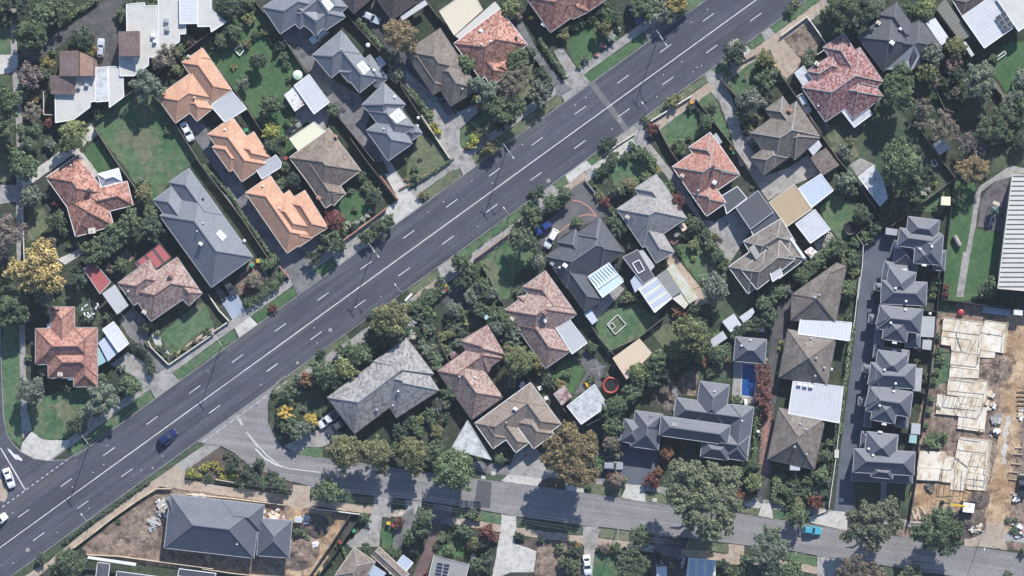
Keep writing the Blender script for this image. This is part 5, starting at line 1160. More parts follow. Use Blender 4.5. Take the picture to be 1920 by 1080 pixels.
h = H('house', 'brown grey gabled house at the bottom edge beside a blue white roof', 'house', 'brown gabled house at the bottom edge', 'b4', 2.8, 'brown', 'cap_white', 'cream_trim', 'wall_cream', 16)
h.wing(1022, 888, 1165, 985, 1020, 1160); h.wing(1140, 940, 1190, 885, 1400, 1060, gable=(1, 1)); h.done()
h.flat('carport_roof', [(1352, 938), (1420, 990), (1340, 1090), (1260, 1060)], 2.5, 'roof_blue', trim='white_trim'); h.flat('patio_roof', [(1150, 1000), (1240, 1060), (1200, 1110), (1110, 1070)], 2.3, 'roof_blue', post=False)
h = H('house', 'grey roofed house with eight blue solar panels at the bottom edge', 'house', 'solar house at the bottom edge', 'c4', 2.9, 'roof_weather', 'cap_white', 'cream_trim', 'wall_cream', 14)
h.wing(195, 940, 430, 1000, 345, 1330, gable=(1, 1)); h.done(); h.panels([(212, 985), (306, 1003), (290, 1095), (196, 1075)], 2, 4, 'solar')
shed('shed', 'blue white tarpaulin roof among bottom edge trees', 'shed', 'blue white tarp roof', 'd4', [(545, 958), (725, 975), (722, 1100), (530, 1090)], 2.5, 'roof_bluestripe', .2, 'wall_cream', 'white_trim')
shed('shed', 'small white roof left of the blue white tarpaulin roof', 'shed', None, 'd4', [(325, 1018), (395, 1014), (400, 1100), (328, 1100)], 2.3, 'roof_clean', .1)
shed('school_hall', 'long white ribbed hall roof cut by the right edge beside the playground', 'building', 'ribbed hall', 'e2', [(1362, 243), (1760, 243), (1760, 1055), (1263, 1010)], 5.0, 'roof_ribbed', .3, 'wall_cream', 'cream_trim')
shed('shed', 'rust blotched white shed roof on the orchard side of the round lawn backyard', 'shed', 'rust blotched shed', 'b1', [(618, 578), (718, 502), (856, 690), (752, 770)], 2.6, 'roof_white', .3, 'wall_cream', 'white_trim')
shed('shed', 'small white lean-to with red rust patch against the backyard shed', 'shed', None, 'b1', [(548, 640), (618, 585), (694, 700), (622, 754)], 2.4, 'roof_rusty', .2)
m = MB(); c0 = W('b1', 645, 510); m.lathe((c0.x, c0.y, 0), [(1.05, 0), (1.08, 2.0), (1.0, 2.1), (.3, 2.35)], 20); tk = m.build_top('water_tank', MT['objmat']); tk.color = (.58, .72, .56, 1)
tag(tk, 'pale green round water tank above the backyard shed', 'water tank')
for t, q, lab, mm, z in (('d3', [(770, 300), (850, 245), (902, 322), (826, 372)], 'white garden shed with sloping roof below the large grey green tree', 'roof_clean', 2.3), ('d3', [(885, 270), (975, 205), (990, 235), (965, 270), (917, 308)], 'narrow white shed half hidden by the dark creeper', 'roof_clean', 2.2),
  ('d3', [(686, 425), (775, 360), (806, 410), (712, 472)], 'pale grey garden shed at the hedge end', 'roof_grey', 2.2), ('e2', [(820, 40), (880, -2), (945, 62), (872, 112)], 'grey garden shed under the bare trees upper right', 'roof_grey', 2.3),
  ('e2', [(882, 390), (945, 392), (942, 452), (878, 448)], 'pale green square garden shed beside the park fence', 'roof_lemon', 2.2), ('d3', [(30, 545), (212, 412), (298, 512), (125, 690)], 'peach coloured flat roofed studio beside the tall hedge', 'roof_peach', 2.8),
  ('e3', [(758, 420), (820, 424), (812, 492), (752, 484)], 'grey courtyard shed beside the timber decking', 'roof_grey', 2.2), ('e4', [(682, 48), (742, 52), (738, 125), (676, 120)], 'grey courtyard shed above a pale green shed', 'roof_grey', 2.2),
  ('e4', [(670, 125), (718, 130), (714, 186), (663, 180)], 'pale green courtyard shed below a grey one', 'roof_teal', 2.1), ('d2', [(1325, 760), (1370, 728), (1415, 765), (1370, 810)], 'tiny red rusty shed below the white square shed', 'roof_rusty', 2.0),
  ('e1', [(1020, 285), (1045, 278), (1105, 370), (1085, 385)], 'narrow pale roof strip between the olive shed and the right lawn', 'roof_grey', 2.2), ('d1', [(1255, 490), (1320, 440), (1382, 540), (1315, 580)], 'grey translucent trailer cover beside the mottled red house', 'roof_mould', 2.0),
  ('p', [(1905, 258), (1930, 250), (1930, 270), (1912, 272)], 'pale roof corner at the right edge near the park', 'roof_grey', 2.5), ('d2', [(475, 590), (512, 568), (540, 605), (505, 628)], 'small pink brick barbecue hut on the red deck', 'roof_peach', 1.2),
  ('c3', [(512, 255), (535, 235), (567, 268), (545, 288)], 'tiny green cubby roof among dark trees', 'roof_teal', 1.6), ('c3', [(1205, 245), (1250, 212), (1300, 290), (1262, 320)], 'small blue grey tool shed beside the dark slate house', 'roof_blue', 2.0),
  ('c3', [(297, 515), (330, 498), (352, 522), (312, 550)], 'small rusty lean-to in the overgrown garden', 'roof_rustbrown', 1.8), ('b4', [(618, 682), (670, 684), (668, 722), (618, 718)], 'white site toilet cabin on the bare building site', 'roof_clean', 2.2),
  ('e3', [(1372, 218), (1432, 222), (1430, 258), (1370, 252)], 'white site hut behind the construction frames', 'roof_clean', 2.3), ('e4', [(162, 228), (192, 228), (188, 284), (160, 282)], 'small cream bin shelter beside the lowest villa driveway', 'roof_ivory', 1.3),
  ('e2', [(508, 600), (588, 612), (582, 655), (505, 645)], 'flat grey porch roof left of the top townhouse', 'roof_grey', 2.6), ('d4', [(-20, 1185), (10, 1185), (10, 1200), (-20, 1200)], 'x', None, 0)):
    if mm: shed('garden_shed' if 'shed' in lab else 'small_building', lab, 'shed', None, t, q, z, mm, .15, 'wall_cream', None)

# ---- townhouses on the right
TG = 'grey slate townhouses along the slate driveway'
def town(lab, ref, low, up):
    h = H('townhouse', lab, 'townhouse', ref, 'e3', 5.2, 'slate_mid', 'cap_grey', 'grey_trim', 'wall_grey', 28, TG)
    for t, r in up: h.wing(*r, t=t)
    for t, r in low: h.wing(*r, z=2.8, t=t)
    h.done(); return h
T1 = town('topmost grey townhouse with a balcony porch beside the park fence', 'topmost townhouse', [('e2', (570, 690, 720, 700, 690, 860)), ('e2', (838, 750, 912, 755, 885, 890))], [('e2', (660, 525, 870, 552, 855, 690)), ('e2', (602, 602, 880, 640, 865, 760)), ('e2', (735, 640, 895, 652, 850, 850)), ('e2', (705, 720, 830, 730, 820, 850))])
T2 = town('grey townhouse joined above a south facing twin, second from top', 'second townhouse', [('e3', (500, -110, 720, -70, 690, 60)), ('e3', (435, 40, 490, 45, 480, 90))], [('e3', (530, -66, 712, -31, 680, 160)), ('e3', (480, 20, 785, 34, 745, 190))])
T3 = town('grey townhouse with lower projecting wing, third from top', 'third townhouse', [('e3', (440, 330, 500, 335, 470, 470)), ('e3', (640, 380, 740, 385, 660, 470)), ('e3', (395, 250, 440, 255, 432, 310))], [('e3', (465, 188, 757, 217, 735, 375)), ('e3', (505, 260, 668, 285, 650, 440)), ('e3', (440, 320, 470, 200, 540, 330))])
T4 = town('grey townhouse with upper projecting wing, fourth from top', 'fourth townhouse', [('e3', (430, 465, 665, 495, 650, 570)), ('e3', (355, 590, 405, 595, 400, 640))], [('e3', (455, 490, 658, 518, 640, 700)), ('e3', (405, 575, 710, 590, 690, 750)), ('e3', (385, 722, 410, 580, 470, 720))])
T5 = town('grey townhouse with lower projecting wing, fifth from top', 'fifth townhouse', [('e3', (375, 870, 420, 875, 400, 1010)), ('e3', (580, 930, 660, 940, 600, 1010)), ('e3', (325, 810, 365, 812, 360, 865))], [('e3', (395, 735, 690, 775, 662, 940)), ('e3', (435, 800, 595, 830, 580, 992)), ('e3', (365, 870, 400, 740, 480, 860))])
T6 = town('lowest grey townhouse with a small front gable and concrete path', 'lowest townhouse', [('e4', (345, 105, 590, 130, 570, 240)), ('e4', (280, 330, 690, 350, 680, 455))], [('e4', (380, 105, 588, 128, 565, 320)), ('e4', (295, 220, 705, 243, 675, 400)), ('e4', (415, 330, 560, 345, 550, 425))])
for h, pts in ((T1, [('e2', 738, 745), ('e2', 818, 730)]), (T2, [('e3', 572, 75), ('e3', 643, 162)]), (T3, [('e3', 540, 308), ('e3', 638, 220)]), (T4, [('e3', 498, 625), ('e3', 572, 718)]), (T5, [('e3', 465, 867), ('e3', 560, 770)]), (T6, [('e4', 420, 265), ('e4', 390, 222)])):
    for t, x, y in pts: h.vent(x, y, .3, 'white_plastic', t=t)
for h, t, x, y in ((T1, 'e2', 765, 855), (T2, 'e2', 635, 885), (T3, 'e3', 565, 442), (T4, 'e3', 565, 495), (T5, 'e3', 495, 992), (T6, 'e4', 468, 108)):
    h.acunit(x, y, 1.0, .45, .3, t=t, rot=-8)
h = T1; h.flat('balcony', [(575, 700), (720, 735), (700, 755), (570, 735)], 3.4, 'roof_grey', t='e2', trim='white_trim')
for h, q in ((T3, [(748, 262), (840, 265), (830, 405), (735, 400)]), (T4, [(705, 612), (755, 612), (742, 770), (690, 765)])): h.flat('patio_roof', q, 2.3, 'roof_grey', t='e3')
# ================================================================== TREES AND SHRUBS
REFS += [('main road', (840, 440)), ('round backyard lawn', (490, 130)), ('playground', (1865, 400)), ('blue pool', (1403, 712)), ('bare building site', (560, 990)), ('side street corner', (60, 830)),
         ('trampoline', (1145, 722)), ('paved forecourt', (1090, 390)), ('wide concrete driveway', (960, 1060)), ('construction frames', (1800, 750)), ('villa driveway', (1440, 800)), ('right hand lawn', (1890, 110))]
def plants(t, s):
    for w in s.split(';'):
        w = w.split()
        if len(w) < 4: continue
        plant(t, float(w[0]), float(w[1]), float(w[2]), w[3], w[4] if len(w) > 4 else None)
plants('a1', '200 230 118 dg loose; 300 90 90 dg; 370 40 100 dg; 60 120 60 dg; 120 30 90 vd; 30 20 70 dg; 190 340 50 gg; 560 275 82 vd round; 490 300 40 vd; 620 340 45 ye; 190 510 95 pu loose; 300 500 50 dg; 320 420 52 ye; 265 440 35 gg;'
 '820 100 45 dg; 900 10 48 dg; 1015 15 48 dg; 1130 375 85 br bare; 1060 420 50 br; 1200 330 50 dg; 990 570 105 gg loose; 1070 610 50 gg; 500 910 104 lm round; 450 980 60 lm; 50 700 130 dg; 20 860 90 dg; 210 760 72 br bare; 230 670 32 ye; 150 640 48 gg; 200 920 105 dg; 340 970 45 gg; 130 1050 70 dg; 1130 885 28 gr; 330 830 40 rd; 1290 275 40 br; 1250 260 35 ol; 740 720 30 dg; 660 770 40 dg; 400 800 30 vd; 310 760 30 rd; 20 1010 70 dg; 270 620 40 vd; 350 350 25 dg;1190 470 40 ol; 1245 400 30 ol')
plants('a2', '160 190 98 dg round; 212 395 76 gg round; 395 550 60 dg; 350 560 45 gg; 445 630 36 dg round; 410 500 40 vd; 395 430 40 rd; 320 380 35 vd; 60 640 135 pu bare; 30 760 60 pu bare; 270 850 150 yl loose; 110 880 84 yl loose; 285 735 66 yl; 360 960 84 yl loose; 200 950 90 tanb; 550 700 42 dg; 640 770 92 dg loose; 720 700 92 dg loose; 800 630 92 dg loose; 880 565 92 dg loose;690 760 60 gg; 1030 600 90 vd; 1010 500 60 dg; 970 365 62 ol; 960 290 40 gg; 820 855 52 dg; 740 870 40 br; 520 930 70 vd; 560 870 40 vd; 60 1040 60 dg; 350 690 45 br; 470 720 26 gr; 700 240 20 rd; 880 680 50 vd; 830 760 30 gg')
plants('a3', '90 210 118 dg loose; 20 290 60 dg; 300 120 70 gg; 250 60 60 dg; 380 70 40 ol; 740 262 46 dg; 990 330 42 dg; 215 770 105 gg loose; 190 545 28 gr; 460 740 38 dg; 390 720 28 vd; 705 810 108 gg loose; 640 870 60 dg; 885 730 75 dg; 830 760 50 vd; 560 940 52 gg; 600 950 40 wh; 490 1000 62 vd; 690 680 36 dg; 300 640 40 br; 275 560 25 dg; 1060 480 28 dg; 1100 480 28 vd; 1120 530 25 dg; 1180 520 25 ol; 1320 430 22 br; 1400 370 30 vd; 1060 380 22 gr; 230 340 26 vd; 820 610 26 gg; 1040 330 22 dg; 1240 480 20 ol; 620 770 30 dg')
plants('a4', '460 985 92 dg round; 400 1050 70 vd; 540 1020 50 dg; 275 965 42 vd; 1288 388 36 yb; 1340 400 22 yb; 1372 352 26 yb; 1410 325 20 yb; 800 710 18 dg; 440 850 16 dg; 560 1000 40 gg; 300 1090 30 gg; 560 80 40 gg; 1400 430 20 vd; 930 470 10 gr')
plants('b4', '20 345 25 yb; 78 322 26 yb; 112 358 26 yb; 175 372 30 yb; 140 412 28 yb; 200 412 30 yb; 40 410 22 dg; 215 320 58 vd; 160 260 24 dg; 385 330 48 vd; 300 372 46 vd; 470 405 48 vd; 340 425 52 vd; 510 470 62 dg; 250 430 36 vd; 410 450 42 dg; 560 500 40 vd; 270 470 30 dg; 850 500 80 gr round; 790 520 60 dg; 910 520 50 gr; 960 245 122 ol round; 1090 220 60 dg; 1175 250 105 ol round; 1210 350 50 gg; 1290 230 60 dg; 1400 240 85 ol loose; 1420 330 60 ol; 1100 690 42 dg; 650 780 42 dg; 1085 900 52 dg; 1310 920 48 dg; 1320 720 40 rd; 1330 110 55 vd; 1380 60 40 vd; 860 980 22 gr; 790 1060 20 gr; 910 880 16 gr; 700 820 24 dg; 1260 900 26 gr')
plants('b3', '565 925 56 yy; 530 900 36 ol; 728 968 50 yy; 705 690 62 ru; 655 680 50 gg; 820 640 88 dg round; 965 620 84 lm round; 900 700 60 vd; 590 790 62 dg; 545 830 40 dg; 590 990 66 dg; 650 1040 62 gg; 700 1010 52 gg; 780 920 36 dg; 530 980 40 dg; 1050 520 92 dg; 960 490 62 dg; 1110 480 60 dg; 1275 265 130 ol loose; 1200 330 70 br; 1225 440 66 vd; 1140 400 60 vd; 1310 440 50 dg; 795 515 32 vd; 1130 262 20 vd; 1400 310 34 wh; 1410 400 28 wh; 1360 360 40 dg; 470 210 32 rd; 480 780 22 dg; 680 890 22 gg; 890 1080 30 gg; 1000 600 50 ol')
plants('b1', '180 60 88 vd round; 310 125 46 ol; 300 20 50 dg; 200 205 62 dg; 130 270 52 dg; 240 190 40 gg; 300 290 36 ol; 220 300 28 br; 415 215 32 ol; 355 240 30 vd; 370 420 62 vd round; 265 555 52 gg; 210 450 20 ye; 470 705 74 dg round; 410 770 36 ol; 600 820 42 dg; 560 700 28 gg; 465 885 60 yb round; 430 840 30 lm; 460 985 56 vd round; 870 740 48 dg; 900 760 30 vd; 1295 490 58 gg; 1330 235 112 tanb round; 1400 300 60 ol; 520 310 46 vd; 540 380 36 dg; 560 440 28 dg; 470 260 30 vd; 1410 640 42 dg; 100 330 34 vd; 60 300 26 dg; 590 530 30 dg; 330 60 36 vd; 490 130 40 dg; 600 600 26 dg')
plants('b2', '545 185 36 dg round; 535 305 44 gr; 490 240 26 dg; 610 275 52 vd round; 640 320 32 vd; 890 550 66 rd round; 880 690 80 dg loose; 840 650 40 gr; 930 730 40 dg; 745 800 56 vd; 800 750 30 dg; 1110 655 56 dg; 1160 620 56 dg; 1210 590 56 dg; 1255 555 52 dg; 1200 650 46 gg; 430 850 46 gr; 480 820 40 dg; 350 960 56 br; 320 1010 40 rd; 1025 475 22 vd; 1150 400 52 vd; 1170 370 36 dg; 1110 330 40 dg; 1060 245 44 dg; 940 620 40 dg; 990 350 26 gg; 960 600 17 wh; 1000 580 17 wh; 1040 565 18 wh; 1080 545 18 wh; 1110 520 18 wh; 1130 490 18 wh; 880 470 26 vd; 1020 600 30 vd; 930 640 30 dg; 1440 205 25 dg; 400 830 26 gg; 545 -0 30 gr; 980 570 16 wh;1370 275 14 ru')
plants('c1', '720 60 74 ol; 680 20 40 dg; 755 110 36 br; 415 435 64 gr round; 380 400 36 dg; 555 620 94 gg loose; 490 560 60 dg; 620 660 60 vd; 780 400 80 dg; 740 440 60 gg; 850 350 40 dg; 720 570 108 br bare; 800 500 60 br bare; 655 745 105 dg loose; 760 720 66 gg; 700 800 50 vd; 905 625 84 gg loose; 960 560 44 gg; 470 940 40 yb; 515 900 40 ol; 440 980 34 yb; 420 1000 20 rd; 1065 220 44 ol; 1140 175 34 lm; 1330 180 64 ol; 1385 245 40 wh; 1330 305 24 pk; 1215 400 28 gg; 1430 195 22 wh; 1290 370 16 pk; 1180 150 40 dg; 1260 120 40 dg; 1320 60 46 dg; 580 1000 52 ol; 545 1020 40 ol; 620 960 30 ol; 910 500 50 vd; 950 540 36 dg; 1170 450 20 gr; 215 885 30 yb; 190 850 30 yb; 160 770 36 lm; 205 665 14 wh; 640 850 40 vd; 100 1070 16 gg; 740 250 20 vd; 70 1200 36 dg; 620 790 40 gg; 1090 515 12 wh')
plants('c2', '110 385 30 ol; 140 380 22 ol; 905 360 50 vd; 850 370 26 vd; 1075 380 58 dg round; 990 440 62 dg round; 1040 420 36 vd; 880 520 68 dg loose; 820 490 46 dg; 830 560 50 gg; 760 600 48 dg; 790 690 90 dg round; 850 720 60 vd; 730 650 40 dg; 900 830 56 gg round; 850 850 36 dg; 390 840 70 dg loose; 340 830 40 vd; 430 920 66 dg loose; 470 880 50 dg; 380 980 56 vd; 500 980 66 dg; 440 1060 62 gg; 540 1050 52 dg; 590 1090 44 dg; 1360 40 46 vd; 1400 20 30 vd; 1340 210 40 vd; 1300 230 36 dg; 1150 560 34 gr; 1180 555 20 dg; 1350 430 40 rd; 1300 380 30 ol; 1395 480 26 gr; 1010 945 26 gr; 240 960 36 dg; 140 1040 36 dg; 60 200 26 gr')
plants('d1', '255 70 90 dg loose; 380 85 80 gg loose; 200 20 60 dg; 460 30 82 ye loose; 420 110 46 wh; 500 70 40 gg; 850 350 84 vd loose; 850 300 40 wh; 1225 68 36 vd; 1060 400 62 ol; 1030 440 40 dg; 1060 540 72 dg; 1110 500 50 dg; 960 690 95 gg loose; 900 740 56 dg; 1080 640 52 vd; 1010 620 40 dg; 900 790 52 dg; 950 870 36 ol; 1270 750 42 dg; 1350 410 48 gg; 1370 350 36 gg; 300 870 46 rd; 270 830 30 dg; 490 1010 48 dg; 545 930 22 gr; 660 820 52 dg; 640 760 40 vd; 15 960 28 vd; 430 690 44 ol; 460 660 30 ol; 240 1040 52 dg; 240 800 26 dg; 800 490 36 dg; 820 590 30 gg; 920 530 16 br; 1170 530 30 dg; 60 200 22 wh; 30 240 24 wh; 20 90 60 dg; 40 180 40 vd; 1100 420 22 yb; 1260 20 30 ol; 1290 -10 30 vd; 700 730 30 vd; 560 720 34 vd; 120 1060 40 dg; 40 1060 40 dg; 1000 800 30 ol; 960 830 26 gr')
plants('d2', '410 325 44 gr; 440 360 30 lm; 325 205 32 ye; 300 150 40 gr; 460 440 72 rd; 430 490 40 rd; 75 600 62 dg; 40 560 40 dg; 150 310 50 ol; 80 345 52 dg; 110 290 30 br; 30 370 30 gg; 160 720 34 dg; 590 580 54 dg; 550 540 34 gr; 580 710 48 lm; 620 690 32 gr; 490 750 42 dg; 575 808 20 lm; 700 720 52 dg; 740 790 52 dg; 780 850 46 dg; 820 860 30 gg; 660 640 42 vd; 600 630 34 ol; 725 1010 98 gg round; 1310 920 62 dg; 1370 870 50 dg; 1410 820 50 dg; 1130 1050 62 gr; 1070 1060 40 dg; 1190 1020 40 gg; 1240 980 34 dg; 260 260 40 gr; 220 130 34 dg; 640 330 24 dg; 20 160 40 dg; 1400 60 20 vd; 500 650 30 vd; 530 560 30 gr; 480 20 40 gr; 720 480 26 vd; 720 660 26 ol; 180 110 30 dg;970 330 16 ol')
plants('d3', '540 370 125 olg loose; 470 330 60 ol; 620 440 80 olg; 480 235 46 ru; 450 200 28 ru; 590 210 52 dg; 620 300 50 dg; 560 250 40 br; 200 640 74 olg round; 270 590 56 dg; 340 560 78 gr loose; 410 520 60 dg; 460 490 74 olg; 300 680 66 vd; 380 640 60 dg; 440 590 60 vd; 520 540 56 vd; 650 570 38 ru; 610 550 36 ol; 740 520 66 dg; 790 480 46 dg; 700 540 40 dg; 830 540 44 ol; 860 380 50 dg; 600 500 62 olg; 890 350 55 vd; 940 330 50 dg; 1000 320 56 vd; 1060 170 64 dg; 1100 250 56 dg; 1130 100 56 gr; 1090 320 46 dg; 1200 90 46 gg; 1060 290 50 vd; 150 130 42 ol; 100 150 30 dg; 210 170 34 dg; 60 870 74 dg; 20 930 56 dg; 160 780 66 dg; 110 820 50 dg; 200 720 56 dg; 30 1010 66 olg; 100 980 40 vd; 250 760 46 vd; 1040 640 62 red bare; 1060 720 66 red bare; 1050 800 66 red bare; 1065 870 54 red bare; 1050 930 36 red; 1050 560 30 br; 1165 480 20 yb; 1165 440 16 yb; 1155 640 22 yb; 870 830 36 dg; 1175 760 20 red; 1120 960 16 red; 700 470 40 gr; 380 760 40 br; 420 720 30 br; 690 640 40 dg; 560 660 30 br; 1000 900 26 dg; 1010 980 26 gr; 1010 1060 26 gr; 740 400 40 dg')
plants('e1', '250 60 112 dg loose; 370 60 92 dg loose; 150 90 70 dg; 180 20 70 dg; 450 30 60 gg; 310 150 60 vd; 650 60 50 dg; 640 110 40 dg; 770 60 80 lm round; 590 620 108 dg loose; 550 550 70 dg; 610 480 60 gr; 660 560 50 dg; 630 710 66 gg; 820 365 82 gg loose; 760 340 50 gg; 790 480 80 olg loose; 720 450 46 ol; 980 320 74 ol; 930 280 46 dg; 960 430 62 pu bare; 1140 530 110 gg loose; 1190 470 56 gg; 1110 600 66 gg loose; 970 510 62 vd; 900 560 50 vd; 1000 620 52 br bare; 860 570 46 br; 760 720 74 br bare; 740 820 60 br bare; 890 850 112 br bare; 950 900 60 br bare; 1230 860 108 dg loose; 1300 760 76 dg loose; 1190 930 70 dg; 1330 680 60 gg; 1430 540 66 gg; 1400 640 50 gg; 1430 720 60 dg; 1050 960 74 pu bare; 1120 1010 60 pu bare; 1160 650 60 gg; 1230 390 36 dg; 1070 410 30 dg; 1320 900 60 dg; 1400 820 60 vd; 1420 960 60 vd; 620 350 26 vd; 220 1010 46 gg; 260 960 40 ol; 830 640 36 gr; 1000 720 40 vd')
plants('e2', '600 170 152 dg round; 560 80 80 gr; 680 230 80 gg; 560 260 90 dg; 780 255 76 vd; 690 330 74 vd; 620 340 60 vd; 560 450 52 dg; 500 480 46 vd; 620 430 50 vd; 1085 210 98 tanb bare; 1150 190 60 tanb bare; 1010 200 50 br bare; 990 400 52 dg; 900 350 32 gr; 240 290 72 gg; 200 340 40 vd; 290 350 40 dg; 240 110 44 gg; 355 515 62 dg; 400 500 44 vd; 320 560 40 dg; 380 660 48 gr; 440 610 50 dg; 470 580 34 dg; 280 820 54 dg; 270 760 34 gr; 280 890 50 ol; 300 700 40 dg; 170 730 66 dg; 110 770 50 gr; 50 830 66 dg; 0 870 56 dg; 200 780 36 olg; 260 1000 52 gr; 230 1060 40 dg; 1240 980 66 dg; 1190 1040 46 dg; 900 1000 28 rd; 910 1050 24 rd; 760 370 20 wh; 790 340 20 wh; 740 450 28 ol; 850 470 30 dg; 830 300 26 ol; 840 960 34 dg; 830 1010 30 dg; 650 480 36 ol; 480 530 30 gr; 250 920 20 rd; 700 440 24 gr; 240 840 40 ol; 830 1060 26 ol')
plants('e3', '250 80 56 gr; 230 130 40 dg; 280 40 36 dg; 1230 60 64 vd; 1170 90 50 dg; 870 560 32 gr; 850 640 28 gr; 850 400 26 dg; 830 700 28 gr; 860 500 26 dg; 810 820 26 gr; 790 900 26 dg; 770 1000 24 gr; 780 700 26 vd; 780 650 24 dg; 820 130 22 dg; 850 90 22 vd; 960 200 20 dg; 720 560 20 gr; 430 110 22 vd; 440 160 18 vd; 370 680 18 vd; 860 880 18 gr; 1140 1040 16 ol; 840 1080 40 gr; 900 1080 36 gr; 820 370 20 dg; 250 260 22 dg')
plants('e4', '390 690 122 gum loose; 450 780 90 gum loose; 320 780 80 dg loose; 500 640 84 gum loose; 410 860 66 dg; 545 590 56 gum; 560 720 56 gum; 240 810 46 dg; 290 680 60 gum; 600 730 40 gg; 830 760 130 dg loose; 880 690 90 gum loose; 950 760 84 dg loose; 800 850 70 dg loose; 740 780 66 dg; 960 860 60 gum; 900 900 50 dg; 1430 920 30 vd; 100 260 50 dg; 90 340 40 vd; 80 400 60 gr; 110 440 36 gg; 30 580 44 rd; 60 530 40 vd; 100 520 30 gr; 120 180 30 dg; 300 1010 100 br bare; 400 1040 70 br bare; 220 1040 60 dg; 460 1080 60 dg; 700 1060 70 dg; 640 1080 50 vd; 1330 700 22 gg; 1370 760 26 dg; 1380 700 20 gr; 800 170 40 gr; 850 200 30 gr; 820 130 30 gr; 1390 790 20 gr; 560 470 16 dg; 300 560 16 dg; 1330 1070 30 dg')
plants('c4', '330 370 146 gr round; 400 320 70 gr; 290 300 60 dg; 50 250 100 ol round; 60 340 70 ol; 20 190 60 ye; 230 250 62 dg; 180 220 46 dg; 620 270 34 gr; 1090 180 130 rust loose; 1180 260 120 rust loose; 1040 270 110 rust loose; 1160 380 100 rust loose; 1230 170 76 rust; 1000 200 70 rust; 960 290 50 rust; 1080 360 76 ol; 1260 390 56 ol; 1090 90 70 rust; 1320 300 46 gr; 1300 350 36 gr; 1390 190 56 ol; 1420 60 74 dg; 1380 120 46 br; 1430 240 46 br; 130 690 70 dg round; 110 760 56 dg; 450 660 46 dg; 480 690 30 ol; 410 780 52 dg; 360 790 36 dg; 560 790 62 rd; 600 820 36 red; 530 850 50 vd; 460 860 50 ol; 420 830 30 dg; 760 810 32 vd; 790 830 20 vd; 915 835 26 vd; 1040 880 30 dg; 1030 920 22 dg; 1070 990 46 dg; 1120 1020 60 dg; 1140 900 52 vd; 1130 960 40 dg; 1160 870 26 ye; 1340 890 42 br; 1390 900 30 ol; 250 820 40 dg; 210 880 26 dg; 480 1010 60 dg; 460 950 22 wh; 440 1040 40 gg; 550 1020 40 vd; 540 960 46 vd; 300 900 36 gr; 570 965 18 gg; 1430 920 30 dg; 150 1060 26 red; 700 290 26 vd; 650 300 40 vd; 1240 480 24 dg; 930 460 20 br; 990 460 18 br; 1040 470 16 rd; 30 820 50 dg; 60 900 40 vd; 270 760 20 dg')
plants('d4', '560 400 120 gum loose; 720 400 110 gum loose; 480 460 96 gum loose; 820 420 86 gum loose; 620 520 124 gum loose; 760 560 110 gum loose; 500 580 90 gum loose; 640 660 106 dg loose; 560 690 76 gum loose; 780 680 80 gum; 700 760 80 gum loose; 800 760 54 gum; 640 790 56 gum; 420 520 50 gum; 860 600 50 gum; 870 370 46 gum; 470 340 66 gum; 985 450 64 olg round; 960 340 52 dg; 900 540 42 ru; 870 500 30 br; 940 540 36 ru; 405 245 52 ru; 380 290 40 rd; 340 370 36 ru; 290 430 48 rd; 310 460 36 rd; 60 430 52 br; 20 420 40 rd; 100 430 30 ol; 1085 830 100 gg loose; 1060 930 110 gum loose; 1150 900 84 gum loose; 1100 1010 90 gum loose; 960 1000 74 dg; 920 970 50 dg; 900 1050 56 dg; 1280 670 72 gr round; 1240 690 36 dg; 210 800 72 dg loose; 250 840 46 dg; 170 960 84 dg; 230 1010 66 dg; 120 1030 70 ol; 60 890 40 dg; 90 940 36 gg; 1240 1060 84 dg; 1190 1080 60 dg; 1190 500 42 gr; 1165 480 30 br; 1230 540 42 dg; 1290 580 42 ol; 1250 590 34 ol; 1320 620 34 dg; 1400 580 56 rd; 1350 430 42 gr; 1340 480 30 dg; 1430 420 46 gr; 1340 520 42 dg; 1280 480 36 vd; 1400 500 36 gg; 1220 450 30 vd; 1170 570 24 dg; 1300 530 26 gg; 780 1000 36 vd; 800 1040 30 gr; 1020 420 40 dg; 930 440 40 vd; 330 940 30 vd; 700 930 14 gg; 430 1010 26 br; 480 970 22 vd; 1210 600 30 gr; 1260 630 30 gr; 1000 330 30 gr; 20 180 60 br; 40 130 50 dg')
# overgrown gardens: many unlike shrubs
def scatter(t, pts, n, r0, r1, cols):
    xs = [p[0] for p in pts]; ys = [p[1] for p in pts]
    def inside(x, y):
        c = False
        for (a, b), (d, e) in zip(pts, pts[1:]+pts[:1]):
            if (b > y) != (e > y) and x < (d-a)*(y-b)/(e-b)+a: c = not c
        return c
    k = 0
    while k < n:
        x, y = rnd.uniform(min(xs), max(xs)), rnd.uniform(min(ys), max(ys))
        if inside(x, y): plant(t, x, y, rnd.uniform(r0, r1), rnd.choice(cols)); k += 1
G1 = ['dg', 'dg', 'vd', 'gg', 'gr', 'ol']
scatter('c3', [(20, 260), (240, 120), (420, 300), (380, 440), (290, 520), (200, 600), (120, 520)], 34, 22, 46, G1)
scatter('c3', [(420, 130), (560, 60), (660, 220), (660, 300), (560, 300), (450, 260)], 12, 34, 60, ['dg', 'vd', 'dg', 'gg'])
scatter('c3', [(570, 330), (700, 270), (840, 380), (860, 470), (720, 500), (640, 460)], 14, 38, 66, ['dg', 'gg', 'dg', 'ol'])
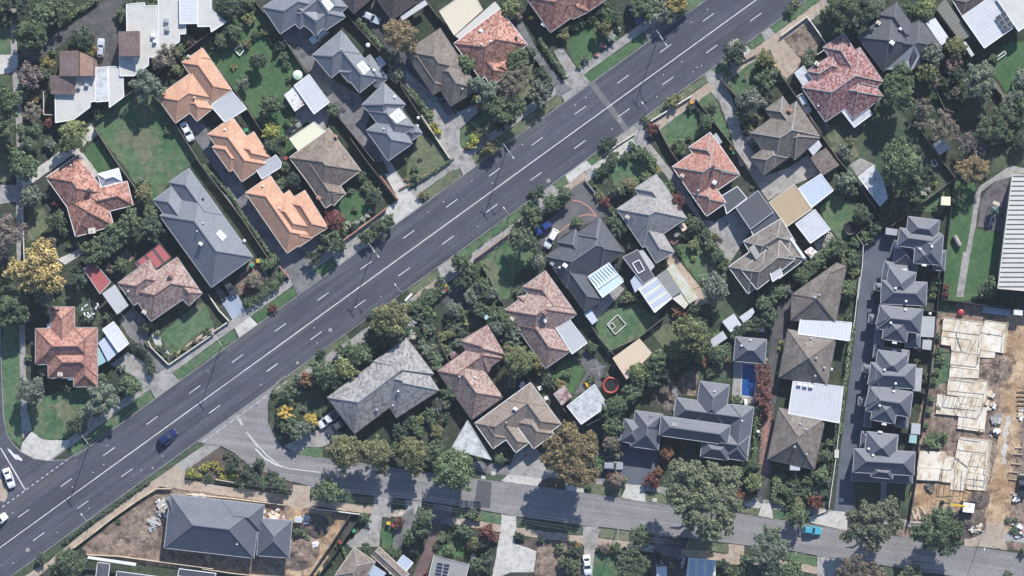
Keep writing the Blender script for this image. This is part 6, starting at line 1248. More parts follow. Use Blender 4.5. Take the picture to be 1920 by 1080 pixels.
plants('c3', '765 560 105 olg round; 840 560 60 ol; 720 600 60 dg; 890 580 50 ye; 930 630 44 ye; 970 700 46 dg; 950 660 40 dg; 290 780 66 dg; 340 780 46 dg; 260 840 50 gg; 210 590 44 gr; 240 470 36 lm; 390 470 28 gr; 1090 650 38 gr; 1250 470 42 dg; 1160 540 30 dg; 1250 690 34 dg; 1050 720 36 ye; 1000 20 30 gr; 760 95 30 gg; 30 310 34 wh; 40 380 26 wh; 20 350 26 wh; 320 210 50 gg; 370 240 46 gr; 100 180 46 dg; 160 150 46 dg; 60 200 46 dg; 210 120 40 dg; 270 70 30 dg; 1370 900 66 dg; 1400 850 40 dg; 1420 960 50 dg; 1380 980 46 gr; 640 280 42 ye; 1410 590 26 dg; 1350 660 26 gg')
scatter('c4', [(20, 0), (150, -60), (330, 20), (330, 150), (230, 190), (60, 130)], 20, 24, 46, G1)
scatter('e1', [(820, 440), (1040, 420), (1060, 620), (960, 700), (820, 620)], 8, 30, 52, ['vd', 'gg', 'br'])
scatter('d2', [(440, 640), (520, 600), (640, 640), (800, 850), (740, 880), (640, 700)], 8, 22, 36, G1)
scatter('d4', [(1130, 410), (1440, 390), (1440, 560), (1330, 620), (1150, 580)], 8, 20, 34, G1)
MERGES = [('d4',560,400,17),('d4',1085,830,4),('d4',170,960,3),('d4',1280,670,2),('d4',210,800,2),('d4',960,1000,3),('e4',390,690,10),('e4',830,760,7),('e4',300,1010,4),('e4',700,1060,2),
 ('c4',1090,180,10),('c4',330,370,3),('c4',50,250,3),('c4',230,250,2),('c4',130,690,2),('b4',850,500,3),('b4',960,245,2),('b4',1175,250,2),('b4',1400,240,2),('b3',1275,265,2),('a2',270,850,5),('a2',60,640,2),('a2',395,550,2),
 ('a1',500,910,2),('a1',50,700,2),('a1',1130,375,2),('a1',990,570,2),('a3',705,810,2),('a3',90,210,2),('a4',460,985,3),('e2',600,170,4),('e2',780,255,3),('e2',1085,210,3),('e1',590,620,5),('e1',250,60,2),('e1',1140,530,3),('e1',820,365,2),
 ('e1',890,850,2),('e1',1230,860,2),('e1',1050,960,2),('d3',540,370,3),('c1',720,570,2),('c1',555,620,2),('c1',655,745,2),('c1',780,400,2),('c1',415,435,2),('c2',790,690,3),('c2',390,840,2),('c2',880,520,2),('c3',765,560,3),('b1',1330,235,2)]
grow()
# hedges
for a in (('a3', [(880, 445), (940, 470), (980, 520), (1035, 655)], 60, 1.9, 'vd'), ('b3', [(290, 180), (420, 100), (560, -20)], 82, 1.6, 'dg'), ('b1', [(1040, 130), (1150, 260), (1260, 400)], 48, 1.8, 'dg'),
  ('c1', [(20, 610), (110, 720), (160, 780)], 60, 1.5, 'dg'), ('c1', [(905, 260), (985, 390), (1080, 515)], 42, 1.2, 'dg'), ('e3', [(288, 330), (262, 480), (240, 640), (215, 800), (200, 1060)], 36, 1.5, 'gr'),
  ('d4', [(1125, 430), (1120, 595)], 38, 1.1, 'gr'), ('d1', [(150, 960), (260, 1080)], 34, 1.4, 'dg'), ('d2', [(210, 70), (300, 190), (340, 240)], 40, 1.4, 'gr'), ('c3', [(20, 200), (130, 140), (270, 60)], 62, 1.6, 'dg'),
  ('a4', [(420, 860), (560, 760), (700, 660), (920, 500), (1010, 440)], 26, .6, 'vd'), ('a1', [(390, 170), (520, 80), (660, -10)], 40, 1.4, 'gr'), ('c2', [(1280, 320), (1390, 460)], 22, .7, 'dg'), ('d3', [(1000, 870), (985, 1250)], 30, .9, 'gr'),
  ('b2', [(0, 180), (180, 370), (300, 560), (430, 740), (480, 830)], 24, .8, 'dg'), ('c2', [(30, 320), (200, 220), (310, 140)], 26, .8, 'dg'), ('e4', [(175, 60), (140, 400), (120, 600)], 22, 1.0, 'vd'), ('b4', [(1000, 1050), (940, 880)], 20, .6, 'gr'),
  ('d1', [(690, 960), (630, 780)], 30, .9, 'dg'), ('e2', [(345, 700), (320, 900), (300, 1060)], 26, 1.0, 'vd')): hedge(*a)
# ================================================================== FENCES
F = fence
for t, pts in (('a1', [(1035, 640), (1185, 832), (1340, 1085), (1510, 1310), (1640, 1480), (1850, 1800)]), ('a1', [(640, 860), (780, 1080), (940, 1300)]), ('a1', [(840, 660), (1100, 465), (1370, 260)]),
  ('b1', [(0, 262), (155, 155)]), ('b1', [(350, 5), (535, 240), (705, 500)]), ('b1', [(-10, 320), (200, 580), (390, 870), (520, 1040)]), ('b1', [(855, 690), (920, 790), (1160, 1090)]),
  ('b1', [(980, 110), (1180, 330), (1290, 500), (1440, 690)]), ('c1', [(140, 10), (230, 130), (340, 250)]), ('c1', [(350, 290), (460, 470), (570, 590)]), ('c1', [(880, 400), (1000, 590)]),
  ('c1', [(640, 60), (720, 180), (860, 380)]), ('c1', [(-30, 580), (130, 830), (200, 920)]), ('b2', [(1000, 0), (1100, 140), (1310, 410)]), ('c2', [(500, 830), (640, 1080), (700, 1180)]),
  ('d1', [(760, 540), (860, 650), (870, 720)]), ('d1', [(1040, 340), (1200, 560), (1440, 900)]), ('d1', [(330, 850), (420, 1020), (620, 1300)]), ('d1', [(590, 670), (850, 1000), (960, 1160)]),
  ('e1', [(-10, 790), (80, 930), (190, 1085), (310, 1230), (430, 1410)]), ('e1', [(480, 480), (500, 660)]), ('e1', [(820, 570), (900, 740), (960, 760)]), ('e1', [(745, 890), (860, 1060), (970, 1200)]),
  ('e1', [(1210, 560), (1330, 700)]), ('e2', [(970, 270), (660, 500), (540, 590)]), ('e2', [(430, 470), (500, 600)]), ('e2', [(430, 560), (300, 650), (350, 720)]),
  ('d2', [(640, 660), (820, 870)]), ('c3', [(640, 160), (560, 0)]), ('c3', [(1000, 790), (1120, 960), (1200, 1000)]), ('c3', [(1200, 240), (1300, 400), (1440, 560), (1480, 640)]),
  ('d3', [(0, 500), (200, 410), (380, 270)]), ('c3', [(560, 320), (690, 480), (840, 700)]), ('c3', [(880, 560), (970, 700), (1010, 760)]), ('b3', [(1590, 420), (1700, 640), (1900, 960)]),
  ('c3', [(-10, 520), (130, 640), (220, 760)]), ('a3', [(980, 430), (1005, 470)]), ('b4', [(1000, 660), (870, 860), (715, 1085)]), ('a2', [(540, 850), (600, 930)])):
    F(t, pts)
for t, pts in (('e2', [(970, 270), (940, 500), (905, 800), (880, 1090)]), ('e3', [(870, 0), (850, 200), (820, 500), (790, 760), (740, 1080)]), ('e3', [(880, 150), (1150, 185), (1270, 200), (1440, 225)]), ('e3', [(760, 225), (850, 232)]), ('e3', [(675, 488), (820, 510)]),
  ('e3', [(690, 770), (775, 785)]), ('e4', [(595, 110), (675, 120)]), ('e4', [(735, 40), (705, 450), (660, 720)]), ('e2', [(590, 740), (588, 840)]), ('b4', [(1072, 665), (900, 920), (780, 1080)]), ('e4', [(690, 440), (690, 460)])):
    F(t, pts, 1.7, 'fence_dark', 'dark steel panel fence')
for t, pts in (('e2', [(310, 660), (352, 720), (345, 850), (315, 1080)]), ('e3', [(325, 0), (292, 300), (262, 440), (225, 740)]), ('e3', [(195, 980), (185, 1080)]), ('e4', [(192, 60), (165, 300), (120, 615)]), ('e1', [(-10, 140), (108, 305)]), ('e1', [(40, 372), (100, 330)]),
  ('a2', [(155, 460), (175, 1050)]), ('b4', [(730, 620), (1060, 662)]), ('a1', [(298, 620), (300, 775), (370, 778)])):
    F(t, pts, 1.2, 'fence_white', 'pale low fence', .1, 'fence', .14)
for t, pts in (('a4', [(500, 890), (620, 800), (760, 690), (930, 570), (1060, 490), (1160, 490)]), ('b4', [(-110, 525), (200, 555), (560, 600)]), ('a4', [(590, 935), (800, 945), (1100, 985), (1440, 1030)]), ('b4', [(0, 1030), (200, 1060), (440, 1085)]), ('b4', [(90, 428), (330, 465), (600, 500)]), ('e3', [(895, 272), (880, 280)])):
    F(t, pts, .8, 'timber', 'low timber site edging', .1, 'fence', .16)
for t, pts, h, mt, d in (('a3', [(1000, 430), (1020, 470), (1140, 590), (1300, 480), (1445, 380)], .7, 'wall_cream', 'rendered low front wall'), ('b2', [(945, 690), (1070, 600), (1190, 510), (1240, 470)], 1.0, 'brick_red', 'red brick front wall with pillars'),
  ('c1', [(110, 780), (200, 920), (300, 1070)], .9, 'wall_cream', 'rendered driveway wall'), ('b2', [(1200, 250), (1320, 410)], .8, 'brick_red', 'brick driveway wall'), ('b2', [(520, 860), (585, 940)], .9, 'brick_red', 'short brick pier wall'),
  ('b2', [(-10, 175), (60, 290), (170, 400), (235, 500), (330, 610), (420, 730), (490, 830)], .35, 'kerb', 'wavy concrete garden edging'), ('b3', [(40, 115), (110, 220), (180, 295)], 1.0, 'wall_cream', 'rendered low wall beside the blue paved drive'), ('b3', [(0, 415), (100, 350), (180, 295)], .7, 'wall_cream', 'rendered front boundary wall'),
  ('c2', [(470, 810), (580, 730), (700, 640)], .8, 'wall_brick', 'brown brick front wall'), ('d1', [(270, 830), (430, 730), (560, 650)], .7, 'fence_white', 'pale front picket fence'), ('d1', [(760, 540), (810, 470), (1000, 370)], .5, 'fence', 'low timber front fence'),
  ('d1', [(1165, 245), (1340, 115)], .8, 'wall_cream', 'cream front wall'), ('d1', [(1340, 115), (1440, 250)], 1.0, 'fence_white', 'white side fence'), ('c2', [(1210, 280), (1300, 390), (1400, 500), (1440, 560)], .7, 'kerb', 'stone garden edging with shrubs'), ('c2', [(-40, 340), (60, 290), (330, 130)], .5, 'wall_brick', 'low brown brick front wall'),
  ('d3', [(430, 760), (460, 820), (440, 900)], .4, 'kerb', 'stacked garden rocks edging'), ('c3', [(1220, 1000), (1320, 950)], .8, 'wall_cream', 'cream retaining wall'), ('e4', [(-20, 688), (100, 640)], .5, 'wall_cream', 'low cream villa front wall'), ('d1', [(-30, 1050), (60, 980), (180, 905)], .4, 'wall_cream', 'low curved cream front wall')):
    F(t, pts, h, mt, d, .22, 'garden wall', .26, False)

# ================================================================== CARS
BL, WH, SI, DG, BK = (.012, .022, .085), (.78, .78, .78), (.42, .45, .50), (.05, .055, .065), (.012, .012, .014)
CG = 'cars on the roads and drives'
car('p', 314, 819, .81, -.587, BL, 'wagon', 'dark blue wagon driving on the main road', CG, .11)
car('a4', 60, 418, 42, 118, WH, 'sedan', 'white sedan waiting in the left side street', CG, .07)
car('a4', -12, 708, 55, -40, WH, 'sedan', 'white car cut off by the left edge on the main road', CG, .11)
car('a1', 680, 322, 6, -120, SI, 'hatch', 'silver hatchback parked on the asphalt drive upper left', CG)
car('a1', 1263, 888, 52, 105, WH, 'sedan', 'white sedan parked beside the orange L shaped house', CG)
car('b1', 785, 240, -60, 45, (.55, .56, .58), 'wagon', 'pale silver wagon parked below the slate unit at the top edge', CG)
car('b1', 1140, 120, 105, 50, SI, 'hatch', 'silver hatchback parked between the dark brown houses', CG)
car('c1', 277, 715, 45, 85, DG, 'sedan', 'charcoal sedan tucked under the long grey brown house', CG)
car('d1', 180, 85, 52, 105, (.02, .05, .17), 'van', 'blue van parked in the tree shaded drive at the top edge', CG)
car('d1', 1325, 700, 58, 118, SI, 'wagon', 'silver wagon parked beside the mottled red house', CG)
car('d1', 985, 980, 35, 60, DG, 'sedan', 'dark sedan half under the grey house with pale ridges', CG)
car('c2', 932, 602, -100, 68, (.025, .055, .20), 'hatch', 'blue hatchback parked beside the paved forecourt hedge', CG)
car('c2', 985, 675, -58, 102, WH, 'wagon', 'white wagon parked in front of the dark slate house', CG)
car('b3', 845, 960, -95, 72, WH, 'ute', 'white utility truck with black tray beside the shingle house', CG)
car('b3', 897, 1012, -95, 72, (.07, .08, .085), 'wagon', 'grey wagon parked beside the white utility truck', CG)
car('c4', 435, 597, -150, -5, (.09, .10, .12), 'ute', 'grey utility truck parked on the lower road under the round tree', CG, .06)
car('d4', 30, 335, 140, 5, (.30, .31, .34), 'wagon', 'grey wagon parked on the slate paved court', CG)
car('d4', 465, 850, -120, -8, BK, 'wagon', 'black wagon parked on the driveway below the huge gum tree', CG)
car('d4', 1378, 772, 125, 12, (.06, .34, .45), 'hatch', 'cyan hatchback parked on the lower road', CG, .06)
car('c4', 1228, 1005, 14, 140, WH, 'sedan', 'white sedan parked in the bottom driveway', CG)
car('b2', 180, 1005, 60, 90, DG, 'sedan', 'dark sedan in front of the long blue grey house', CG)
car('b2', 110, 1030, 60, 90, BK, 'hatch', 'black hatchback in the shade beside the dark sedan', CG)
car('e4', 1425, 470, 8, -120, BK, 'ute', 'black truck cut off by the right edge of the building site', CG)

# ================================================================== STREET FURNITURE
U = Vector((.8098, .5867, 0)); N = Vector((.5867, -.8098, 0))     # along and across the main road
def pole(t, x, y, h, ax, label, lamp=None, wood=True):
    p = W(t, x, y, h*.9); p.z = 0
    o = thing('power_pole', label, 'power pole', p, 0, 'power poles along the roads'); m = MB()
    m.tube([(p.x, p.y, 0), (p.x, p.y, h*.5), (p.x, p.y, h)], [.10, .085, .07], 8); m.build('pole', MT['pole_wood'], o)
    for k, zz in enumerate((h-.35,)):
        c = Vector((p.x, p.y, zz)); m = MB(); m.beam(c-ax*1.25, c+ax*1.25, .1, .08); b = m.build('crossarm', MT['concrete_light' if k == 0 else 'pole_wood'], o)
        for s in (-1.1, -.5, .5, 1.1):
            m = MB(); q = c+ax*s; m.lathe((q.x, q.y, 0), [(.05, zz+.05), (.06, zz+.2), (.03, zz+.24)], 8); m.build('insulator', MT['white_plastic'], b)
    if lamp is not None:
        m = MB(); a = Vector((p.x, p.y, h-2.4)); e = a+lamp*2.2+Vector((0, 0, .5)); m.tube([a, a.lerp(e, .5)+Vector((0, 0, .2)), e], .05, 6); m.build('lamp_arm', MT['metal'], o)
        m = MB(); m.beam(e, e+lamp*.55, .2, .12); m.build('lamp_head', MT['white_plastic'], o)
    return Vector((p.x, p.y, h))
def street_lamp(t, x, y, h, d, label):
    p = W(t, x, y); o = thing('street_lamp', label, 'street lamp', p, 0, 'street lamps along the roads')
    m = MB(); m.tube([(p.x, p.y, 0), (p.x, p.y, h*.6), (p.x, p.y, h)], [.08, .06, .045], 8); m.build('pole', MT['metal'], o)
    m = MB(); a = Vector((p.x, p.y, h)); e = a+d*1.6+Vector((0, 0, .3)); m.tube([a, e], .045, 6); m.build('lamp_arm', MT['metal'], o)
    m = MB(); m.beam(e, e+d*.55, .2, .12); m.build('lamp_head', MT['white_plastic'], o)
tops = [pole('p', 161, 825, 10.5, N, 'power pole beside the pale corner paving lower left', None), pole('p', 411, 640, 10.5, N, 'power pole in the grass strip above the blue paved drive', None), pole('p', 697, 464, 10.5, N, 'power pole beside the red brick front wall', N),
        pole('p', 950, 278, 10.5, N, 'power pole in the grass strip near the middle of the main road', N), pole('p', 1237, 66, 10.5, N, 'power pole by the blue van drive near the top', N)]
u2 = Vector((.99, -.13, 0)); n2 = Vector((.13, .99, 0))
lows = [pole('c4', 103, 570, 9.5, n2, 'power pole at the lower road near the green verge tree', None), pole('d4', 1272, 905, 9.5, n2, 'power pole at the lower road near the cyan hatchback', None)]
mid_ = pole('d4', 68, 790, 9.5, n2, 'power pole at the lower road left of the huge gum tree', None)
for t, x, y, l in (('d1', 255, 755, 'street lamp on the lower right verge under the road patch'), ('c2', 700, 520, 'street lamp beside the brown brick front wall'), ('b3', 1343, 95, 'street lamp near the overgrown garden path'), ('a4', 620, 690, 'street lamp leaning over the lower left lanes')):
    street_lamp(t, x, y, 8.5, -N, l)
street_lamp('e4', 1145, 825, 7.5, -n2, 'street lamp at the building site entrance')
def wire(a, b, sag, label, group):
    m = MB(); pts = []
    for i in range(9):
        f = i/8; p = a.lerp(b, f); p.z -= sag*4*f*(1-f); pts.append(p)
    m.tube(pts, .013, 5); tag(m.build_top('overhead_wire', MT['wire']), label, 'wire', group)
chain = [tops[0]-U*60]+tops+[tops[-1]+U*50]
for a, b in zip(chain, chain[1:]):
    for s in (-1.1, 1.1): wire(a+N*s-Vector((0, 0, .12)), b+N*s-Vector((0, 0, .12)), .5, 'thin overhead wire strung along the upper side of the main road', 'overhead wires along the main road')
chain = [W('b4', -500, 420, 9.5), lows[0], mid_, lows[1], W('e4', 1500, 1060, 9.5)]
for a, b in zip(chain, chain[1:]):
    for s in (-1.1, -.5, .5, 1.1): wire(a+n2*s-Vector((0, 0, .12)), b+n2*s-Vector((0, 0, .12)), .5, 'thin overhead wire strung along the lower road', 'overhead wires along the lower road')
wire(tops[0], W('a4', 1250, 345, 6), .5, 'thin overhead wire crossing the main road beside the blue wagon', 'wire across the main road')
for pt, t, x, y in ((tops[2], 'b2', 870, 640), (tops[2], 'b2', 600, 740), (tops[1], 'a3', 1300, 120), (tops[3], 'c1', 330, 740), (tops[0], 'a3', 655, 735), (lows[0], 'b4', 1180, 900), (lows[1], 'e3', -100, 1180), (mid_, 'd4', 560, 980)):
    wire(pt-Vector((0, 0, .4)), W(t, x, y, 3.2), .4, 'thin service wire running from a power pole to a house roof', 'service wires')
# bins
def bin_(t, x, y, c, cn):
    p = W(t, x, y); rz = rnd.uniform(0, 6.28); o = thing('wheelie_bin', '', 'bin', p, rz, None, (cn+' lidded wheelie bin', px(t, x, y)))
    if 'm' not in BINM:
        m = MB(); lo = [(-.24, -.27, .05), (.24, -.27, .05), (.24, .27, .05), (-.24, .27, .05)]; hi = [(-.3, -.36, 1.0), (.3, -.36, 1.0), (.3, .36, 1.0), (-.3, .36, 1.0)]
        m.face(hi)
        for i in range(4): j = (i+1) % 4; m.face([lo[i], lo[j], hi[j], hi[i]])
        BINM['m'] = m.mesh('body', MT['fence_dark'])
        m = MB(); m.prism([(-.33, -.4, 0), (.33, -.4, 0), (.33, .38, 0), (-.33, .38, 0)], 1.0, 1.06); m.prism([(-.26, -.3, 0), (.26, -.3, 0), (.26, .3, 0), (-.26, .3, 0)], 1.06, 1.1); BINM['l'] = m.mesh('lid', MT['objmat'])
        m = MB(); m.beam((-.28, .36, .12), (.28, .36, .12), .2, .2); BINM['w'] = m.mesh('wheels', MT['tyre'])
    child('body', BINM['m'], o); child('lid', BINM['l'], o, c); child('wheels', BINM['w'], o); o.scale = (1.15, 1.15, 1.05)
BINM = {}
YE, GR, RE, TE, OR = (.58, .40, .06), (.06, .30, .14), (.30, .06, .06), (.16, .36, .31), (.55, .28, .06)
for t, x, y, c, n in (('b2', 375, 825, YE, 'yellow'), ('b2', 333, 855, GR, 'green'), ('c1', 474, 662, YE, 'yellow'), ('c1', 488, 686, GR, 'green'), ('c1', 498, 712, RE, 'red'), ('c2', 270, 992, YE, 'yellow'), ('c2', 254, 1034, TE, 'teal'), ('c2', 268, 1024, RE, 'red'),
  ('d1', 1118, 447, YE, 'yellow'), ('d1', 830, 994, OR, 'orange'), ('d1', 840, 1006, YE, 'yellow'), ('d1', 851, 1030, GR, 'green'), ('d1', 563, 692, OR, 'orange'), ('b4', 1255, 722, YE, 'yellow'), ('b4', 1288, 734, RE, 'red'), ('b4', 1020, 771, GR, 'green'), ('b4', 929, 850, RE, 'red'), ('c1', 848, 122, YE, 'yellow'), ('b1', 295, 880, GR, 'green'), ('b2', 563, 133, RE, 'red'), ('c1', 203, 668, GR, 'green')): bin_(t, x, y, c, n)
# trampolines
def tramp(t, x, y, r, c, label):
    p = W(t, x, y); o = thing('trampoline', label, 'trampoline', p); rm = r/3.6*S
    m = MB(); m.tube([(p.x+rm*math.cos(a*.2618), p.y+rm*math.sin(a*.2618), .85) for a in range(25)], .24, 8, False); k = m.build('padding', MT['objmat'], o); k.color = (*c, 1)
    m = MB(); m.face([(p.x+rm*.93*math.cos(a*.2618), p.y+rm*.93*math.sin(a*.2618), .82) for a in range(24)]); m.build('jumping_mat', MT['tyre'], o)
    for i in range(6):
        a = i*1.047; m = MB(); q = (p.x+rm*math.cos(a), p.y+rm*math.sin(a)); m.tube([(*q, 0), (*q, .8)], .03, 6); m.build('leg', MT['metal'], o)
tramp('c3', 1386, 728, 50, (.38, .055, .045), 'round trampoline with red padding beside the white shed'); tramp('e2', 266, 606, 42, (.02, .02, .025), 'round black trampoline in the fenced corner yard')
# rotary clotheslines
def hoist(t, x, y, r, label, clothes=0):
    p = W(t, x, y); o = thing('clothesline', label, 'clothesline', p); rm = r/3.6*S; m = MB(); m.tube([(p.x, p.y, 0), (p.x, p.y, 2.1)], .04, 8); m.build('pole', MT['metal'], o)
    for i in range(4):
        a = i*1.571+.2; m = MB(); m.beam((p.x, p.y, 1.9), (p.x+rm*math.cos(a), p.y+rm*math.sin(a), 2.15), .07, .06); m.build('arm', MT['metal'], o)
    for k in (.5, .75, .97):
        m = MB(); q = [(p.x+rm*k*math.cos(i*1.571+.2), p.y+rm*k*math.sin(i*1.571+.2), 1.9+.25*k) for i in range(4)]; m.tube(q+[q[0]], .012, 4, False); m.build('line', MT['wire'], o)
    for i in range(clothes):
        a = rnd.uniform(0, 6.28); rr = rm*rnd.uniform(.5, .95); c = Vector((p.x+rr*math.cos(a), p.y+rr*math.sin(a), 1.7)); m = MB(); m.obox(c, (math.cos(a+1.2), math.sin(a+1.2)), .75, .28, 1.3, 2.05)
        tag(m.build_top('garment', MT['white_trim']), 'white washing hung on the clothesline above the terracotta corner house', 'washing', 'washing on the line')
hoist('a3', 622, 212, 70, 'clothesline full of white washing behind the terracotta corner house', 9); hoist('d2', 667, 913, 68, 'bare clothesline on the lawn below the pale grey cross shaped house'); hoist('d3', 403, 862, 30, 'small clothesline in the dark yard of the sprawling slate house'); hoist('c3', 218, 885, 44, 'clothesline in the garden between the shingle and pinkish houses'); hoist('c3', 1300, 610, 60, 'clothesline on the paved yard above the trampoline')
# yard things
def frame_rect(t, q, h, w, mat, name, label, cat):
    m = MB(); v = [W(t, x, y, h) for x, y in q]
    for i in range(len(v)): m.beam(v[i], v[(i+1) % len(v)], w, w)
    for p in v: m.beam((p.x, p.y, 0), p, w*.8, w*.8)
    tag(m.build_top(name, MT[mat]), label, cat)
frame_rect('e1', [(1252, 388), (1310, 345), (1320, 362), (1258, 405)], .5, .14, 'white_trim', 'goal_frame', 'white goal frame lying on the right hand lawn', 'goal')
frame_rect('d3', [(-5, 318), (65, 252), (122, 320), (48, 385)], .25, .18, 'fence_white', 'garden_bed_frame', 'large pale timber garden bed frame on the lawn', 'garden bed'); frame_rect('d3', [(5, 322), (30, 305), (50, 335), (25, 355)], .3, .16, 'fence_white', 'garden_bed_frame', 'small pale timber frame inside the large garden bed', 'garden bed')
frame_rect('b1', [(215, 335), (258, 305), (278, 340), (250, 375)], .35, .22, 'white_trim', 'garden_bench', 'white curved garden seat on the round backyard lawn', 'seat'); frame_rect('c3', [(700, 680), (740, 670), (735, 745), (700, 740)], .4, .1, 'metal', 'swing_frame', 'grey swing frame in the yard above the zigzag beige house', 'swing')
frame_rect('e2', [(812, 152), (836, 140), (858, 175), (835, 188)], .6, .12, 'white_trim', 'cage_frame', 'white framed rabbit hutch beside the park boundary fence', 'hutch'); frame_rect('d1', [(1058, 100), (1060, 100), (1061, 102), (1058, 102)], .02, .01, 'metal', 'survey_mark', 'tiny survey mark on the road', 'mark') if False else None
def lump(name, t, x, y, sx, sy, h, rz, mat, label, cat, group=None):
    p = W(t, x, y); m = MB(); e = (math.cos(rz), math.sin(rz)); m.obox(p, e, sx, sy, .02, h*.9); m.obox(p, e, sx*.8, sy*.75, h*.9, h); return tag(m.build_top(name, MT[mat]), label, cat, group)
m = MB(); a = W('e2', 970, 655, .75); b = W('e2', 1005, 720, .75); m.tube([a, b], .55, 14); tag(m.build_top('concrete_pipe', MT['concrete']), 'grey concrete play pipe lying on the park lawn', 'pipe')
m = MB(); q = [W('e1', x, y) for x, y in ((1215, 560), (1245, 545), (1335, 690), (1312, 702))]; m.prism(q[::-1], .05, .45); tag(m.build_top('timber_deck', MT['fence']), 'long narrow timber deck beside the right hand lawn', 'deck')
m = MB(); q = [W('e3', x, y) for x, y in ((700, 410), (757, 415), (745, 490), (692, 482))]; m.prism(q[::-1], .03, .3); tag(m.build_top('timber_deck', MT['timber']), 'honey coloured timber decking behind the third townhouse', 'deck')
lump('pool_pump_box', 'd3', 928, 842, .7, 1.4, .9, .1, 'white_plastic', 'white box at the lower end of the blue pool', 'box')
lump('dumpster', 'c3', 540, 258, 1.9, 1.2, 1.3, .8, 'fence_dark', 'dark garden box under the green cubby roof', 'box') if False else None
lump('sun_lounge', 'b3', 1390, 135, .5, 2.2, .45, -.75, 'white_trim', 'white bench on the footpath beside the autumn olive tree', 'bench')
lump('play_slide', 'c3', 1225, 722, .6, 1.6, .7, .6, 'yellow_plastic', 'yellow toy slide above the white shed', 'slide')
for x, y in ((784, 736), (793, 718), (908, 748), (950, 816)): lump('garden_table', 'c3', x, y, .9, .9, .7, .4, 'white_plastic', 'small white outdoor table above the zigzag beige house', 'table', 'small white outdoor tables')
m = MB(); p = W('d2', 458, 648); m.lathe((p.x, p.y, 0), [(.3, .4), (.08, .45), (.08, 1.05), (.55, 1.08), (.55, 1.14)], 16); tag(m.build_top('round_table', MT['concrete']), 'round pale table on the dark red deck', 'table')
m = MB(); p = W('e2', 118, 660); 
for i in range(8): a = i*.785; m.beam((p.x, p.y, .5), (p.x+.95*math.cos(a), p.y+.95*math.sin(a), .5), .12, .1)
m.tube([(p.x+.95*math.cos(a*.4), p.y+.95*math.sin(a*.4), .5) for a in range(17)], .07, 6); m.tube([(p.x, p.y, 0), (p.x, p.y, .5)], .1, 6); tag(m.build_top('wheel_planter', MT['cream_trim']), 'cream wheel shaped planter below the white square shed', 'planter')
for t, x, y, l in (('d2', 755, 686, 'dark drain box on the concrete driveway edge'), ('b1', 645, 320, 'dark drain grate on the deep concrete driveway'), ('b1', 945, 745, 'dark mat on the curved concrete driveway')): lump('drain_grate', t, x, y, 1.0, 1.3, .14, .95, 'fence_dark', l, 'grate')
for t, x, y, l in (('c4', 527, 413, 'white service pit lid left of the pale apron'), ('c4', 594, 387, 'small white service pit lid above the other lid'), ('d4', 315, 568, 'white service pit lid on the verge left of the gum tree'), ('e4', 207, 568, 'white service pit lid at the slate driveway mouth'), ('c4', 360, 718, 'yellowish square pit lid on the lower footpath'), ('b4', 1338, 664, 'cream square pit lid on the lower footpath left'), ('d4', 270, 888, 'pale footpath slab below the verge tree')):
    lump('service_pit_lid', t, x, y, 1.0, .9, .14, -.1, 'concrete_light', l, 'pit lid')
# skatepark like playground
pg = thing('playground_tower', 'small playground tower with a pale slide on the tanbark', 'playground', W('e2', 1230, 485)); p = W('e2', 1230, 485)
m = MB(); m.obox(p, (1, .4), 1.7, 1.7, 1.3, 1.42); m.build('platform', MT['fence'], pg)
for sx in (-.8, .8):
    for sy in (-.8, .8): m = MB(); m.obox(p+Vector((sx, sy, 0)), (1, 0), .12, .12, 0, 2.6); m.build('post', MT['wall_grey'], pg)
m = MB(); a = W('e2', 1232, 428, .9); b = W('e2', 1288, 450, .9); m.beam(a, b, .75, .12); m.build('slide', MT['wall_cream'], pg)
m = MB(); m.tube([W('e2', 1230, 510, 1.4), W('e2', 1215, 560, 1.0), W('e2', 1200, 600, .2)], .2, 8); m.build('tube', MT['grey_trim'], pg)
k = MB(); k.face([p+Vector((-.9, -.9, 2.4)), p+Vector((.9, -.9, 2.4)), p+Vector((0, 0, 3.2))]); k.face([p+Vector((.9, -.9, 2.4)), p+Vector((.9, .9, 2.4)), p+Vector((0, 0, 3.2))]); k.face([p+Vector((.9, .9, 2.4)), p+Vector((-.9, .9, 2.4)), p+Vector((0, 0, 3.2))]); k.face([p+Vector((-.9, .9, 2.4)), p+Vector((-.9, -.9, 2.4)), p+Vector((0, 0, 3.2))]); o = k.build('canopy', MT['objmat'], pg); o.color = (.05, .10, .09, 1)
m = MB(); rg = random.Random(5)
for i in range(1500):
    y = rg.uniform(880, 1320); c_ = 1075-(y-900)*.05; p = W('d3', c_+rg.gauss(0, 18), y, .1); leaf(m, Vector((p.x, p.y, .09)), Vector((rg.uniform(-.2, .2), rg.uniform(-.2, .2), 1)), .2, rg)
m_ = MT['fallen'] = var_mat('fallen_leaves', (.34, .16, .13), (.42, .25, .20), 2, 6, .3); o = m.build_top('fallen_leaves', m_); o['kind'] = 'stuff'
def heater(t, x, y, label, r=.35, h=1.6):
    p = W(t, x, y); m = MB(); m.lathe((p.x, p.y, 0), [(r, .05), (r, h), (r*.6, h+.12)], 14); tag(m.build_top('hot_water_tank', MT['white_plastic']), label, 'water heater')
for a in (('b1', 1118, 308, 'white tank in the narrow yard right of the slate unit with two panels', .5), ('c1', 88, 798, 'white tank behind the stepped slate front unit'), ('c1', 82, 853, 'white tank against the wall of the stepped slate unit'), ('b2', 340, 238, 'white tank beside the middle orange villa'), ('e3', 135, 620, 'white tank beside the middle brown villa'), ('d3', 1010, 1040, 'white tank beside the hedge of the sprawling slate house'), ('c3', 1125, 268, 'white tank under the eave of the pink house with grey patio'), ('e3', 800, 245, 'white tank in the yard of the second townhouse')): heater(*a)
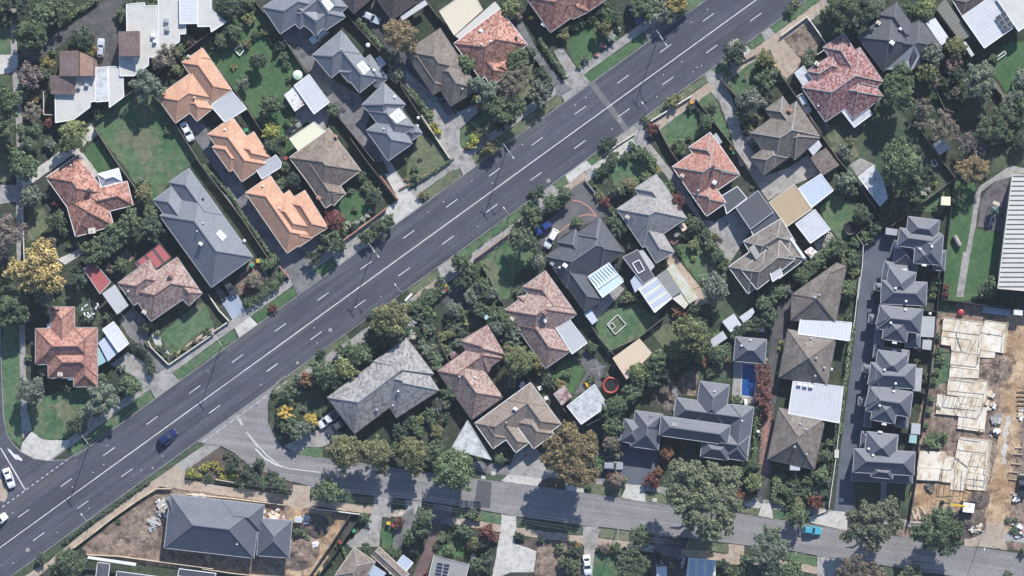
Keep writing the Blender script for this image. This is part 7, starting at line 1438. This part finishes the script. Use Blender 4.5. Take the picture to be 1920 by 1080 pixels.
# footpath rocks on the charcoal site, timber and debris
def pile(t, x, y, w, h_, n, mats, label, cat, name='rubble_pile', size=(.3, 1.3)):
    m = {}
    o = thing(name, label, cat, W(t, x, y))
    for i in range(n):
        mt = rnd.choice(mats); m.setdefault(mt, MB())
        p = W(t, x+rnd.uniform(-w, w)/1, y+rnd.uniform(-h_, h_)); L = rnd.uniform(*size); z = rnd.uniform(.02, .3)
        m[mt].obox(p, (rnd.uniform(-1, 1), rnd.uniform(-1, 1)), L, L*rnd.uniform(.3, .9), z, z+rnd.uniform(.08, .4))
    for mt, b in m.items(): b.build('debris', MT[mt], o)
for a in (('a4', 1095, 620, 32, 55, 34, ['concrete', 'concrete_light', 'white_trim', 'wall_cream'], 'pile of pale rubble left of the charcoal house corner', 'rubble'), ('a4', 1040, 725, 40, 45, 30, ['concrete_light', 'concrete', 'metal'], 'pale rubble and scrap left of the charcoal house porch', 'rubble'),
  ('b4', 445, 700, 40, 60, 26, ['timber', 'concrete_light', 'white_trim', 'slab'], 'stacked cream boards right of the charcoal house', 'building waste'), ('b4', 520, 660, 30, 35, 10, ['white_trim', 'brick_red', 'timber'], 'white sheets and red scrap above the cream boards', 'building waste'),
  ('b4', 575, 745, 40, 18, 16, ['slab', 'concrete_light'], 'cream offcuts beside the white site cabin', 'building waste'), ('b4', 705, 700, 32, 24, 18, ['metal', 'white_trim', 'grey_trim'], 'grey scrap heap right of the white site cabin', 'scrap'),
  ('e3', 1215, 830, 24, 60, 14, ['white_trim', 'timber', 'slab'], 'white wrapped building packs beside the upper slab', 'building materials'), ('e3', 1245, 955, 30, 28, 26, ['concrete_light', 'concrete', 'metal'], 'heap of pale rubble beside the track', 'rubble'), ('e4', 1245, 112, 32, 22, 10, ['white_trim', 'fence_dark'], 'white and black plastic sheets beside the track', 'building waste'),
  ('e4', 1110, 755, 55, 20, 34, ['timber', 'slab', 'concrete_light', 'fence'], 'long scrap timber heap near the site entrance', 'scrap timber'), ('e4', 1400, 770, 40, 50, 26, ['white_trim', 'fence_dark', 'brick_red', 'metal'], 'coloured rubbish heap at the right edge', 'rubbish'), ('e4', 800, 480, 22, 18, 14, ['fence', 'fence_dark'], 'dark dirt clods below the white garage slab', 'clods'),
  ('e4', 1385, 550, 22, 18, 14, ['white_trim', 'concrete_light'], 'white debris below the black truck', 'debris'), ('e3', 1420, 920, 26, 30, 12, ['timber', 'white_trim'], 'pale timber offcuts at the right edge', 'timber'), ('d3', 435, 790, 26, 50, 22, ['kerb', 'concrete', 'bark'], 'scattered grey rocks along the garden edge', 'rocks'),
  ('d4', 345, 985, 22, 22, 16, ['white_trim', 'metal', 'fence_dark'], 'white junk heap in the dark yard', 'junk'), ('d4', 490, 990, 22, 40, 18, ['metal', 'fence_dark', 'grey_trim'], 'dark junk beside the blue white tarp roof', 'junk'), ('d2', 60, 910, 30, 50, 12, ['fence', 'metal', 'concrete'], 'yard clutter between the conservatory and the dark flat roof', 'clutter'),
  ('d3', 1030, 355, 20, 12, 10, ['white_trim'], 'white clutter under the creeper above the pavilion', 'clutter'), ('b4', 760, 870, 12, 14, 8, ['white_trim', 'slab'], 'small white scraps on the bare building site', 'scraps'), ('a4', 1350, 540, 40, 10, 14, ['slab', 'white_trim', 'concrete_light'], 'cream scraps along the top of the charcoal house', 'scraps')): pile(*a)
for i, (x0, y0, x1, y1) in enumerate(((685, 640, 700, 700), (710, 620, 735, 700), (735, 610, 770, 665), (700, 700, 715, 650), (670, 720, 740, 722))):
    m = MB(); 
    for k in range(3): m.beam(W('e4', x0+k*5, y0, .15+.04*k), W('e4', x1+k*5, y1, .15+.04*k), .14, .1)
    tag(m.build_top('timber_bundle', MT['timber']), 'bundle of cut timber on the dirt left of the dark gum tree', 'timber', 'timber bundles on the dirt')
m = MB()
for k in range(5): m.beam(W('e3', 1160, 198+k*9, .2+.03*k), W('e3', 1350, 222+k*9, .2+.03*k), .22, .15)
tag(m.build_top('pipe_stack', MT['roof_blue']), 'stack of pale blue boards along the back site fence', 'boards')
m = MB(); p = W('e3', 1012, 235); m.lathe((p.x, p.y, 0), [(.65, 0), (.7, .9), (.2, 1.1)], 14); o = m.build_top('tarp_heap', MT['objmat']); o.color = (.38, .05, .06, 1); tag(o, 'red tarpaulin heap behind the upper slab', 'tarpaulin')
for x0, y0, x1, y1 in ((1395, 760, 1440, 765), (1395, 790, 1440, 795), (1400, 820, 1440, 826), (1398, 850, 1440, 855), (1400, 880, 1440, 884)):
    m = MB(); m.beam(W('e3', x0, y0, .5), W('e3', x1+30, y1, .5), .12, .2); tag(m.build_top('bearer', MT['timber']), 'timber floor bearer sticking in from the right edge', 'bearer', 'timber floor bearers at the right edge')
for x0, y0, x1, y1 in ((1380, 210, 1430, 213), (1370, 255, 1430, 259), (1355, 320, 1420, 325), (1340, 375, 1400, 380), (1340, 425, 1390, 428), (1350, 520, 1390, 523)):
    m = MB(); m.beam(W('e4', x0, y0, .3), W('e4', x1, y1, .3), .12, .15); tag(m.build_top('stake', MT['timber']), 'timber formwork stake left of the black truck', 'stake', 'formwork stakes by the track')

# ================================================================== CONSTRUCTION FRAMES
def framing(t, pts, root, h=2.4):
    v = [W(t, x, y) for x, y in pts]
    for a, b in zip(v, v[1:]+v[:1]): wallframe(a, b, root, h)
def wallframe(a, b, root, h=2.4):
    m = MB(); e = (b-a); L = e.length; d = e.normalized(); n = max(1, int(L/2.6))
    m.obox((a+b)/2, e, L, .11, .44, .52); m.obox((a+b)/2, e, L, .10, h, h+.08)
    for i in range(n+1): m.obox(a.lerp(b, i/n), e, .05, .09, .52, h)
    m.build('stud_wall', MT['timber'], root)
def build_frame(label, t, slabs, walls, beams=()):
    c = sum((W(t, *p) for p in slabs[0]), Vector())/len(slabs[0]); root = thing('partly_built_house', label, 'house frame', c, 0, 'houses under construction')
    for i, q in enumerate(slabs):
        m = MB(); v = [W(t, x, y) for x, y in q]
        if sum(v[k].x*v[(k+1) % len(v)].y-v[(k+1) % len(v)].x*v[k].y for k in range(len(v))) < 0: v = v[::-1]
        m.prism(v, 0, .42+.006*i); m.build('slab', MT['slab'], root)
    framing(t, slabs[0], root)
    for x0, y0, x1, y1 in walls: wallframe(W(t, x0, y0), W(t, x1, y1), root)
    for x0, y0, x1, y1 in beams: m = MB(); m.beam(W(t, x0, y0, 2.55), W(t, x1, y1, 2.55), .09, .2); m.build('beam', MT['timber'], root)
build_frame('large timber wall frame on a pale slab, topmost on the building site', 'e3', [[(895, 270), (1168, 303), (1172, 288), (1322, 310), (1300, 510), (1148, 488), (1142, 520), (950, 498), (945, 460), (878, 452)], [(948, 500), (1142, 522), (1130, 682), (932, 672)], [(1145, 480), (1245, 500), (1240, 545), (1142, 540)]],
            [(1015, 285, 1000, 410), (890, 395, 1080, 420), (1165, 305, 1150, 480), (940, 600, 1130, 625)], [(1020, 290, 1060, 410), (1160, 330, 1090, 470)])
build_frame('timber wall frame with white floor sheets in the middle of the site', 'e3', [[(930, 675), (1195, 702), (1180, 826), (1150, 868), (1008, 850), (995, 800), (915, 790)], [(852, 790), (1010, 812), (1000, 935), (842, 920)], [(1010, 850), (1190, 880), (1170, 1045), (985, 1020)]],
            [(925, 790, 1150, 815), (1060, 880, 1050, 990), (990, 1000, 1170, 1025)], [(960, 690, 930, 780), (990, 690, 960, 790), (1020, 695, 990, 790), (1050, 700, 1020, 800), (1080, 700, 1050, 800), (1110, 705, 1080, 810), (1140, 705, 1110, 815), (1170, 710, 1140, 820)])
build_frame('lowest timber wall frame with a white garage slab near the excavator', 'e4', [[(1000, 140), (1212, 165), (1192, 310), (1205, 316), (1172, 500), (1050, 490), (1052, 455), (880, 440), (905, 275), (975, 278)], [(735, 235), (912, 242), (880, 442), (708, 432)], [(945, 450), (1050, 460), (1040, 505), (938, 498)]],
            [(1095, 250, 1180, 260), (1090, 250, 1060, 420), (1075, 335, 1195, 350), (1065, 375, 1190, 392), (1130, 320, 1120, 480), (1000, 280, 990, 440), (735, 345, 890, 352)], [(1010, 190, 1100, 260), (1060, 280, 1050, 450), (930, 280, 910, 440), (960, 285, 940, 440), (1020, 150, 1000, 270), (1150, 165, 1130, 240)])
# excavator
ex = thing('excavator', 'yellow boomed excavator with a white cab on the dirt', 'excavator', W('e4', 1050, 615), 0)
p = W('e4', 1050, 615); e = W('e4', 890, 590)-p; e.normalize(); n = Vector((-e.y, e.x, 0)); n3 = n
for s in (-1, 1):
    m = MB(); c = p+n*(s*.95); m.obox(c, e, 3.0, .5, .05, .65); m.obox(c, e, 2.4, .42, .65, .78); m.build('track', MT['tyre'], ex)
m = MB(); m.obox(p-e*.3, e, 2.6, 2.1, .85, 1.5); m.obox(p-e*1.0, e, 1.1, 2.0, 1.5, 1.95); m.build('body', MT['white_plastic'], ex)
m = MB(); m.obox(p+e*.35+n*.5, e, 1.3, .95, 1.5, 2.6); c = m.build('cab', MT['glass'], ex); m = MB(); m.obox(p+e*.35+n*.5, e, 1.4, 1.05, 2.6, 2.72); m.build('cab_roof', MT['white_plastic'], c)
a = p+e*.6-n*.25; m = MB(); m.beam(a+Vector((0, 0, 1.4)), a+e*1.9+Vector((0, 0, 3.0)), .36, .42); m.beam(a+e*1.9+Vector((0, 0, 3.0)), a+e*3.5+Vector((0, 0, 2.6)), .34, .38); m.build('boom', MT['yellow_plastic'], ex)
m = MB(); m.beam(a+e*3.4+Vector((0, 0, 2.75)), a+e*4.9+Vector((0, 0, 1.0)), .26, .32); m.build('dipper_arm', MT['fence_dark'], ex)
m = MB(); m.obox(a+e*5.0, e, .8, .9, .35, .95); m.build('bucket', MT['tyre'], ex)

# ================================================================== LABELS FOR WHAT WAS PLANTED
def wordct(s): return len(s.split())
def where(p):
    best = min(REFS, key=lambda r: (r[1][0]-p[0])**2+(r[1][1]-p[1])**2); dx, dy = p[0]-best[1][0], p[1]-best[1][1]
    a = math.degrees(math.atan2(-dy, dx)) % 360; k = int(((a+22.5) % 360)//45)
    return ('right of', 'upper right of', 'above', 'upper left of', 'left of', 'lower left of', 'below', 'lower right of')[k]+' the '+best[0]
ORD = ['first', 'second', 'third', 'fourth', 'fifth', 'sixth', 'seventh', 'eighth', 'ninth', 'tenth', 'eleventh', 'twelfth', 'thirteenth', 'fourteenth', 'fifteenth', 'sixteenth', 'seventeenth', 'eighteenth', 'nineteenth', 'twentieth']
bk = {}
REFS = [r for r in REFS if r[0]]
for o, auto in THINGS:
    if auto: bk.setdefault(auto[0]+' '+where(auto[1]), []).append((o, auto[1]))
for lab, lst in bk.items():
    if len(lst) == 1: lst[0][0]['label'] = lab; continue
    xs = [q[1][0] for q in lst]; ys = [q[1][1] for q in lst]; hor = max(xs)-min(xs) >= max(ys)-min(ys)
    lst.sort(key=lambda q: q[1][0] if hor else q[1][1]); n = len(lst)
    for i, (o, q) in enumerate(lst):
        if i == 0: w = 'leftmost' if hor else 'topmost'
        elif i == n-1: w = 'rightmost' if hor else 'lowest'
        elif i == 1 and n == 3: w = 'middle'
        else: w = ORD[i]+(' from left' if hor else ' from top')
        o['label'] = (lab if wordct(lab+' '+w) <= 16 else lab.replace('crowned ', '', 1).replace('house ', '', 1))+', '+w
        o['group'] = lab.split(' of the ')[0][:40]+' near '+lab.split(' the ')[-1]
for o, auto in THINGS:
    if auto:
        s = auto[0]
        if 'shrub' in s: o['group'] = 'shrubs planted in the gardens'
        elif 'tree' in s: o['group'] = 'trees in gardens and along the roads'
        elif 'bin' in s: o['group'] = 'wheelie bins'
        elif 'hedge' in s: o['group'] = 'clipped hedges'
        else: o['group'] = 'fences and walls between the gardens'
for o, auto in THINGS:
    for wd in ('crowned ', 'half ', 'house with the ', 'the '):
        if wordct(o['label']) > 16: o['label'] = o['label'].replace(wd, '', 1)
# two things share a label only inside one group of look-alikes
seen = {}
for o, _ in THINGS:
    if wordct(o['label']) > 16 or wordct(o['label']) < 4: print('LABEL LENGTH', o['label'])
    seen.setdefault(o['label'], []).append(o)
for k, v in seen.items():
    if len(v) > 1 and not v[0].get('group'): print('DUP', k, len(v))
print('things', len(THINGS), 'objects', len(bpy.data.objects))

# ================================================================== LIGHT AND CAMERA
AZ, EL = 19.0, 33.0        # the sun stands north-north-east of the gardens
w = bpy.data.worlds.new('World'); scene.world = w; w.use_nodes = True
nt = w.node_tree; bg = nt.nodes['Background']; sky = nt.nodes.new('ShaderNodeTexSky'); sky.sky_type = 'NISHITA'; sky.sun_disc = False
sky.sun_elevation = R(EL); sky.sun_rotation = R(AZ); sky.air_density = 1.0; sky.dust_density = .2; sky.ozone_density = 4.0
nt.links.new(sky.outputs[0], bg.inputs[0]); bg.inputs[1].default_value = SKY
sl = bpy.data.lights.new('sun', 'SUN'); sl.energy = SUN; sl.angle = R(.53); sl.color = (1.0, .965, .91)
so = bpy.data.objects.new('sun', sl); col.objects.link(so)
d = Vector((math.sin(R(AZ))*math.cos(R(EL)), math.cos(R(AZ))*math.cos(R(EL)), math.sin(R(EL))))
so.rotation_euler = d.to_track_quat('Z', 'Y').to_euler(); so.location = d*200
cd = bpy.data.cameras.new('camera'); cd.sensor_width = 36; cd.lens = 36*CAMH/(1920*S); cd.clip_end = 6000; cd.clip_start = 10
co = bpy.data.objects.new('camera', cd); col.objects.link(co); co.location = (0, 0, CAMH); scene.camera = co
scene.view_settings.view_transform = 'Standard'; scene.view_settings.look = 'None'; scene.view_settings.gamma = 1; scene.view_settings.exposure = EXPO
